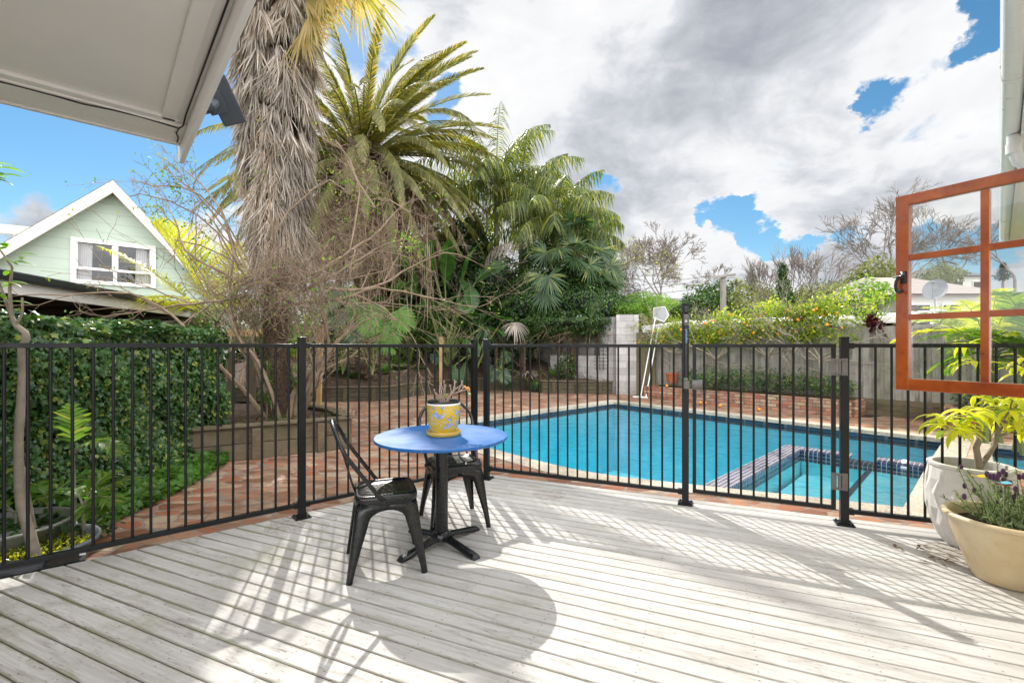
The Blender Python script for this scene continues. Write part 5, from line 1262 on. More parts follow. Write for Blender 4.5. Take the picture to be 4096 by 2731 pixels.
# ============================================================ creeper mound
rg_ = np.random.default_rng(60); cm = thing('creeper_mound', 'big rounded mound of dark green creeper next to the block wall', 'creeper', (2.1, 15.2, .5))
b = MB(); lumps = [(2120,1230,15.2,.95,.75),(2230,1200,14.9,1.1,.85),(2330,1210,14.7,1.0,.85),(2420,1230,14.6,.75,.7),(2260,1110,15.3,1.1,.75),(2380,1130,15.1,.85,.7),(2140,1140,15.7,.9,.7),(2480,1240,14.6,.55,.5),(2280,1290,14.6,1.2,.35),(2160,1290,14.7,.7,.3),(2200,1030,16.2,1.1,.7),(2010,1130,16.8,1.0,1.0),(2070,1210,16.2,.9,.8)]
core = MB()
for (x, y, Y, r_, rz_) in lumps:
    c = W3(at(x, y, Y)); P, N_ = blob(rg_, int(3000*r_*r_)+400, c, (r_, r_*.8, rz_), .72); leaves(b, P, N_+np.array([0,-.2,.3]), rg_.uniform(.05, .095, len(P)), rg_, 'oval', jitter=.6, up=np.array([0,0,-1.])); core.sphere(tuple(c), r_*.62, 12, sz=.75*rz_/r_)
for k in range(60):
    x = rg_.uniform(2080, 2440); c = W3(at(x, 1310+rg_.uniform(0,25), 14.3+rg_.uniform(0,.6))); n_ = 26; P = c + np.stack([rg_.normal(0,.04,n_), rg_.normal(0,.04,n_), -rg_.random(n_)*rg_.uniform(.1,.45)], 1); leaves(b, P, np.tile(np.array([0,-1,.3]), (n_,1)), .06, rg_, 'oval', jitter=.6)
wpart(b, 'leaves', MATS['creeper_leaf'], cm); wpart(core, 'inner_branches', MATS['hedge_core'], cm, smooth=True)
b = MB()
for k in range(46):
    x = rg_.uniform(2150, 2520); c = W3(at(x, rg_.uniform(1290, 1345), 14.1+rg_.uniform(0,.7))); grow(b, c, nrm(np.array([rg_.normal(0,.8), rg_.normal(0,.3)-.2, rg_.normal(-.6,.5)])), rg_.uniform(.3,.7), .008, 2, rg_, (1,3), .6, .65, .2, -.3)
wpart(b, 'dead_twigs', MATS['twig'], cm)
# creeper spilling over the block wall
b = MB(); cw = thing('creeper', 'bright creeper trailing along the top of the block wall', 'creeper', (3.0, 14.6, 2.2))
for (x, y, Y, r_, rz_) in ((2520,1240,14.3,.35,.2),(2570,1222,14.6,.5,.22),(2640,1215,15,.6,.25),(2560,1200,15.4,.7,.25),(2480,1235,14.3,.3,.22),(2610,1240,14.5,.35,.2)):
    c = W3(at(x, y, Y)); P, N_ = blob(rg_, int(2600*r_), c, (r_, r_, rz_), .5); leaves(b, P, N_+np.array([0,0,.6]), rg_.uniform(.045, .085, len(P)), rg_, 'oval', jitter=.6)
wpart(b, 'leaves', MATS['bright_leaf'], cw)
# ============================================================ pale-green house on the left
HP = Vector((-10.55, 11.0, 0)); HU = Vector((.743, .669, 0)).normalized(); HN = Vector((.669, -.743, 0)).normalized()
ho = thing('house', 'pale green weatherboard house with white gable boards and a white upstairs window', 'house', tuple(HP + HU*.78 + Vector((0,0,-.2))))
def hw(s_, z, o=0.0): p = HP + HU*s_ + HN*o; return (p.x, p.y, z)
m, n = newmat('weatherboard_green'); o = n.obj(); z = n.sep(o)[2]
w_ = n.math('FRACT', n.math('DIVIDE', n.math('ADD', z, .31), .245))
c = n.mix(n.mr(n.noise(o, 1.2, 4), .35, .65), (.43,.51,.42), (.48,.56,.47))
surf(m, n, principled(n, n.mix(n.mr(w_, .0, .05, 1, 0), c, (.24,.29,.23)), .55, 0, n.bump(w_, .6, .02)))
AZ, AS = 5.36, .776; SLL, SLR = 1.0, 1.16
def zl(s_): return AZ - (AS-s_)*SLL if s_ < AS else AZ - (s_-AS)*SLR
b = MB(); wl, wr = -5.0, 3.4
poly = [(wl, 0.0), (wr, 0.0), (wr, zl(wr)-.15), (AS, AZ-.15), (wl, max(.3, zl(wl)-.15))]
# gable wall around the window opening
w0, w1, z0w, z1w = .03, 1.62, 2.83, 3.90
def wedge(pl, o0=0.0): b.add([hw(s_, z_, o0) for s_, z_ in pl], [tuple(range(len(pl)))])
wedge([(wl, -.2), (w0, -.2), (w0, zl(w0)-.15), (wl, zl(wl)-.15)]); wedge([(w1, -.2), (wr, -.2), (wr, zl(wr)-.15), (w1, zl(w1)-.15)])
wedge([(w0, -.2), (w1, -.2), (w1, z0w), (w0, z0w)]); wedge([(w0, z1w), (w1, z1w), (w1, zl(w1)-.15), (AS, AZ-.15), (w0, zl(w0)-.15)])
for s_ in (wl, wr): b.add([hw(s_,-.2,0), hw(s_,-.2,-7), hw(s_,zl(s_)-.15,-7), hw(s_,zl(s_)-.15,0)], [(0,1,2,3)])
wpart(b, 'wall', MATS['weatherboard_green'], ho)
b = MB()
for s_a, s_b in ((AS, -3.2), (AS, wr+.35)):
    za, zb2 = zl(s_a), zl(s_b)
    for (o0, o1, h0, h1) in ((.30,.335,-.30,.0),):
        V = [hw(s_a,za+h0,o0), hw(s_b,zb2+h0,o0), hw(s_b,zb2+h1,o0), hw(s_a,za+h1,o0), hw(s_a,za+h0,o1), hw(s_b,zb2+h0,o1), hw(s_b,zb2+h1,o1), hw(s_a,za+h1,o1)]
        b.add(V, [(0,1,2,3),(7,6,5,4),(0,4,5,1),(1,5,6,2),(2,6,7,3),(3,7,4,0)])
fixn(wpart(b, 'gable_board', MATS['cream_paint'], ho))
b = MB()
for s_a, s_b in ((AS, -3.2), (AS, wr+.35)):
    za, zb2 = zl(s_a), zl(s_b)
    for h in (-.27, .02): b.add([hw(s_a,za+h,.32), hw(s_b,zb2+h,.32), hw(s_b,zb2+h,-7), hw(s_a,za+h,-7)], [(0,1,2,3)])
wpart(b, 'roof', MATS['cream_paint'], ho)
b = MB(); 
def fr(b, s0_, s1_, z0_, z1_, o0, o1): 
    V = [hw(s_, z_, o_) for s_ in (s0_, s1_) for z_ in (z0_, z1_) for o_ in (o0, o1)]; b.add(V, [(0,1,3,2),(4,6,7,5),(0,4,5,1),(2,3,7,6),(0,2,6,4),(1,5,7,3)])
wf = MB()
fr(wf, w0-.01, w0+.09, z0w-.01, z1w+.01, -.05, .05); fr(wf, w1-.09, w1+.01, z0w-.01, z1w+.01, -.05, .05); fr(wf, w0+.09, w1-.09, z1w-.09, z1w+.01, -.05, .048); fr(wf, w0+.09, w1-.09, z0w-.01, z0w+.08, -.05, .048)
mid = (w0+w1)/2; fr(wf, mid-.035, mid+.035, z0w+.08, z1w-.09, -.03, .03); zr_ = z0w+.36; fr(wf, w0+.09, mid-.035, zr_-.03, zr_+.03, -.03, .028); fr(wf, mid+.035, w1-.09, zr_-.03, zr_+.03, -.03, .028)
for (a_, c_) in ((w0+.09, mid-.035), (mid+.035, w1-.09)):
    fr(wf, a_, a_+.025, zr_+.03, z1w-.09, -.02, .02); fr(wf, c_-.025, c_, zr_+.03, z1w-.09, -.02, .02)
wi = fixn(wpart(wf, 'window', MATS['white_paint'], ho))
b = MB(); b.add([hw(w0+.09,z0w+.08,-.015), hw(w1-.09,z0w+.08,-.015), hw(w1-.09,z1w-.09,-.015), hw(w0+.09,z1w-.09,-.015)], [(0,1,2,3)]); b.build('pane', MATS['house_glass'], wi)
simple('curtain', (.62,.59,.55), (.52,.49,.46), .9, 4); b = MB()
for (c0_, c1_) in ((w0+.10, w0+.36), (w1-.40, w1-.10)):
    K = 24; V = []
    for i in range(K+1):
        s_ = c0_+(c1_-c0_)*i/K
        for z_ in (z0w+.05, z1w-.05): V.append(hw(s_+(.02 if z_ > 3.4 else 0), z_, -.10+.02*math.sin(i*1.6)))
    b.add(V, np.array([(2*i, 2*i+2, 2*i+3, 2*i+1) for i in range(K)]))
b.build('curtain', MATS['curtain'], wi, smooth=True)
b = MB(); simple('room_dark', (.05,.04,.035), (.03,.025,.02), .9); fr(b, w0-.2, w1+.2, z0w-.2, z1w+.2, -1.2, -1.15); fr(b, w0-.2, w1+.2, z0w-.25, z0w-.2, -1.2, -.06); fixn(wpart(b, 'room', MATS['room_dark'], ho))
# rear gable at the far left
b = MB(); b.beam(at(-120, 905, 13.5), at(112, 925, 14.8), .3, .26); b.beam(at(112, 925, 14.8), at(30, 1010, 14.9), .3, .2); wpart(b, 'rear_eave', MATS['cream_paint'], ho)

# lean-to carport roof between the hedge and the house
cpt = thing('carport', 'open carport with a dark gutter and white fascia behind the ivy hedge', 'carport', (-6.9, 10.8, -.2))
ga_, gb_ = Vector((-5.55, 4.2, 2.12)), Vector((-7.03, 11.0, 2.12)); gd_ = (gb_-ga_).normalized(); gn_ = Vector((-gd_.y, gd_.x, 0)); gn_ = gn_ if gn_.x < 0 else -gn_
ga_ = gb_ - gd_*9
b = MB(); b.beam(ga_, gb_, .11, .105); fixn(wpart(b, 'gutter', (simple('gutter_dark', (.022,.028,.036), None, .45), MATS['gutter_dark'])[1], cpt, bevel=.02))
b = MB(); b.beam(ga_-Vector((0,0,.13))+gn_*.06, gb_-Vector((0,0,.13))+gn_*.06-gd_*.12, .03, .15); wpart(b, 'fascia', MATS['white_paint'], cpt)
b = MB(); K = 90
V = []
for i in range(K+1):
    p = ga_ + (gb_-ga_-gd_*.1)*i/K; dz = .018*(1 if i % 2 else -1); 
    V += [tuple(p + gn_*.08 + Vector((0,0,.0+dz))), tuple(p + gn_*5 + Vector((0,0,-.42+dz)))]
b.add(V, np.array([(2*i, 2*i+1, 2*i+3, 2*i+2) for i in range(K)])); simple('iron_roof', (.20,.18,.15), (.12,.105,.09), .7, 3); wpart(b, 'roofing', MATS['iron_roof'], cpt)
b = MB()
for k in range(10): p = ga_ + gd_*(.4+k*.95); b.beam(p+gn_*.1+Vector((0,0,-.09)), p+gn_*4.9+Vector((0,0,-.51)), .05, .10)
for k in range(5): b.beam(ga_+gn_*(.5+k*1.0)+Vector((0,0,-.085-k*.085)), gb_+gn_*(.5+k*1.0)+Vector((0,0,-.085-k*.085)), .05, .05)
wpart(b, 'rafters', MATS['sleeper_dark'], cpt)
for k, off_ in enumerate((.3,)):
    p = gb_ - gd_*off_ + gn_*.12; b = MB(); b.beam((p.x, p.y, -.2), (p.x, p.y, 1.98), .075, .075); wpart(b, 'post', MATS['steel'], cpt)
b = MB(); p = gb_ + gn_*5.0; q = ga_+gn_*5.0; b.beam((p.x,p.y,.7), (q.x,q.y,.7), .05, 1.9); p2 = gb_+gn_*.4+gd_*.4; b.beam((p.x,p.y+.4,.9), (p2.x,p2.y,.9), .05, 2.2); wpart(b, 'back_wall', MATS['sleeper_dark'], cpt)
# boards of a low timber fence behind the palm
tf = thing('timber_fence', 'low pale timber rail fence half hidden behind the twiggy shrub', 'fence', tuple(at(1000, 1400, 8.6)))
b = MB(); b.beam(at(905, 1332, 8.7), at(1120, 1330, 9.0), .04, .13); wpart(b, 'rail', MATS['new_pine'], tf)
for x in (925, 1010): b = MB(); p = at(x, 1400, 8.75); b.box((p.x, p.y, .55), (.09, .09, 1.3)); wpart(b, 'post', MATS['sleeper_dark'], tf)

# ============================================================ twiggy half-dead shrub round the palm
rg_ = np.random.default_rng(77); sh = thing('bare_shrub', 'tangled leafless shrub with pale twigs growing around the shaggy palm', 'shrub', (-3.3, 6.75, .25))
b = MB(); tips = []
base = np.array([-3.32, 6.7, .25])
for k in range(11):
    a = rg_.uniform(0, 2*np.pi); d = nrm(np.array([math.cos(a)*.55, math.sin(a)*.35-.05, 1.0])); grow(b, base+np.array([.22*math.cos(a), .2*math.sin(a), 0]), d, rg_.uniform(1.0, 1.45), rg_.uniform(.026, .045), 5, rg_, (2,3), .62, .68, .13, .02, tips, .0028)
for (x, y, dx, dz, L_) in ((1180,1180,1,.35,1.1),(1000,1140,-.8,.5,.9),(1300,1150,1,.15,1.2),(1100,1100,.3,1,.9),(980,1180,-1,.1,.8),(1240,1100,.8,.6,1.0),(1150,1220,1,.1,1.3),(960,1060,-.6,.8,.8)):
    grow(b, W3(at(x, y, 6.6)), nrm(np.array([dx, rg_.normal(0,.3), dz])), L_, .026, 5, rg_, (2,3), .6, .68, .16, -.02, tips, .0028)
# long arching canes towards the upper left
for pts_ in ([(1050,1180),(960,1080),(880,940),(790,860),(680,805),(560,775),(520,785)], [(1040,1150),(980,1020),(900,880),(800,780),(720,745),(610,745),(525,715)], [(1000,1100),(930,960),(850,850),(770,760),(700,710),(655,665)], [(1100,1150),(950,1050),(800,980),(700,960)],
              [(1340,560),(1400,640),(1440,760),(1420,900),(1400,1000)], [(1290,555),(1370,600),(1440,740),(1500,830),(1560,800),(1640,850)], [(1060,1000),(1150,850),(1250,760),(1320,720),(1380,760)]):
    P_ = [at(x, y, 6.5+.15*math.sin(i)) for i, (x, y) in enumerate(pts_)]; b.tube(P_, [.015-.009*i/len(P_) for i in range(len(P_))], 5, caps=False)
    for i in range(1, len(P_)):
        for q in range(3 if pts_[0][0] > 1200 or i > len(P_)-3 else 1):
            t_ = rg_.random(); p_ = W3(P_[i-1]*(1-t_)+P_[i]*t_); grow(b, p_, nrm(rg_.normal(0,1,3)+np.array([-.3,0,.2])), rg_.uniform(.12,.4), .004, 2, rg_, (1,3), .6, .7, .2, 0, tips, .002)
wpart(b, 'branches', MATS['twig'], sh)
# fine tangle, two denser drifts
b = MB()
for (x, y, Y, rx_, rz_, nn) in ((960,1140,6.6,.42,.30,240),(1130,1100,6.3,.42,.36,240),(1240,1180,6.4,.35,.25,120),(1350,900,7.4,.65,.6,240),(1480,1000,7.8,.55,.5,150),(1300,1080,7.0,.55,.3,110),(1600,950,8.3,.4,.5,70),(1000,1240,6.7,.5,.25,120),(1420,700,7.4,.4,.4,110)):
    c = W3(at(x, y, Y))
    for q in range(nn):
        p_ = c + nrm(rg_.normal(0,1,3))*rg_.random()**.5*np.array([rx_, rx_*.6, rz_]); grow(b, p_, nrm(rg_.normal(0,1,3)+np.array([0,0,-.2])), rg_.uniform(.15,.5), .0036, 1, rg_, (2,3), .7, .7, .25, -.15, tips if rg_.random() < .3 else None, .002, .09)
wpart(b, 'twigs', MATS['twig'], sh)
b = MB(); T = np.array([t_[0] for t_ in tips]); sel = T[rg_.random(len(T)) < .30]
sel = np.concatenate([sel + rg_.normal(0, .03, sel.shape) for _ in range(2)]); leaves(b, sel, rg_.normal(0,1,sel.shape), rg_.uniform(.025,.05,len(sel)), rg_, 'oval', jitter=1)
for (x, y, n_) in ((660,670,60),(720,760,60),(620,820,40),(810,900,30),(1290,760,50),(1400,740,60),(1470,820,60),(1380,860,40),(1620,960,60),(1650,1000,40)):
    P = W3(at(x, y, 6.6 if x < 1200 else 7.4)) + rg_.normal(0,.10,(n_,3)); leaves(b, P, rg_.normal(0,1,P.shape), .05, rg_, 'oval', jitter=1)
wpart(b, 'leaves', MATS['bright_leaf'], sh)
b = MB(); p = at(1085, 1203, 6.75); b.tube([(WPc[0]+.20*math.cos(a), WPc[1]+.20*math.sin(a), 1.96+.02*math.sin(a*2)) for a in np.linspace(0, 2*np.pi, 25)], .022, 6, flat=.6); simple('blue_band', (.01,.06,.45), None, .5); tag(b.build('strap', MATS['blue_band'], smooth=True), 'bright blue band tied around the shaggy palm trunk', 'band')
# long hanging dead strands
b = MB(); n_ = 150; x = rg_.uniform(1380, 1740, n_); P = np.array([W3(at(xx, rg_.uniform(820, 1180), rg_.uniform(8.2, 10.5))) for xx in x]); D = nrm(np.tile(np.array([0,0,-1.]), (n_,1))+rg_.normal(0,.10,(n_,3)))
ribbons(b, P, D, nrm(np.cross(D, rg_.normal(0,1,(n_,3)))), rg_.uniform(.3,1.0,n_), .016, 0); tag(b.build('hanging_strands', MATS['dead_frond_leaf']), 'pale dead strands hanging below the date palm crown', 'dead leaves', kind='stuff')

# ============================================================ golden-leaved young palm on the left
rg_ = np.random.default_rng(90); gpm = thing('golden_palm', 'young palm with bright yellow-green fronds in front of the pale green house', 'palm', tuple(at(880, 1500, 8.6)))
b = MB(); bs = MB(); root = W3(at(870, 1290, 8.6))
frond(b, bs, root, math.pi-.25, 1.0, 2.5, .25, rg_, nl=52, ll=.85, lw=.030, vee=1.3, ldroop=.02, sweep=.8, start=.34, st_r=.022)
frond(b, bs, root+np.array([0,0,-.1]), math.pi-.1, .78, 2.9, .45, rg_, nl=52, ll=.55, lw=.028, vee=.2, ldroop=.4, sweep=.9, start=.3, st_r=.022)
frond(b, bs, root, math.pi-.8, .85, 2.0, .7, rg_, nl=44, ll=.6, lw=.028, vee=.5, ldroop=.3, sweep=.6, start=.3, st_r=.02)
frond(b, bs, root, 1.8, 1.2, 2.1, .5, rg_, nl=46, ll=.6, lw=.030, vee=.6, ldroop=.25, sweep=.6, start=.3, st_r=.02)
frond(b, bs, root, .4, 1.15, 1.9, .6, rg_, nl=46, ll=.6, lw=.030, vee=.4, ldroop=.25, sweep=.6, start=.3, st_r=.02)
for a in (2.6, 3.8, 4.6, 5.6): frond(b, bs, root, a, .6, 1.6, .9, rg_, nl=40, ll=.5, lw=.026, vee=.2, ldroop=.4, sweep=.6, start=.3, st_r=.018)
wpart(b, 'crown', MATS['golden_frond'], gpm); wpart(bs, 'frond_stalks', MATS['frond_stalk'], gpm); b = MB(); b.tube([(root[0], root[1], .1), tuple(root)], [.07,.05], 10); wpart(b, 'trunk', MATS['palm_trunk'], gpm)

# ============================================================ big-leaved jungle plants
def big_leaf(mb, mb_st, base, tip_dir, L, w, rng, bend=.9, splits=7, stalk=None, mat=0):
    """paddle leaf with torn edges"""
    K = 12; d = nrm(np.array(tip_dir, float)); side = nrm(np.cross(d, UP)+rng.normal(0,.25,3)); p = np.array(base, float); rows = []; 
    for i in range(K+1):
        t = i/K; ww = w*math.sin(math.pi*min(.98, t*.93+.05))**.75; rows.append((p.copy(), d.copy(), ww)); d = nrm(d - UP*bend/K*1.3); p = p + d*L/K
    upn = [nrm(np.cross(side, r[1])) for r in rows]
    for s_ in (-1, 1):
        i = 0
        while i < K:
            k = min(K-i, int(rng.integers(1, 4))); sh_ = rng.normal(0, .06); dr = rng.uniform(.0, .35); V = []
            for j in range(i, i+k+1):
                p_, d_, ww = rows[j]; e = p_ + side*s_*ww*math.cos(dr) - UP*ww*math.sin(dr)*.9 + upn[j]*ww*.22 + d_*(ww*.35+sh_*.3)
                m_ = p_ + side*s_*ww*.5 + upn[j]*ww*.16 + d_*ww*.12; V += [p_, m_, e]
            mb.add(V, np.array([(3*j, 3*j+3, 3*j+4, 3*j+1) for j in range(k)] + [(3*j+1, 3*j+4, 3*j+5, 3*j+2) for j in range(k)]), mat); i += k
    if mb_st is not None:
        mb_st.tube([tuple(r[0]) for r in rows], [.014*(1-.8*i/K) for i in range(K+1)], 4, caps=False)
        if stalk is not None: st = np.array(stalk, float); mb_st.tube([st, st*.5+np.array(base)*.5+np.array([0,0,.15]), base], [.035,.028,.016], 6, caps=False)
def banana(label, x, Y, z0, n, seed, anchors, L=(.9,1.4), w=.27):
    rg_ = np.random.default_rng(seed); c = W3(at(x, 1385, Y)); c[2] = z0; t = thing('banana_plant', label, 'plant', tuple(c)); b = MB(); bs = MB()
    for (ax, ay, dx, dy, dz, L_) in anchors: p = W3(at(ax, ay, Y+rg_.uniform(-.5,.3))); big_leaf(b, bs, p, (dx,dy,dz), L_, w, rg_, rg_.uniform(.5,1.2), stalk=c+np.array([rg_.normal(0,.1),0,.4]))
    for k in range(n):
        a = rg_.uniform(0, 2*np.pi); el = rg_.uniform(.6, 1.4); d = np.array([math.cos(a)*math.cos(el), math.sin(a)*math.cos(el), math.sin(el)]); Ls = rg_.uniform(.8, 1.9); p = c+d*Ls; big_leaf(b, bs, p, d, rg_.uniform(*L), w*rg_.uniform(.8,1.1), rg_, rg_.uniform(1.0,2.0), stalk=c)
    wpart(b, 'leaves', MATS['banana_leaf'], t, smooth=True); wpart(bs, 'stalks', MATS['frond_stalk'], t); return t
banana('tall banana-like plant with paddle leaves behind the deck corner post', 1790, 14.6, .7, 10, 101, ((1700,1130,.2,-.3,1,1.5),(1780,1140,.1,-.4,1,1.6),(1850,1120,.25,-.3,1,1.5),(1740,1090,-.2,-.5,1,1.3),(1690,1180,-.5,-.5,.4,1.2),(1850,1120,.3,-.7,-.1,.9),(1880,1140,.1,-.6,-.4,1.1),(1850,1190,.2,-.8,-.3,.9),(1900,1130,.6,-.3,.7,1.2),(1660,1140,-.3,-.2,1,1.3),(1800,1200,0,-.8,.2,1.0),(1740,1220,-.3,-.8,.2,1.0)))
banana('banana-like plant with a pale leaf hanging down by the fence corner', 1905, 14.0, .6, 3, 102, ((1820,1500-40,.1,-.5,-.9,.5),(1862,1450,-.1,-.6,-1,.85),(1960,1330,.4,-.5,.4,.8)), (.6,.9), .17)
banana('backlit banana-like plant with a glowing leaf near the date palm trunk', 1640, 15.6, .8, 6, 103, ((1640,1300,-.2,-.3,1,.8),(1600,1240,-.5,-.3,.6,1.0),(1690,1260,.5,-.3,.7,.9),(1570,1280,-.4,-.2,.8,.8)), (.7,1.1), .20)
def split_leaf(mb, mb_st, c, n_, d, Rr, rng, stalk):
    n_ = nrm(np.array(n_, float)); d = nrm(np.array(d, float)-n_*np.dot(d, n_)); s_ = np.cross(n_, d); c = np.array(c, float); K = 9; rows = []
    for side in (-1, 1):
        for k in range(K):
            t = (k+.3)/K; a = .35 + t*1.7; L_ = Rr*(.98-.25*abs(t-.45)); dd = nrm(d*math.cos(a*.95)*1 + s_*side*math.sin(a*.95)); o_ = c + d*Rr*(.65-.85*t); w_ = Rr*.105
            wd = nrm(np.cross(dd, n_)); P0 = o_; P1 = o_+dd*L_*.45-n_*.02; P2 = o_+dd*L_*.8-UP*L_*.12; P3 = o_+dd*L_-UP*L_*.22
            V = [P0-wd*w_*.9, P0+wd*w_*.9, P1-wd*w_*.95, P1+wd*w_*.95, P2-wd*w_*.7, P2+wd*w_*.7, P3]
            mb.add(V, [(0,1,3,2),(2,3,5,4),(4,5,6)])
    mb.add([c+d*Rr*.6, c+d*Rr*1.2-UP*.08+s_*Rr*.1, c+d*Rr*1.25-UP*.1, c+d*Rr*1.2-UP*.08-s_*Rr*.1], [(0,1,2,3)])
    if stalk is not None: mb_st.tube([stalk, (np.array(stalk)+c)/2+np.array([0,0,.15]), c], [.014,.011,.008], 4, caps=False)
def monstera(label, x, y, Y, n, seed, Rr=.34, anchors=(), mat='dark_leaf'):
    rg_ = np.random.default_rng(seed); c = W3(at(x, y, Y)); c[2] = .6; t = thing('split_leaf_plant', label, 'plant', tuple(c), 0, 'split-leaf plants under the date palm'); b = MB(); bs = MB()
    for (ax, ay, dx, dz) in anchors: split_leaf(b, bs, W3(at(ax, ay, Y-.4)), (dx*.2,-1,.35), (dx,-.2,dz), Rr, rg_, c+np.array([0,0,.3]))
    for k in range(n):
        p = W3(at(x+rg_.normal(0,80), y+rg_.normal(0,60), Y+rg_.uniform(-.2,.6))); split_leaf(b, bs, p, (rg_.normal(0,.4),-1,.5+rg_.normal(0,.3)), (rg_.normal(0,.8),-.2,-.8), Rr*rg_.uniform(.7,1.1), rg_, c)
    wpart(b, 'leaves', MATS[mat], t); wpart(bs, 'stalks', MATS['frond_stalk'], t)
monstera('split-leaf plant with two broad dark leaves left of the date palm trunk', 1370, 1260, 11.6, 10, 111, .34, ((1355,1245,-.3,-1),(1415,1300,.2,-1),(1330,1190,-.6,-.5)))
monstera('split-leaf plant with a pale yellow-edged leaf right of the date palm trunk', 1490, 1250, 11.3, 4, 112, .36, ((1480,1265,.0,-1),(1560,1300,.3,-1),(1600,1250,.5,-.7)), 'fern_leaf')
monstera('split-leaf plant low in the far bed beside the corner post', 2000, 1500, 14.6, 7, 113, .26, ((1975,1480,-.3,-.7),(2010,1490,.5,-.7)))
# understorey: shrubs that close the view below the crowns
def shrub(label, name, lumps_, mat, seed, size=(.05,.09), kind='oval', cat='shrub', group=None, dens=1500, corem=True, stemz=None):
    rg_ = np.random.default_rng(seed); x, y, Y, r_, rz_ = lumps_[0]; c0_ = W3(at(x, y, Y)); t = thing(name, label, cat, (c0_[0], Y, max(-.1, min(c0_[2]-rz_, .6))), 0, group); b = MB(); core = MB()
    for (x, y, Y, r_, rz_) in lumps_:
        c = W3(at(x, y, Y)); P, N_ = blob(rg_, int(dens*r_*rz_*2)+120, c, (r_, r_*.8, rz_), .35); leaves(b, P, N_*.5+rg_.normal(0,.5,P.shape)+np.array([0,-.2,.4]), rg_.uniform(size[0], size[1], len(P)), rg_, kind, jitter=.6)
        base_ = np.array([c[0], c[1], t.location[2]])
        for q in range(5): grow(core, base_+rg_.normal(0,.05,3)*np.array([1,1,0]), nrm(np.array([rg_.normal(0,.4), rg_.normal(0,.3), 1.])), max(.25, (c[2]-base_[2]+rz_*.4)*.6), .022, 3, rg_, (2,3), .5, .6, .1)
    wpart(b, 'leaves', MATS[mat], t); wpart(core, 'branches', MATS['twig'], t); return t
shrub('leafy yellow-green backlit bush behind the bare shrub, left of the palms', 'bush', [(900,1260,10.5,.9,.5),(1040,1230,10.6,.8,.6),(800,1300,10,.5,.4)], 'bright_leaf', 121, (.08,.14), 'lance', dens=600)
shrub('bamboo-like backlit bush with narrow leaves behind the bare shrub, centre', 'bush', [(1250,1290,12.5,1.1,.7),(1160,1340,12,.8,.5),(1340,1230,13,.9,.7)], 'bright_leaf', 122, (.10,.18), 'lance', dens=520)
shrub('backlit bush between the date palm trunk and the banana leaves', 'bush', [(1570,1330,16,1.2,.9),(1700,1340,16.5,1.3,.9),(1480,1350,16,1.0,.8)], 'bright_leaf', 123, (.09,.16), 'lance', dens=520)
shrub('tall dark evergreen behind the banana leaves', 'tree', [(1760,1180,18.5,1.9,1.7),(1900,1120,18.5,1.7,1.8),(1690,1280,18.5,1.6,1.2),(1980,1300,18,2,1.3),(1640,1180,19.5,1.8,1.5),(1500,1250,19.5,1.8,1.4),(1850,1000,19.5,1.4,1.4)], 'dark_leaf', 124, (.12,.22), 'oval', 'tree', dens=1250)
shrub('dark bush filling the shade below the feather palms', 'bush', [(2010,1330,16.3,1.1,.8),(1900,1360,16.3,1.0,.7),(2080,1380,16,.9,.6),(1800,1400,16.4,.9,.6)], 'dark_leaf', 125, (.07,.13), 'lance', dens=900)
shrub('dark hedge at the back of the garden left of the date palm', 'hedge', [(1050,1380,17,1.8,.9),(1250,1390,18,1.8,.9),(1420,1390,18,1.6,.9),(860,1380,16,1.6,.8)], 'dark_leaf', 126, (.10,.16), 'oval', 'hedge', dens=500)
# dark fence closing the back of the garden
dkf = thing('back_fence', 'dark boundary fence in the shade behind the far garden bed', 'fence', (-3, 19.5, .5)); b = MB()
for k in range(150): b.box((-13+k*.11+.05, 19.6+(k % 2)*.02, 1.3), (.10, .02, 1.9+.03*math.sin(k*7)))
wpart(b, 'palings', MATS['paling_dark'], dkf)
# ferns and strap leaves along the far bed
def tuft(name, label, c, n, L, w, seed, mat, cat='plant', group=None, el=(.6,1.4), droop=.5, arch=True):
    rg_ = np.random.default_rng(seed); t = thing(name, label, cat, tuple(c), 0, group); b = MB(); c = np.array(c, float); a = rg_.uniform(0, 2*np.pi, n); e = rg_.uniform(el[0], el[1], n); D = np.stack([np.cos(a)*np.cos(e), np.sin(a)*np.cos(e), np.sin(e)], 1)
    ribbons(b, np.tile(c, (n,1))+rg_.normal(0,.03,(n,3))*np.array([1,1,0]), D, nrm(np.cross(D, UP)), L*rg_.uniform(.6,1.1,n), w, droop*rg_.uniform(.3,1.5,n), (.7,1,.9,.6)); wpart(b, 'leaves', MATS[mat], t); return t
def fern(label, c, n, L, seed, mat='fern_leaf', group='ferns in the far garden bed', ll=.10, name='fern'):
    rg_ = np.random.default_rng(seed); t = thing(name, label, 'fern', tuple(c), 0, group); b = MB()
    for k in range(n): frond(b, None, c, rg_.uniform(0, 2*np.pi), rg_.uniform(.6,1.35), L*rg_.uniform(.7,1.1), rg_.uniform(.6,1.3), rg_, nl=22, ll=ll, lw=.026, vee=.1, ldroop=.15, sweep=.25, start=.1, lprof=(.9,1.0,.7))
    wpart(b, 'leaves', MATS[mat], t)
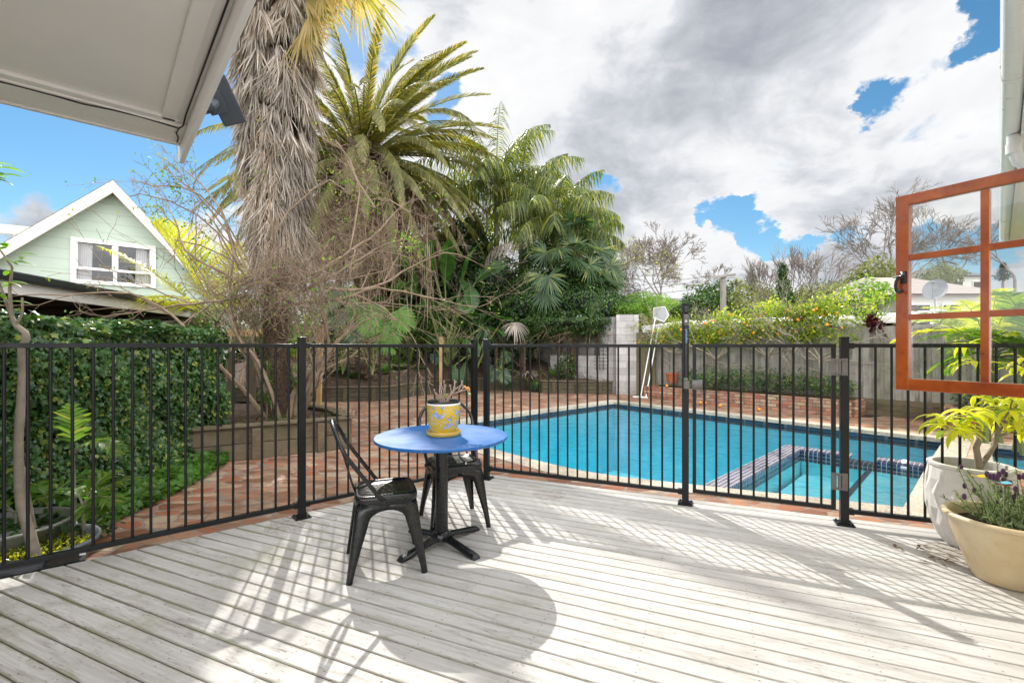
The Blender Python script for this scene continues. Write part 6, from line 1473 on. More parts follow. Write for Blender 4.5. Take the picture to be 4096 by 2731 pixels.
for i, (x, y, Y, L_, lab) in enumerate(((1130,1500,13.0,.5,'leftmost fern of the far bed, behind the palm trunk'),(1280,1510,12.9,.55,'bright fern in the far bed just right of the left fence post'),(1350,1500,13.1,.6,'largest bright fern in the far bed behind the long fence panel'),(1420,1510,13.2,.5,'small fern in the far bed left of the mossy mound'),(1530,1490,14.2,.45,'small fern in the far bed right of the mossy mound'),(1600,1470,14.8,.7,'tall fern in the far bed left of the timber stake'),(1660,1480,15,.6,'fern in the far bed right beside the timber stake'),(1760,1500,15.6,.4,'low fern in the far bed right of the timber stake'))):
    p = at(x, y, Y); fern(lab, (p.x, Y, .32+.1*(i % 3)), 18, L_, 130+i, 'fern_leaf')
p = at(1060, 1480, 6.6)
for (x, y0_, y1_, s_) in ((1068,1620,1440,141),(1190,1560,1470,142)):
    rg_ = np.random.default_rng(s_); a_, c_ = W3(at(x, y0_, 6.5)), W3(at(x, y1_, 6.5)); n_ = 170 if s_ == 141 else 60; t_ = rg_.random(n_); P = a_+(c_-a_)*t_[:,None]+rg_.normal(0,.03,(n_,3)); D = nrm(rg_.normal(0,1,(n_,3))*np.array([1,1,.5])+np.array([0,0,.4])); b = MB(); ribbons(b, P, D, nrm(np.cross(D, UP)), rg_.uniform(.10,.20,n_), .018, .3)
    bs = MB(); bs.tube([(a_[0],a_[1],.23), tuple(c_)], [.012,.006], 6)
    t = thing('narrow_leaf_plant', 'upright stem of narrow green leaves beside the shaggy palm trunk' if s_ == 141 else 'small stem of narrow leaves right of the shaggy palm trunk', 'plant', (a_[0], a_[1], .23)); wpart(b, 'leaves', MATS['fern_leaf'], t); wpart(bs, 'stem', MATS['twig'], t)
fern('fern with yellow-green fronds behind the palm trunk, at fence height', tuple(W3(at(1160, 1440, 9.5))), 16, .8, 150, 'bright_leaf', None, .18)
tuft('strap_leaf_plant', 'clump of upright strap leaves in the far bed below the creeper mound', at(2215, 1500, 14.6), 18, .75, .05, 151, 'fern_leaf')
tuft('strap_leaf_plant', 'low arching clump of dry strap leaves left of the upright one', at(2150, 1500, 14.7), 26, .8, .022, 152, 'olive_leaf', droop=.9)
shrub('small bright green bush in the far bed below the creeper mound', 'bush', [(2265,1470,14.6,.34,.42)], 'creeper_leaf', 153, (.05,.09), dens=2600)
tuft('dry_leaves', 'heap of dry palm leaves lying in the far bed', at(2110, 1490, 14.5), 60, .55, .02, 154, 'dead_leaf', el=(-.1,.5), droop=.4)
shrub('mossy brown mound of fibre at the foot of the date palm', 'mound', [(1470,1440,13.0,.55,.5)], 'dead_brown', 155, (.06,.14), 'lance', 'mound', dens=2600)
b = MB(); rg_ = np.random.default_rng(156); n_ = 5000; x = rg_.uniform(-7.4, 3.0, n_); y = np.array([ffront(v) for v in x])+.1+rg_.random(n_)**1.4*1.3; P = np.stack([x, y, .21+.75*(1-np.exp(-(y-np.array([ffront(v) for v in x]))/2.5))+rg_.random(n_)*.06], 1)
D = nrm(rg_.normal(0,1,(n_,3))*np.array([1,1,.35])); ribbons(b, P, D, nrm(np.cross(D, UP)), rg_.uniform(.05,.22,n_), .012, .1); 
n_ = 700; x = rg_.uniform(-4.0,-2.5,n_); y = 5.75+(x+3.65)*.6+.12+rg_.random(n_)*1.2; P = np.stack([x, y, .25+rg_.random(n_)*.04], 1); D = nrm(rg_.normal(0,1,(n_,3))*np.array([1,1,.3])); ribbons(b, P, D, nrm(np.cross(D, UP)), rg_.uniform(.04,.14,n_), .014, .1)
tag(b.build('leaf_litter', MATS['dead_brown']), 'brown dead leaves and twigs littering the garden beds', 'leaf litter', kind='stuff')
b = MB(); n_ = 900; x = rg_.uniform(-3.7,-2.6,n_); y = 5.9+(x+3.65)*.6+.05+rg_.random(n_)*.9; keep = np.sin(x*9)+np.sin(y*7) > .6; P = np.stack([x[keep], y[keep], .27+rg_.random(keep.sum())*.06], 1); leaves(b, P, np.tile(UP, (len(P),1)), .03, rg_, 'oval'); tag(b.build('weeds', MATS['creeper_leaf']), 'small green weeds in the corner bed of the shaggy palm', 'weeds', kind='stuff')
# timber stakes
for (x, y0_, y1_, Y, lean, lab) in ((1273,1450,1298,8.2,.04,'new pine stake leaning behind the left fence post'),(1765,1520,1347,13.9,0,'new pine stake standing upright in the far bed')):
    a_ = at(x, y0_, Y); c_ = at(x+lean*300, y1_, Y); a_.z = .15 if Y > 10 else .0; t = thing('timber_stake', lab, 'stake', tuple(a_), 0, 'pine stakes'); b = MB(); b.beam(a_, c_, .085 if Y < 10 else .12, .05 if Y < 10 else .06, up=(0,1,0)); wpart(b, 'post', MATS['new_pine'], t, bevel=.004)
    b = MB(); b.box(tuple(c_*.93+a_*.07+Vector((0,-.035,0))), (.05,.012,.02)); wpart(b, 'nail_plate', MATS['steel'], t)
# dark trellis leaning against the block wall
t = thing('trellis', 'black lattice trellis leaning in the shade against the block wall', 'trellis', (2.6, 14.25, .2)); b = MB()
for k in range(9): b.beam(at(2385+k*14, 1480, 14.3), at(2385+k*14, 1370, 14.4), .02, .012)
for k in range(8): b.beam(at(2375, 1375+k*14, 14.28), at(2508, 1375+k*14, 14.28), .02, .012)
wpart(b, 'lattice', MATS['black_metal'], t)
# ============================================================ espaliered citrus trees along the fence
def fpt(t, off, z): q = F0 + fdd*t + fnn*off; return np.array([q.x, q.y, z])
fruit_proto = None
def citrus(label, t0, seed, top, span, nfruit, lo=1.25, dens=1.0):
    global fruit_proto
    rg_ = np.random.default_rng(seed); base = fpt(t0, .45, .25); t = thing('citrus_tree', label, 'fruit tree', tuple(base), 0, 'citrus trees trained along the fence'); b = MB(); tips = []
    p = base.copy(); hgt = rg_.uniform(.75,.95); b.tube([base, base+np.array([.02,-.02,.35]), base+np.array([-.01,.0,hgt])], [.042,.034,.03], 8, caps=False)
    d3 = np.array([fdd.x, fdd.y, 0])
    for k in range(6):
        s_ = -1 if k % 2 else 1; grow(b, base+np.array([0,0,hgt-.05-.1*rg_.random()]), nrm(d3*s_*rg_.uniform(.5,1.3)+np.array([fnn.x,fnn.y,0])*rg_.normal(0,.25)+np.array([0,0,rg_.uniform(.35,.9)])), rg_.uniform(.55,.8), .020, 4, rg_, (2,3), .55, .72, .16, .06, tips, .003)
    for k in range(3):
        s_ = -1 if k % 2 else 1; grow(b, base+np.array([0,0,.35+.15*k]), nrm(d3*s_+np.array([0,0,rg_.uniform(.1,.5)])), .5, .012, 2, rg_, (1,3), .6, .7, .2, 0, None, .003)
    wpart(b, 'trunk', MATS['citrus_bark'], t, smooth=True)
    b = MB(); n_ = int(2400*span*dens); u = rg_.normal(0, .5, n_)*span; v = rg_.random(n_); hh = lo + (top-lo)*v**.9*(1-.12*np.abs(u)/span)+.06*np.sin(u*7+seed)+.05*np.sin(u*17)
    # clumps: keep leaves near cluster centres
    nc = int(60*span); cu = rg_.normal(0,.5,nc)*span; cz = lo+(top-lo)*rg_.random(nc)**.8; idx = rg_.integers(0, nc, n_); u = cu[idx]+rg_.normal(0,.11,n_); hh = cz[idx]+rg_.normal(0,.09,n_); w_ = rg_.normal(.0,.16,n_)
    P = np.stack([base[0]+fdd.x*u+fnn.x*w_, base[1]+fdd.y*u+fnn.y*w_, hh], 1); leaves(b, P, rg_.normal(0,.7,(n_,3))+np.array([-.2,-.4,.9]), rg_.uniform(.05,.09,n_), rg_, 'oval', jitter=.4, fold=.3)
    wpart(b, 'leaves', MATS['citrus_leaf'], t)
    for k in range(nfruit):
        j = rg_.integers(0, n_); q = P[j]+np.array([-fnn.x*.14, -fnn.y*.14, -.05])
        q[2] = min(q[2], top-.15)
        if fruit_proto is None: fb = MB(); fb.sphere((0,0,0), .036, 10); fruit_proto = fb.build('orange', MATS['orange_fruit'], t, smooth=True); o = fruit_proto
        else: o = fruit_proto.copy(); COL.objects.link(o); o.parent = t
        o.location = Vector(q) - t.location; s_ = rg_.uniform(.65,1.1); o.scale = (s_, s_, s_)
citrus('small citrus tree in the terracotta pot, leftmost along the fence', .55, 201, 1.98, .75, 12, 1.35, .8)
citrus('citrus tree second from the left along the fence, behind the latch post', 1.75, 202, 2.10, .95, 16, 1.3)
citrus('citrus tree in the middle of the row along the fence, behind the gate', 2.95, 203, 2.25, 1.0, 13, 1.4)
citrus('tallest citrus tree, rightmost of the row, near the hinge post', 4.05, 204, 2.42, 1.0, 18, 1.35, 1.15)
# terracotta pot and planter shrubs
p = fpt(.55, .38, 0); t = thing('plant_pot', 'terracotta pot at the left end of the brick planter', 'plant pot', (p[0], p[1], .29)); b = MB(); b.lathe([(0,0),(.13,0),(.165,.22),(.18,.225),(.18,.27),(.165,.27),(.16,.2)], 28); b.disc((0,0,.2), .16); b.build('pot', MATS['terracotta'], t, smooth=False)
for i, (tt, hh_, lab) in enumerate(((1.25,.40,'dark shrub at the left of the row in the brick planter'),(1.75,.46,'second dark shrub from the left in the brick planter'),(2.25,.48,'glossy dark shrub just right of the latch post in the brick planter'),(2.75,.50,'tallest glossy shrub in the brick planter, behind the middle of the gate'),(3.2,.46,'dark shrub behind the right half of the gate in the brick planter'),(3.65,.48,'dark shrub left of the thick citrus trunk in the brick planter'),(4.1,.42,'low dark shrub right of the thick citrus trunk'),(4.5,.34,'smallest dark shrub at the right end of the brick planter'))):
    rg_ = np.random.default_rng(210+i); c = fpt(tt, .28, .27); t = thing('planter_shrub', lab, 'shrub', tuple(c), 0, 'dark glossy shrubs in the brick planter'); b = MB(); P, N_ = blob(rg_, 520, c+np.array([0,0,hh_*.5]), (.34,.26,hh_*.58), .4); leaves(b, P, N_+np.array([-.1,-.3,.7]), rg_.uniform(.06,.10,len(P)), rg_, 'lance', jitter=.5, fold=.3); wpart(b, 'leaves', MATS['ivy_leaf'], t)
    bs = MB()
    for q in range(7): grow(bs, c.copy(), nrm(np.array([rg_.normal(0,.5), rg_.normal(0,.4), 1.])), hh_*.7, .009, 1, rg_, (2,3), .5, .6, .1)
    wpart(bs, 'stems', MATS['twig'], t)
for i in range(5):
    rg_ = np.random.default_rng(230+i); q = G0+fdd*(.3+i*.6)+fnn*.3; c = np.array([q.x, q.y, .29]); t = thing('planter_shrub', ['first', 'second', 'third', 'fourth', 'last'][i]+' dark shrub counted from the left in the short brick planter', 'shrub', tuple(c)); b = MB(); P, N_ = blob(rg_, 320, c+np.array([0,0,.15]), (.32,.25,.2), .4); leaves(b, P, N_+np.array([-.1,-.3,.7]), rg_.uniform(.06,.10,len(P)), rg_, 'lance', jitter=.5, fold=.3); wpart(b, 'leaves', MATS['ivy_leaf'], t)
# fallen oranges on the far paving
for i, (x, y, lab) in enumerate(((2802,1617,'fallen orange beside the pool coping, leftmost'),(2820,1617,'fallen pale orange next to the leftmost fallen one'),(2879,1629,'fallen orange on the far coping behind the gate'),(3036,1645,'fallen orange behind the middle of the gate'),(2660,1542,'fallen orange on the rim of the brick planter'))):
    p = gp(x, y, PAV); 
    if i == 4: p = Vector(fpt(.6,-.0,.0)); p.z = .185
    o = fruit_proto.copy(); COL.objects.link(o); o.parent = None; o.name = 'orange'; o.location = (p.x, p.y, p.z+.045); o.scale = (1.15,1.15,1.1); tag(o, lab, 'orange', 'fallen oranges')
# pool skimmer and brush leaning on the fence
for (bx, by, tx, ty, lab, kind_) in ((2563,1590,2622,1268,'long pale pool pole with a white net head leaning on the fence','net'),(2584,1592,2634,1310,'long pale pool pole with a brush at its foot leaning on the fence','brush')):
    a_ = gp(bx, by, PAV); c_ = at(tx, ty, a_.y+.42); t = thing('pool_pole', lab, 'pool pole', tuple(a_)); b = MB(); b.tube([a_+Vector((0,0,.03)), c_], .017, 10); wpart(b, 'pole', MATS['white_plastic'], t, smooth=True)
    b = MB(); b.beam(a_+Vector((-.22,0,.03)), a_+Vector((.10,0,.02)), .06, .03); wpart(b, 'brush', MATS['white_plastic'], t)
    if kind_ == 'net':
        b = MB(); r_ = [c_+Vector(v) for v in ((-.06,0,-.02),(-.05,0,.26),(.28,.02,.30),(.40,.02,.06),(.25,0,-.14))]; b.tube(r_+[r_[0]], .013, 6); wpart(b, 'net_frame', MATS['white_plastic'], t)
        b = MB(); b.add([tuple(v+Vector((0,.005,0))) for v in r_], [(0,1,2,3,4)]); m, n = newmat('white_mesh'); d_ = n.node('ShaderNodeBsdfDiffuse'); d_.inputs[0].default_value = (.5,.5,.5,1); tt_ = n.node('ShaderNodeBsdfTranslucent'); tt_.inputs[0].default_value = (.4,.4,.4,1); q_ = n.node('ShaderNodeMixShader'); q_.inputs[0].default_value = .5; n.l.new(d_.outputs[0], q_.inputs[1]); n.l.new(tt_.outputs[0], q_.inputs[2]); surf(m, n, q_.outputs[0]); wpart(b, 'mesh', m, t)
# long white shed behind the fence
t = thing('garden_shed', 'low white shed roof showing just above the fence behind the fruit trees', 'shed', tuple(fpt(2,1.3,-.2))); b = MB()
p0 = fpt(-.75,.95,1.86); p1 = fpt(6.6,.95,1.86); b.beam(p0, p1, .05, .13); b.add([p0+np.array([0,0,.065]), p1+np.array([0,0,.065]), p1+np.array([fnn.x*2.4,fnn.y*2.4,.30]), p0+np.array([fnn.x*2.4,fnn.y*2.4,.30])], [(0,1,2,3)]); wpart(b, 'roof', MATS['white_paint'], t)
b = MB(); 
for q in (-.7, 3, 6.5): a_ = fpt(q,.97,-.2); c_ = fpt(q,.97,1.8); b.beam(a_, c_, .10, .10)
wpart(b, 'post', MATS['white_paint'], t); b = MB(); a_ = fpt(-.7,3.2,.8); c_ = fpt(6.5,3.2,.8); b.beam(a_, c_, .05, 2.0); wpart(b, 'back_wall', MATS['cream_paint'], t)
# floating chlorinator in the spa
p = gp(3690, 1862, WL); p = Vector((5.05,5.92,WL)); t = thing('chlorine_floater', 'small white floating dispenser at the right end of the spa', 'pool float', tuple(p)); b = MB(); b.lathe([(.0,-.03),(.06,-.03),(.085,.0),(.085,.025),(.05,.035),(.045,.09),(.03,.10),(0,.10)], 20); b.build('body', MATS['white_plastic'], t, smooth=True)
# red-leaved succulent hanging over the fence
rg_ = np.random.default_rng(240); c = W3(at(3490,1300,9.35)); t = thing('succulent', 'dark red rosette succulent leaning over the paling fence', 'plant', tuple(c)); b = MB(); bs = MB()
for (x, y) in ((3470,1292),(3505,1285),(3490,1312),(3520,1300),(3480,1275)):
    p = W3(at(x, y, 9.3)); n_ = 34; D = nrm(rg_.normal(0,1,(n_,3))+np.array([0,-.4,.4])); ribbons(b, np.tile(p,(n_,1)), D, nrm(np.cross(D,UP)), .13, .05, .1, (.5,1,1)); bs.tube([p, p+np.array([.25,.1,-.25]), W3(at(3580,1370,9.45))], .012, 5)
wpart(b, 'rosettes', MATS['purple_leaf'], t); wpart(bs, 'stems', MATS['twig_grey'], t)
# ============================================================ beyond the fences
def bare_tree(name, label, x, ybase, ytop, Y, seed, n0=1, spread=.55, depth=6, kids=(2,3), lean=0.0, leaf=None, up=.02, cat='tree', group='bare winter trees beyond the fence', rr=.022, minr=.010, first=.40, extra=()):
    rg_ = np.random.default_rng(seed); base = W3(at(x, ybase, Y)); topz = at(x, ytop, Y)[2]; Ht = topz-base[2]; base[2] -= 2.5; t = thing(name, label, cat, tuple(base), 0, group); b = MB(); tips = []; base2 = base + np.array([0,0,2.5])
    b.tube([base, base2], [Ht*rr*1.1, Ht*rr], 8, caps=False)
    for k in range(n0):
        d = nrm(np.array([rg_.normal(0,.15 if n0 == 1 else .55)+lean, rg_.normal(0,.3), 1.0])); grow(b, base2, d, Ht*first, Ht*rr*(1 if n0 == 1 else .6), depth, rg_, kids, spread, .74, .11, up, tips, minr, Ht*.05, .68)
    wpart(b, 'branches', MATS['far_bark'], t)
    if leaf:
        b = MB(); T = np.array([q[0] for q in tips]); T = np.repeat(T, leaf[1], 0)+rg_.normal(0,leaf[2],(len(T)*leaf[1],3)); leaves(b, T, rg_.normal(0,1,T.shape), leaf[3], rg_, 'oval', jitter=1); wpart(b, 'leaves', MATS[leaf[0]], t)
    return t
bare_tree('bare_tree', 'bare tree with a haze of yellow-green buds, right beside the creeper mound', 2500, 1240, 985, 34, 301, 3, .55, 7, leaf=('spring_leaf',1,.25,.10), minr=.014)
bare_tree('bare_tree', 'dark bare spreading tree left of the latch post', 2645, 1200, 985, 34, 302, 4, .55, 7, minr=.014)
bare_tree('bare_tree', 'small hazy bare tree behind the power pole', 2890, 1180, 1060, 60, 303, 2, .5, 6, minr=.02)
for i, (x, lab) in enumerate(((3060,'upright bare shrub, leftmost of the three behind the gate'),(3150,'tall upright bare shrub in the middle behind the gate'),(3260,'upright bare shrub, rightmost of the three behind the gate'))):
    bare_tree('bare_shrub', lab, x, 1215, (1030,965,980)[i], 24, 310+i, 7, .32, 4, (2,3), up=.12, cat='shrub', minr=.010, rr=.013, first=.36)
bare_tree('bare_tree', 'large bare tree with a broad fine crown just left of the open window sash', 3560, 1190, 880, 30, 305, 4, .52, 7, (2,3), lean=-.25, minr=.012)
bare_tree('bare_tree', 'bare tree seen through the upper pane of the window sash', 3800, 1130, 860, 40, 306, 2, .5, 6, minr=.018)
bare_tree('bare_tree', 'bare tree seen through the right hand panes of the window sash', 4060, 1120, 900, 34, 307, 1, .5, 6, minr=.018)
def far_tree(label, lumps_, mat, seed, size=(.14,.26), name='leafy_tree', group='leafy trees beyond the fence', dens=110, cat='tree'):
    rg_ = np.random.default_rng(seed); x, y, Y, r_, rz_ = lumps_[0]; c0_ = W3(at(x, y, Y)); t = thing(name, label, cat, (c0_[0], Y, c0_[2]-rz_-1.0), 0, group); b = MB(); core = MB()
    for (x, y, Y, r_, rz_) in lumps_:
        c = W3(at(x, y, Y)); P, N_ = blob(rg_, int(dens*1.6*r_*rz_*4)+100, c, (r_, r_*.8, rz_), .55); leaves(b, P, N_+rg_.normal(0,.4,P.shape)+np.array([0,0,.3]), rg_.uniform(size[0], size[1], len(P)), rg_, 'oval', jitter=.5); core.tube([(c[0],c[1],c0_[2]-rz_-1.0), tuple(c)], [.2,.08], 6)
    wpart(b, 'crown', MATS[mat], t); wpart(core, 'trunk', MATS['far_bark'], t)
far_tree('dark green rounded tree just right of the latch post', [(2790,1225,28,1.4,1.0),(2840,1200,28,1.1,1.0),(2730,1240,29,1.0,.6)], 'creeper_leaf', 401)
far_tree('dark green tree behind the power pole', [(2880,1180,33,1.2,.9),(2920,1210,33,1.2,.8)], 'dark_leaf', 402)
far_tree('olive-brown bushy tree to the right of the power pole', [(3010,1190,30,1.6,1.0),(3060,1215,28,1.3,.7),(2980,1230,27,.9,.5)], 'olive_leaf', 403)
far_tree('ivy-covered stump tree behind the middle of the gate', [(3130,1090,23.5,.22,.5),(3132,1140,23.5,.3,.7),(3140,1190,23.5,.45,.6)], 'creeper_leaf', 404, (.09,.15), dens=500)
far_tree('olive hedge-like bushes behind the rightmost citrus tree', [(3300,1190,24,1.6,.7),(3400,1180,25,1.3,.7),(3230,1215,24,1.2,.5)], 'olive_leaf', 405)
far_tree('bright green bush left of the open window sash', [(3460,1160,20,.9,.5),(3520,1180,19,.7,.5)], 'bright_leaf', 406, (.10,.18))
far_tree('dark green tree behind the bright bush left of the window sash', [(3500,1100,27,1.3,1.0),(3440,1130,27,1.0,.7)], 'olive_leaf', 407)
far_tree('hazy olive tree seen through the middle pane of the sash', [(3740,1110,36,1.3,1.1),(3790,1100,37,1.2,.9)], 'olive_leaf', 408)
far_tree('long green bank of trees on the horizon behind the latch post', [(2600,1270,50,5,1.6),(2720,1260,52,5,1.6),(2500,1275,48,4,1.4)], 'olive_leaf', 409, (.2,.4), dens=40)
far_tree('long bank of trees on the horizon behind the citrus trees', [(2950,1240,55,6,2.0),(3150,1230,55,6,2.2),(3330,1220,52,5,2.4),(3520,1210,50,5,2.5)], 'dark_leaf', 410, (.2,.4), dens=40)
far_tree('bank of trees behind the pale green house', [(300,1300,40,9,2),(700,1290,40,8,2)], 'olive_leaf', 411, (.2,.4), dens=30)
# conifers
def conifer(label, x, y0_, y1_, Y, seed, mat='dark_leaf', w=.5, name='conifer', tiers=11):
    rg_ = np.random.default_rng(seed); a_ = W3(at(x,y0_,Y)); c_ = W3(at(x,y1_,Y)); H = c_[2]-a_[2]; t = thing(name, label, 'tree', (a_[0],Y,a_[2]-2), 0); b = MB(); bs = MB(); bs.tube([(a_[0],Y,a_[2]-2), tuple(c_)], [.14,.03], 6); wpart(bs, 'trunk', MATS['far_bark'], t)
    for k in range(tiers):
        z = a_[2]+H*(.12+.84*k/tiers); L_ = w*H*(1-k/tiers)*.5+.1
        for q in range(9):
            a = 2*np.pi*q/9+k; D0 = np.array([math.cos(a), math.sin(a), .35]); n_ = 16; tt_ = np.linspace(.15,1,n_); P = np.array([a_[0],Y,z])+D0*L_*tt_[:,None]; D = nrm(rg_.normal(0,1,(n_,3))*np.array([1,1,.6])+D0*.6); ribbons(b, P, D, nrm(np.cross(D,UP)), L_*.3+.06, .07, .1)
    wpart(b, 'crown', MATS[mat], t)
conifer('small tiered conifer on the skyline left of the bare shrubs', 3008, 1180, 1060, 45, 420, w=.42)
conifer('dark pointed conifer seen through the right hand pane', 4012, 1130, 1045, 40, 421, w=.5)
# cabbage tree
c = W3(at(2945,1130,38)); t = thing('cabbage_tree', 'spiky-headed small tree right of the power pole', 'tree', (c[0],38,c[2]-2)); b = MB(); bs = MB(); rg_ = np.random.default_rng(422)
for (dx, dz) in ((0,0),(-.35,-.2),(.4,-.1)):
    n_ = 70; D = nrm(rg_.normal(0,1,(n_,3))+np.array([0,0,.3])); p = c+np.array([dx,0,dz]); ribbons(b, np.tile(p,(n_,1)), D, nrm(np.cross(D,UP)), .6, .06, .2); bs.tube([(c[0],38,c[2]-2), tuple(p)], .07, 5)
wpart(b, 'crown', MATS['olive_leaf'], t); wpart(bs, 'trunk', MATS['far_bark'], t)
# power pole and lines
a_ = at(2893,1250,26); t = thing('power_pole', 'grey timber power pole with a single crossarm beyond the fence', 'power pole', (a_.x,26,-.5)); b = MB(); top = at(2893,1104,26); b.tube([(a_.x,26,-.5), tuple(top)], [.20,.155], 14); wpart(b, 'pole', MATS['pole_wood'], t); b = MB(); b.beam(at(2843,1110,25.8), at(2942,1098,25.8), .11, .12); wpart(b, 'crossarm', MATS['pole_wood'], t)
b = MB(); b.beam(at(2893,1125,25.82), at(2912,1102,25.82), .03, .03); wpart(b, 'brace', MATS['steel'], t)
b = MB()
for (dz, xx) in ((0,2845),(6,2940),(40,2893)):
    p0 = at(xx,1103+dz,26); p1 = Vector((p0.x-60, 70, p0.z+1)); b.tube([p0.lerp(p1, k/10)-Vector((0,0,1.6*math.sin(math.pi*k/10))) for k in range(11)], .012, 3)
tag(b.build('power_line', MATS['cable_black']), 'thin power lines running away to the left from the timber pole', 'power line')
# houses far off
def far_house(label, x0, x1, ye, yr, yb, Y, wallm, roofm, ridge=True, wins=3, seed=0):
    a_ = at(x0, ye, Y); c_ = at(x1, ye, Y); zb_ = at(x0, yb, Y).z-1; zr_ = at(x0, yr, Y+3.5).z; t = thing('far_house', label, 'house', ((a_.x+c_.x)/2, Y, zb_)); b = MB(); D_ = 7
    b.box(((a_.x+c_.x)/2, Y+D_/2, (a_.z+zb_)/2), (c_.x-a_.x, D_, a_.z-zb_)); wpart(b, 'wall', MATS[wallm], t); b = MB(); e = .4; W_2 = (c_.x-a_.x)
    V = [(a_.x-e,Y-e,a_.z),(c_.x+e,Y-e,a_.z),(c_.x+e,Y+D_+e,a_.z),(a_.x-e,Y+D_+e,a_.z),(a_.x+W_2*.25,Y+D_/2,zr_),(c_.x-W_2*.25,Y+D_/2,zr_)]
    b.add(V, [(0,1,5,4),(1,2,5),(2,3,4,5),(3,0,4),(3,2,1,0)]); wpart(b, 'roof', MATS[roofm], t)
    for k in range(wins):
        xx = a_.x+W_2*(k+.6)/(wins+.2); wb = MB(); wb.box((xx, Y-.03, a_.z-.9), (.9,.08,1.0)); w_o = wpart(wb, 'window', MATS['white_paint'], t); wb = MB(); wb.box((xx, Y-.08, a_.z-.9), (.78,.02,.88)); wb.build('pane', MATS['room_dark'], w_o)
m, n = newmat('tile_roof'); o = n.obj(); q = n.sep(o); w1 = n.math('FRACT', n.math('DIVIDE', q[2], .12)); w2_ = n.math('FRACT', n.math('DIVIDE', q[0], .3)); surf(m, n, principled(n, n.mix(n.mr(w1, 0, .25, .7, 0), n.mix(n.noise(o, 3, 4), (.27,.23,.20), (.36,.31,.27)), (.12,.10,.09)), .8))
far_house('cream house with a brown tiled roof seen through the middle pane', 3600, 4010, 1178, 1110, 1290, 20, 'weatherboard_cream', 'tile_roof', seed=1)
far_house('blue-grey roofed house further back seen through the middle pane', 3780, 3960, 1105, 1078, 1180, 38, 'cream_paint', 'roof_grey', wins=2)
far_house('cream two-storey house on the hill left of the latch post', 2690, 2760, 1205, 1192, 1260, 62, 'cream_paint', 'roof_grey', wins=3)
far_house('white house on the hill seen through the left of the middle pane', 3640, 3740, 1105, 1085, 1180, 48, 'white_paint', 'roof_grey', wins=2)
far_house('grey-roofed white house glimpsed behind the date palm trunk', 1470, 1640, 1240, 1165, 1380, 26, 'white_paint', 'white_paint', wins=2)
# satellite dish
c = at(3742, 1160, 16.5); t = thing('satellite_dish', 'grey satellite dish above the fence seen through the middle pane', 'satellite dish', tuple(c)); nn_ = Vector((-.8,-.5,.33)).normalized(); rot = nn_.to_track_quat('Z','Y').to_matrix()
V = []; K = 28
b = MB()
for i in range(7):
    r_ = .36*i/6
    for j in range(K): v = rot @ Vector((r_*math.cos(2*math.pi*j/K), r_*1.08*math.sin(2*math.pi*j/K), r_*r_*.5)); V.append(tuple(c+v))
b.add(V, np.array([(i*K+j, i*K+(j+1) % K, (i+1)*K+(j+1) % K, (i+1)*K+j) for i in range(6) for j in range(K)])); simple('dish_grey', (.30,.31,.32), None, .5); o = wpart(b, 'dish', MATS['dish_grey'], t, smooth=True)
b = MB(); f_ = c+nn_*.5+Vector((.05,0,.1)); b.tube([c+rot@Vector((0,-.4,.1)), f_], .012, 6); b.tube([f_, f_-nn_*.1], .05, 10); wpart(b, 'feed_arm', MATS['dish_grey'], t); b = MB(); b.tube([c, c+Vector((.1,.1,-.3)), c+Vector((.1,.1,-1.6))], .025, 8); wpart(b, 'mount', MATS['steel'], t)
# palms and clumps right of the sash
rg_ = np.random.default_rng(500)
def arch_palm(label, x, y, Y, n, L, seed, mat, ll=.35, lw=.045, el=(.2,1.3), bend=(.8,1.5), name='cane_palm', nl=34, azs=None, vee=.3, sweep=.6, stems=3, group='palms by the fence at the right'):
    rg_ = np.random.default_rng(seed); c = W3(at(x, y, Y)); t = thing(name, label, 'palm', (c[0], Y, PAV if Y < 9.5 else .0), 0, group); b = MB(); bs = MB()
    for k in range(stems): bs.tube([(c[0]+rg_.normal(0,.12), Y+rg_.normal(0,.1), PAV), (c[0]+rg_.normal(0,.08), Y, c[2])], [.035,.022], 6)
    for k in range(n): a = rg_.uniform(0,2*np.pi) if azs is None else azs[k % len(azs)]+rg_.normal(0,.2); frond(b, bs, c-np.array([0,0,rg_.uniform(0,.5)]), a, rg_.uniform(*el), L*rg_.uniform(.75,1.1), rg_.uniform(*bend), rg_, nl=nl, ll=ll, lw=lw, vee=vee, ldroop=.3, sweep=sweep, start=.2, st_r=.012)
    wpart(b, 'crown', MATS[mat], t); wpart(bs, 'stems', MATS['frond_stalk'], t)
arch_palm('bright yellow-green cane palm in front of the fence, behind the sash', 3960, 1330, 6.9, 16, 1.25, 501, 'lime_leaf', .30, .036, stems=5)
arch_palm('deeper green cane palm at the right edge of the photo', 4110, 1360, 6.2, 18, 1.3, 502, 'bright_leaf', .30, .036, stems=5)
arch_palm('feathery green palm frond rising behind the fence left of the sash', 3590, 1420, 10.6, 7, 1.7, 503, 'fan_leaf', .8, .04, (.8,1.4), (.3,.7), 'feather_palm', 46, [3.0,2.4,1.8,3.6,1.0], .3, .9, 1)

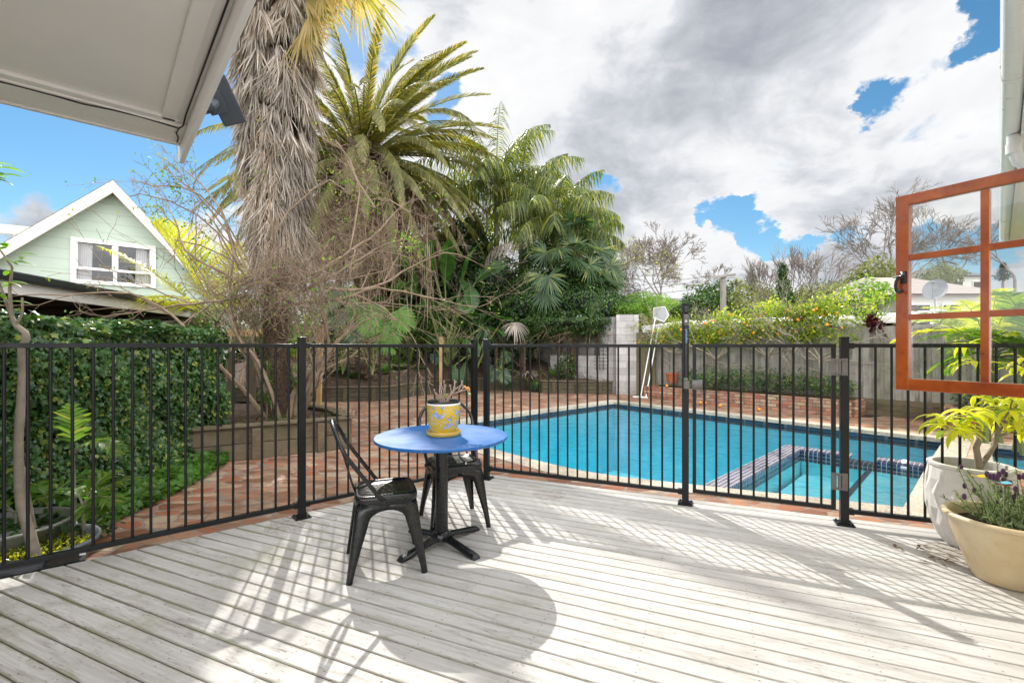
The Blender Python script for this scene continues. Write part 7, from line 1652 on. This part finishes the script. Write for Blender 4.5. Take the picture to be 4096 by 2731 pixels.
# ============================================================ plants in the pots
rg_ = np.random.default_rng(600); zt0 = .56*.8; C = np.array([wp_c.x, wp_c.y, 0]); t = thing('potted_tree', 'small tree with long yellow-green leaves growing in the tall white pot', 'plant', (C[0], C[1], zt0))
b = MB(); ends = []
def P2(x, y, d=0): return W3(at(x, y, 2.95+d))
trk = [P2(3918,1905), P2(3915,1850), P2(3905,1790), P2(3925,1740,-.02)]; b.tube(trk, [.020,.019,.017,.014], 10, caps=False)
b.tube([P2(3920,1870), P2(3950,1825), P2(3980,1780), P2(3985,1740)], [.014,.014,.012,.010], 8, caps=False)
brs = [[(3920,1745),(3880,1725),(3830,1715),(3790,1710)],[(3922,1745),(3915,1700),(3890,1660),(3860,1650)],[(3925,1742),(3940,1690),(3925,1640),(3935,1600)],[(3985,1742),(3990,1690),(3975,1650),(3985,1615)],[(3985,1742),(4020,1700),(4060,1670),(4090,1640)],[(3985,1745),(4040,1730),(4090,1720),(4140,1700)],[(3880,1725),(3850,1700),(3800,1690),(3770,1680)],[(4020,1700),(4050,1640),(4090,1600),(4120,1580)],[(3985,1742),(4000,1700),(4040,1640),(4050,1600)],
       [(4060,1690),(4040,1560),(4080,1480),(4110,1440)],[(4020,1690),(3960,1560),(3900,1450),(3870,1380)]]
for k, br in enumerate(brs):
    dep = rg_.uniform(-.22,.15) if k < 9 else .25; pp = [P2(x, y, dep*i/3) for i, (x, y) in enumerate(br)]; b.tube(pp, [.008,.006,.005,.004], 5, caps=False)
    ends.append((pp[-1], nrm(pp[-1]-pp[-2]))); ends.append((pp[2], nrm(pp[-1]-pp[-2]))); 
    if k < 9: ends.append(((pp[1]+pp[2])/2, nrm(pp[-1]-pp[-2])))
wpart(b, 'branches', MATS['pale_bark'], t, smooth=True); b = MB()
def droop_leaf(mb, p, a, e, L_, w_, bend=1.6):
    K = 6; d = np.array([math.cos(a)*math.cos(e), math.sin(a)*math.cos(e), math.sin(e)]); s_ = np.array([-math.sin(a), math.cos(a), 0.]); p = np.array(p, float); V = []
    for i in range(K+1):
        tt_ = i/K; ww = w_*.5*math.sin(math.pi*min(.985, .06+tt_*.93))**.8; n_ = np.cross(s_, d); V += [p-s_*ww+n_*ww*.35, p.copy(), p+s_*ww+n_*ww*.35]; e2 = e - bend*(tt_**.9); d = np.array([math.cos(a)*math.cos(e2), math.sin(a)*math.cos(e2), math.sin(e2)]); p = p+d*L_/K
    mb.add(V, np.array([(3*i+j, 3*i+j+1, 3*i+4+j, 3*i+3+j) for i in range(K) for j in (0, 1)]))
for (p, d) in ends:
    for k in range(int(rg_.integers(6, 10))): droop_leaf(b, p+rg_.normal(0,.012,3), rg_.uniform(0, 2*np.pi), rg_.uniform(.1,.9), rg_.uniform(.12,.20), rg_.uniform(.024,.038), rg_.uniform(1.2,2.2))
wpart(b, 'leaves', MATS['lime_leaf'], t, smooth=True)
# lavender
rg_ = np.random.default_rng(610); C = np.array([bp_c.x, bp_c.y, .295]); heads = []; t = thing('lavender', 'bushy grey-green lavender with small purple flower heads in the cream bowl', 'plant', tuple(C)); b = MB(); bs = MB(); fl = MB()
for k in range(110):
    a = rg_.uniform(0, 2*np.pi); e = rg_.uniform(.35, 1.5); L_ = rg_.uniform(.12,.33)*(1 if e > .7 else .9); base_ = C+np.array([rg_.uniform(-.04,.16), rg_.uniform(-.13,.13), 0]); d = nrm(np.array([math.cos(a)*math.cos(e), math.sin(a)*math.cos(e), math.sin(e)])); q = base_+d*L_; mid_ = (base_+q)/2+np.array([0,0,-.015]); bs.tube([base_, mid_, q], .0022, 4, caps=False)
    n_ = 34; tt_ = rg_.random(n_)**.7; P = base_+(q-base_)*tt_[:,None]; D = nrm(rg_.normal(0,1,(n_,3))+d*1.1); ribbons(b, P, D, nrm(np.cross(D, rg_.normal(0,1,(n_,3)))), rg_.uniform(.018,.036,n_), .0055, .0, (1,.9))
    if rg_.random() < .30 and e > .6: s_ = q+d*rg_.uniform(.03,.07); bs.tube([q, s_], .0015, 3, caps=False); heads.append(s_+d*.012)
wpart(b, 'leaves', MATS['lavender_leaf'], t); wpart(bs, 'stems', MATS['frond_stalk'], t); simple('lavender_flower', (.09,.03,.10), (.05,.02,.05), .8, 60); 
for (x, y) in ((3857,1985),(3948,1895),(3962,1905),(4013,1885),(4095,1905),(3990,1905)): heads.append(W3(at(x, y, 2.42)))
fl.sphere((0,0,0), .010, 8, sz=1.8); fh = fl.build('flower_head', MATS['lavender_flower'], t, smooth=True)
for k, s_ in enumerate(heads):
    o = fh if k == 0 else fh.copy()
    if k: COL.objects.link(o); o.parent = t
    o.location = Vector(s_) - t.location
# butterfly ornaments on wires
simple('yellow_card', (.80,.50,.01), None, .4, bump=0); simple('red_card', (.65,.10,.07), None, .5, bump=0)
m, n = newmat('spotted_blue'); o = n.obj(); v = n.node('ShaderNodeTexVoronoi', i_Scale=140.0); n.l.new(o, v.inputs[0]); surf(m, n, principled(n, n.mix(n.mr(v.outputs['Distance'], .25, .32, 1, 0), (.12,.45,.58), (.02,.03,.06)), .4))
def stake_orn(label, x, y, bx, by, dep, mats_, kind_):
    p = at(x, y, dep); q = at(bx, by, dep+.02); q.z = .31; t = thing('garden_ornament', label, 'ornament', tuple(q)); b = MB(); b.tube([q, q.lerp(p,.5)+Vector((.006,0,0)), p], .0016, 5); wpart(b, 'wire', MATS['steel'], t)
    sh_ = [(0,-.012),(.022,-.020),(.030,-.006),(.028,.012),(.012,.018),(0,.008),(-.012,.018),(-.028,.012),(-.030,-.006),(-.022,-.020)]
    for i, mm in enumerate(mats_):
        b = MB(); k_ = 1.18; nn2 = len(sh_); V = [(p.x+a_*k_+(.004*i), p.y+c_*k_*1.0, p.z+.004*(-i)*2+abs(a_)*.25-.0) for a_, c_ in sh_]; V2 = [(a_, c_, z_-.0025) for a_, c_, z_ in V]; b.add(V+V2, [tuple(range(nn2)), tuple(range(2*nn2-1, nn2-1, -1))]+[(i_, nn2+i_, nn2+(i_+1) % nn2, (i_+1) % nn2) for i_ in range(nn2)]); wpart(b, 'wings', MATS[mm], t)
stake_orn('yellow butterfly ornament on a wire in the cream bowl', 3916, 1905, 3968, 2118, 2.50, ['yellow_card'], 0)
stake_orn('spotted blue and red butterfly ornament on a wire in the cream bowl', 4012, 1932, 4010, 2120, 2.45, ['spotted_blue', 'red_card'], 1)
# dead leaves between the pots
b = MB(); rg_ = np.random.default_rng(620); n_ = 26; P = np.stack([rg_.uniform(2.45,2.72,n_), rg_.uniform(2.72,3.02,n_), np.full(n_,.012)], 1); leaves(b, P, np.tile(UP,(n_,1)), rg_.uniform(.02,.045,n_), rg_, 'oval', jitter=.4); tag(b.build('fallen_leaves', MATS['dead_brown']), 'scatter of dry brown leaves on the deck beside the white pot', 'leaves', kind='stuff')
# ============================================================ tub, tree and seedlings at the left edge
tubc = Vector((-3.12, 2.98, PAV)); t = thing('tub', 'large grey plastic tub planted with bright moss at the lower left', 'tub', tuple(tubc)); b = MB(); b.lathe([(0,0),(.26,0),(.31,.155),(.335,.165),(.34,.185),(.325,.190),(.305,.165),(.30,.10)], 40, sx=1.1, sy=.95); b.build('body', MATS['grey_plastic'], t, smooth=True)
b = MB(); rg_ = np.random.default_rng(630); n_ = 1500; a = rg_.uniform(0,2*np.pi,n_); r_ = .30*np.sqrt(rg_.random(n_)); P = np.stack([tubc.x+r_*np.cos(a)*1.05, tubc.y+r_*np.sin(a)*.92, PAV+.11+rg_.random(n_)*.05], 1); leaves(b, P, np.tile(UP,(n_,1)), rg_.uniform(.012,.024,n_), rg_, 'oval', jitter=.8); wpart(b, 'moss', MATS['lime_leaf'], t); b = MB(); b.disc((0,0,.11), .30); b.build('soil', MATS['potting_soil'], t)
t = thing('plant_pot', 'second pale tub just behind the grey one at the far left', 'plant pot', (-3.45, 3.15, PAV)); b = MB(); b.lathe([(0,0),(.26,0),(.33,.22),(.345,.225),(.345,.24),(.32,.24),(.30,.1),(0,.1)], 36); b.build('body', (simple('pale_plastic', (.30,.31,.28), None, .6), MATS['pale_plastic'])[1], t, smooth=True)
t = thing('plant_pot', 'small square black nursery pot between the tub and the deck edge', 'plant pot', (-2.74, 2.83, PAV)); b = MB(); b.box((0,0,.07), (.17,.17,.14), .7); b.box((0,0,.142), (.185,.185,.014), .7); b.build('body', MATS['inner_pot'], t); b = MB(); b.disc((0,0,.1495), .08); b.build('soil', MATS['potting_soil'], t); b = MB(); b.box((.06,.05,.17), (.03,.003,.06), .7); b.build('plant_label', MATS['white_plastic'], t)
lt_ = thing('young_tree', 'slender pale-barked young tree growing from the grey tub at the left edge', 'tree', tuple(tubc)); b = MB()
pts = [at(142,2228,2.9), at(120,2138,2.92), at(84,2019,2.94), at(76,1945,2.95), at(73,1760,2.95), at(90,1506,2.95), at(86,1391,2.95), at(106,1353,2.93), at(100,1330,2.95), at(62,1300,2.97), at(45,1262,2.97)]
pts = [W3(p) for p in pts]; b.tube(pts, [.031,.030,.027,.025,.023,.022,.021,.020,.018,.015,.012], 12, caps=False)
for ps in ([(45,1262),(38,1160),(48,1070),(15,1020),(-30,960)], [(45,1262),(10,1170),(-20,1100)], [(62,1300),(75,1280),(90,1250),(88,1190)]): b.tube([W3(at(x,y,2.97)) for x, y in ps], [.011,.009,.007,.006,.004][:len(ps)], 6, caps=False)
wpart(b, 'trunk', MATS['pale_bark'], lt_, smooth=True); b = MB()
for (x, y, n_, a) in ((5,1000,7,0),(20,1040,5,-.4),(15,1140,4,.5),(-10,700,8,0),(0,690,6,.2),(8,1110,4,-.3),(10,1200,4,0)):
    p = W3(at(x, y, 2.95)); 
    for k in range(n_): droop_leaf(b, p+rg_.normal(0,.03,3), rg_.normal(a,.9), rg_.uniform(.0,.7), rg_.uniform(.07,.13), .035, 1.0)
wpart(b, 'leaves', MATS['bright_leaf'], lt_, smooth=True)
b = MB(); b.tube([W3(at(x,y,3.05)) for x, y in ((62,1810),(95,1880),(108,1960),(125,2040),(140,2110))], [.010,.012,.012,.010,.008], 6); wpart(b, 'side_stem', MATS['pale_bark'], lt_, smooth=True)
def seedling(label, x, y, base_y, Y, frs, seed, mat='bright_leaf', ll=.16, lw=.024):
    rg_ = np.random.default_rng(seed); c = W3(at(x,y,Y)); gz = PAV; t = thing('young_palm', label, 'palm', (c[0],Y,gz), 0, 'young palms below the hedge'); bs = MB(); b = MB(); bs.tube([(c[0],Y,gz), (c[0]+.01,Y,(c[2]+gz)/2), tuple(c)], [.013,.011,.009], 8)
    for (az_, el_, L_, bd_) in frs: frond(b, bs, c, az_, el_, L_, bd_, rg_, nl=11, ll=ll, lw=lw, vee=.25, ldroop=.35, sweep=.75, start=.25, st_r=.007, lprof=(.6,1.0,.8))
    wpart(b, 'leaves', MATS[mat], t); wpart(bs, 'stem', MATS['palm_ring_trunk'], t)
seedling('young palm with two pale fronds in front of the ivy hedge', 292, 1815, 2118, 3.35, ((2.5,1.45,.36,.3),(-.15,.75,.42,1.6),(.4,.9,.3,1.5)), 640)
seedling('low young palm with glowing leaves right of the grey tub', 330, 2020, 2150, 3.25, ((.5,.9,.35,1.0),(-.3,.7,.35,1.2),(2.6,.8,.3,1.2),(1.4,1.1,.3,.9),(-.5,.2,.25,.6)), 641)
seedling('low young palm with broad leaves left of the leaning trunk', 60, 2050, 2150, 3.3, ((.2,.8,.3,1.1),(1.8,.9,.35,1.0),(3.0,.7,.3,1.2),(4.4,.8,.3,1.2)), 642)
seedling('low young palm between the leaning trunk and the middle palm', 195, 2000, 2150, 3.4, ((.0,.8,.35,1.4),(1.2,.9,.35,1.0),(2.8,.8,.3,1.4)), 643, 'fern_leaf')
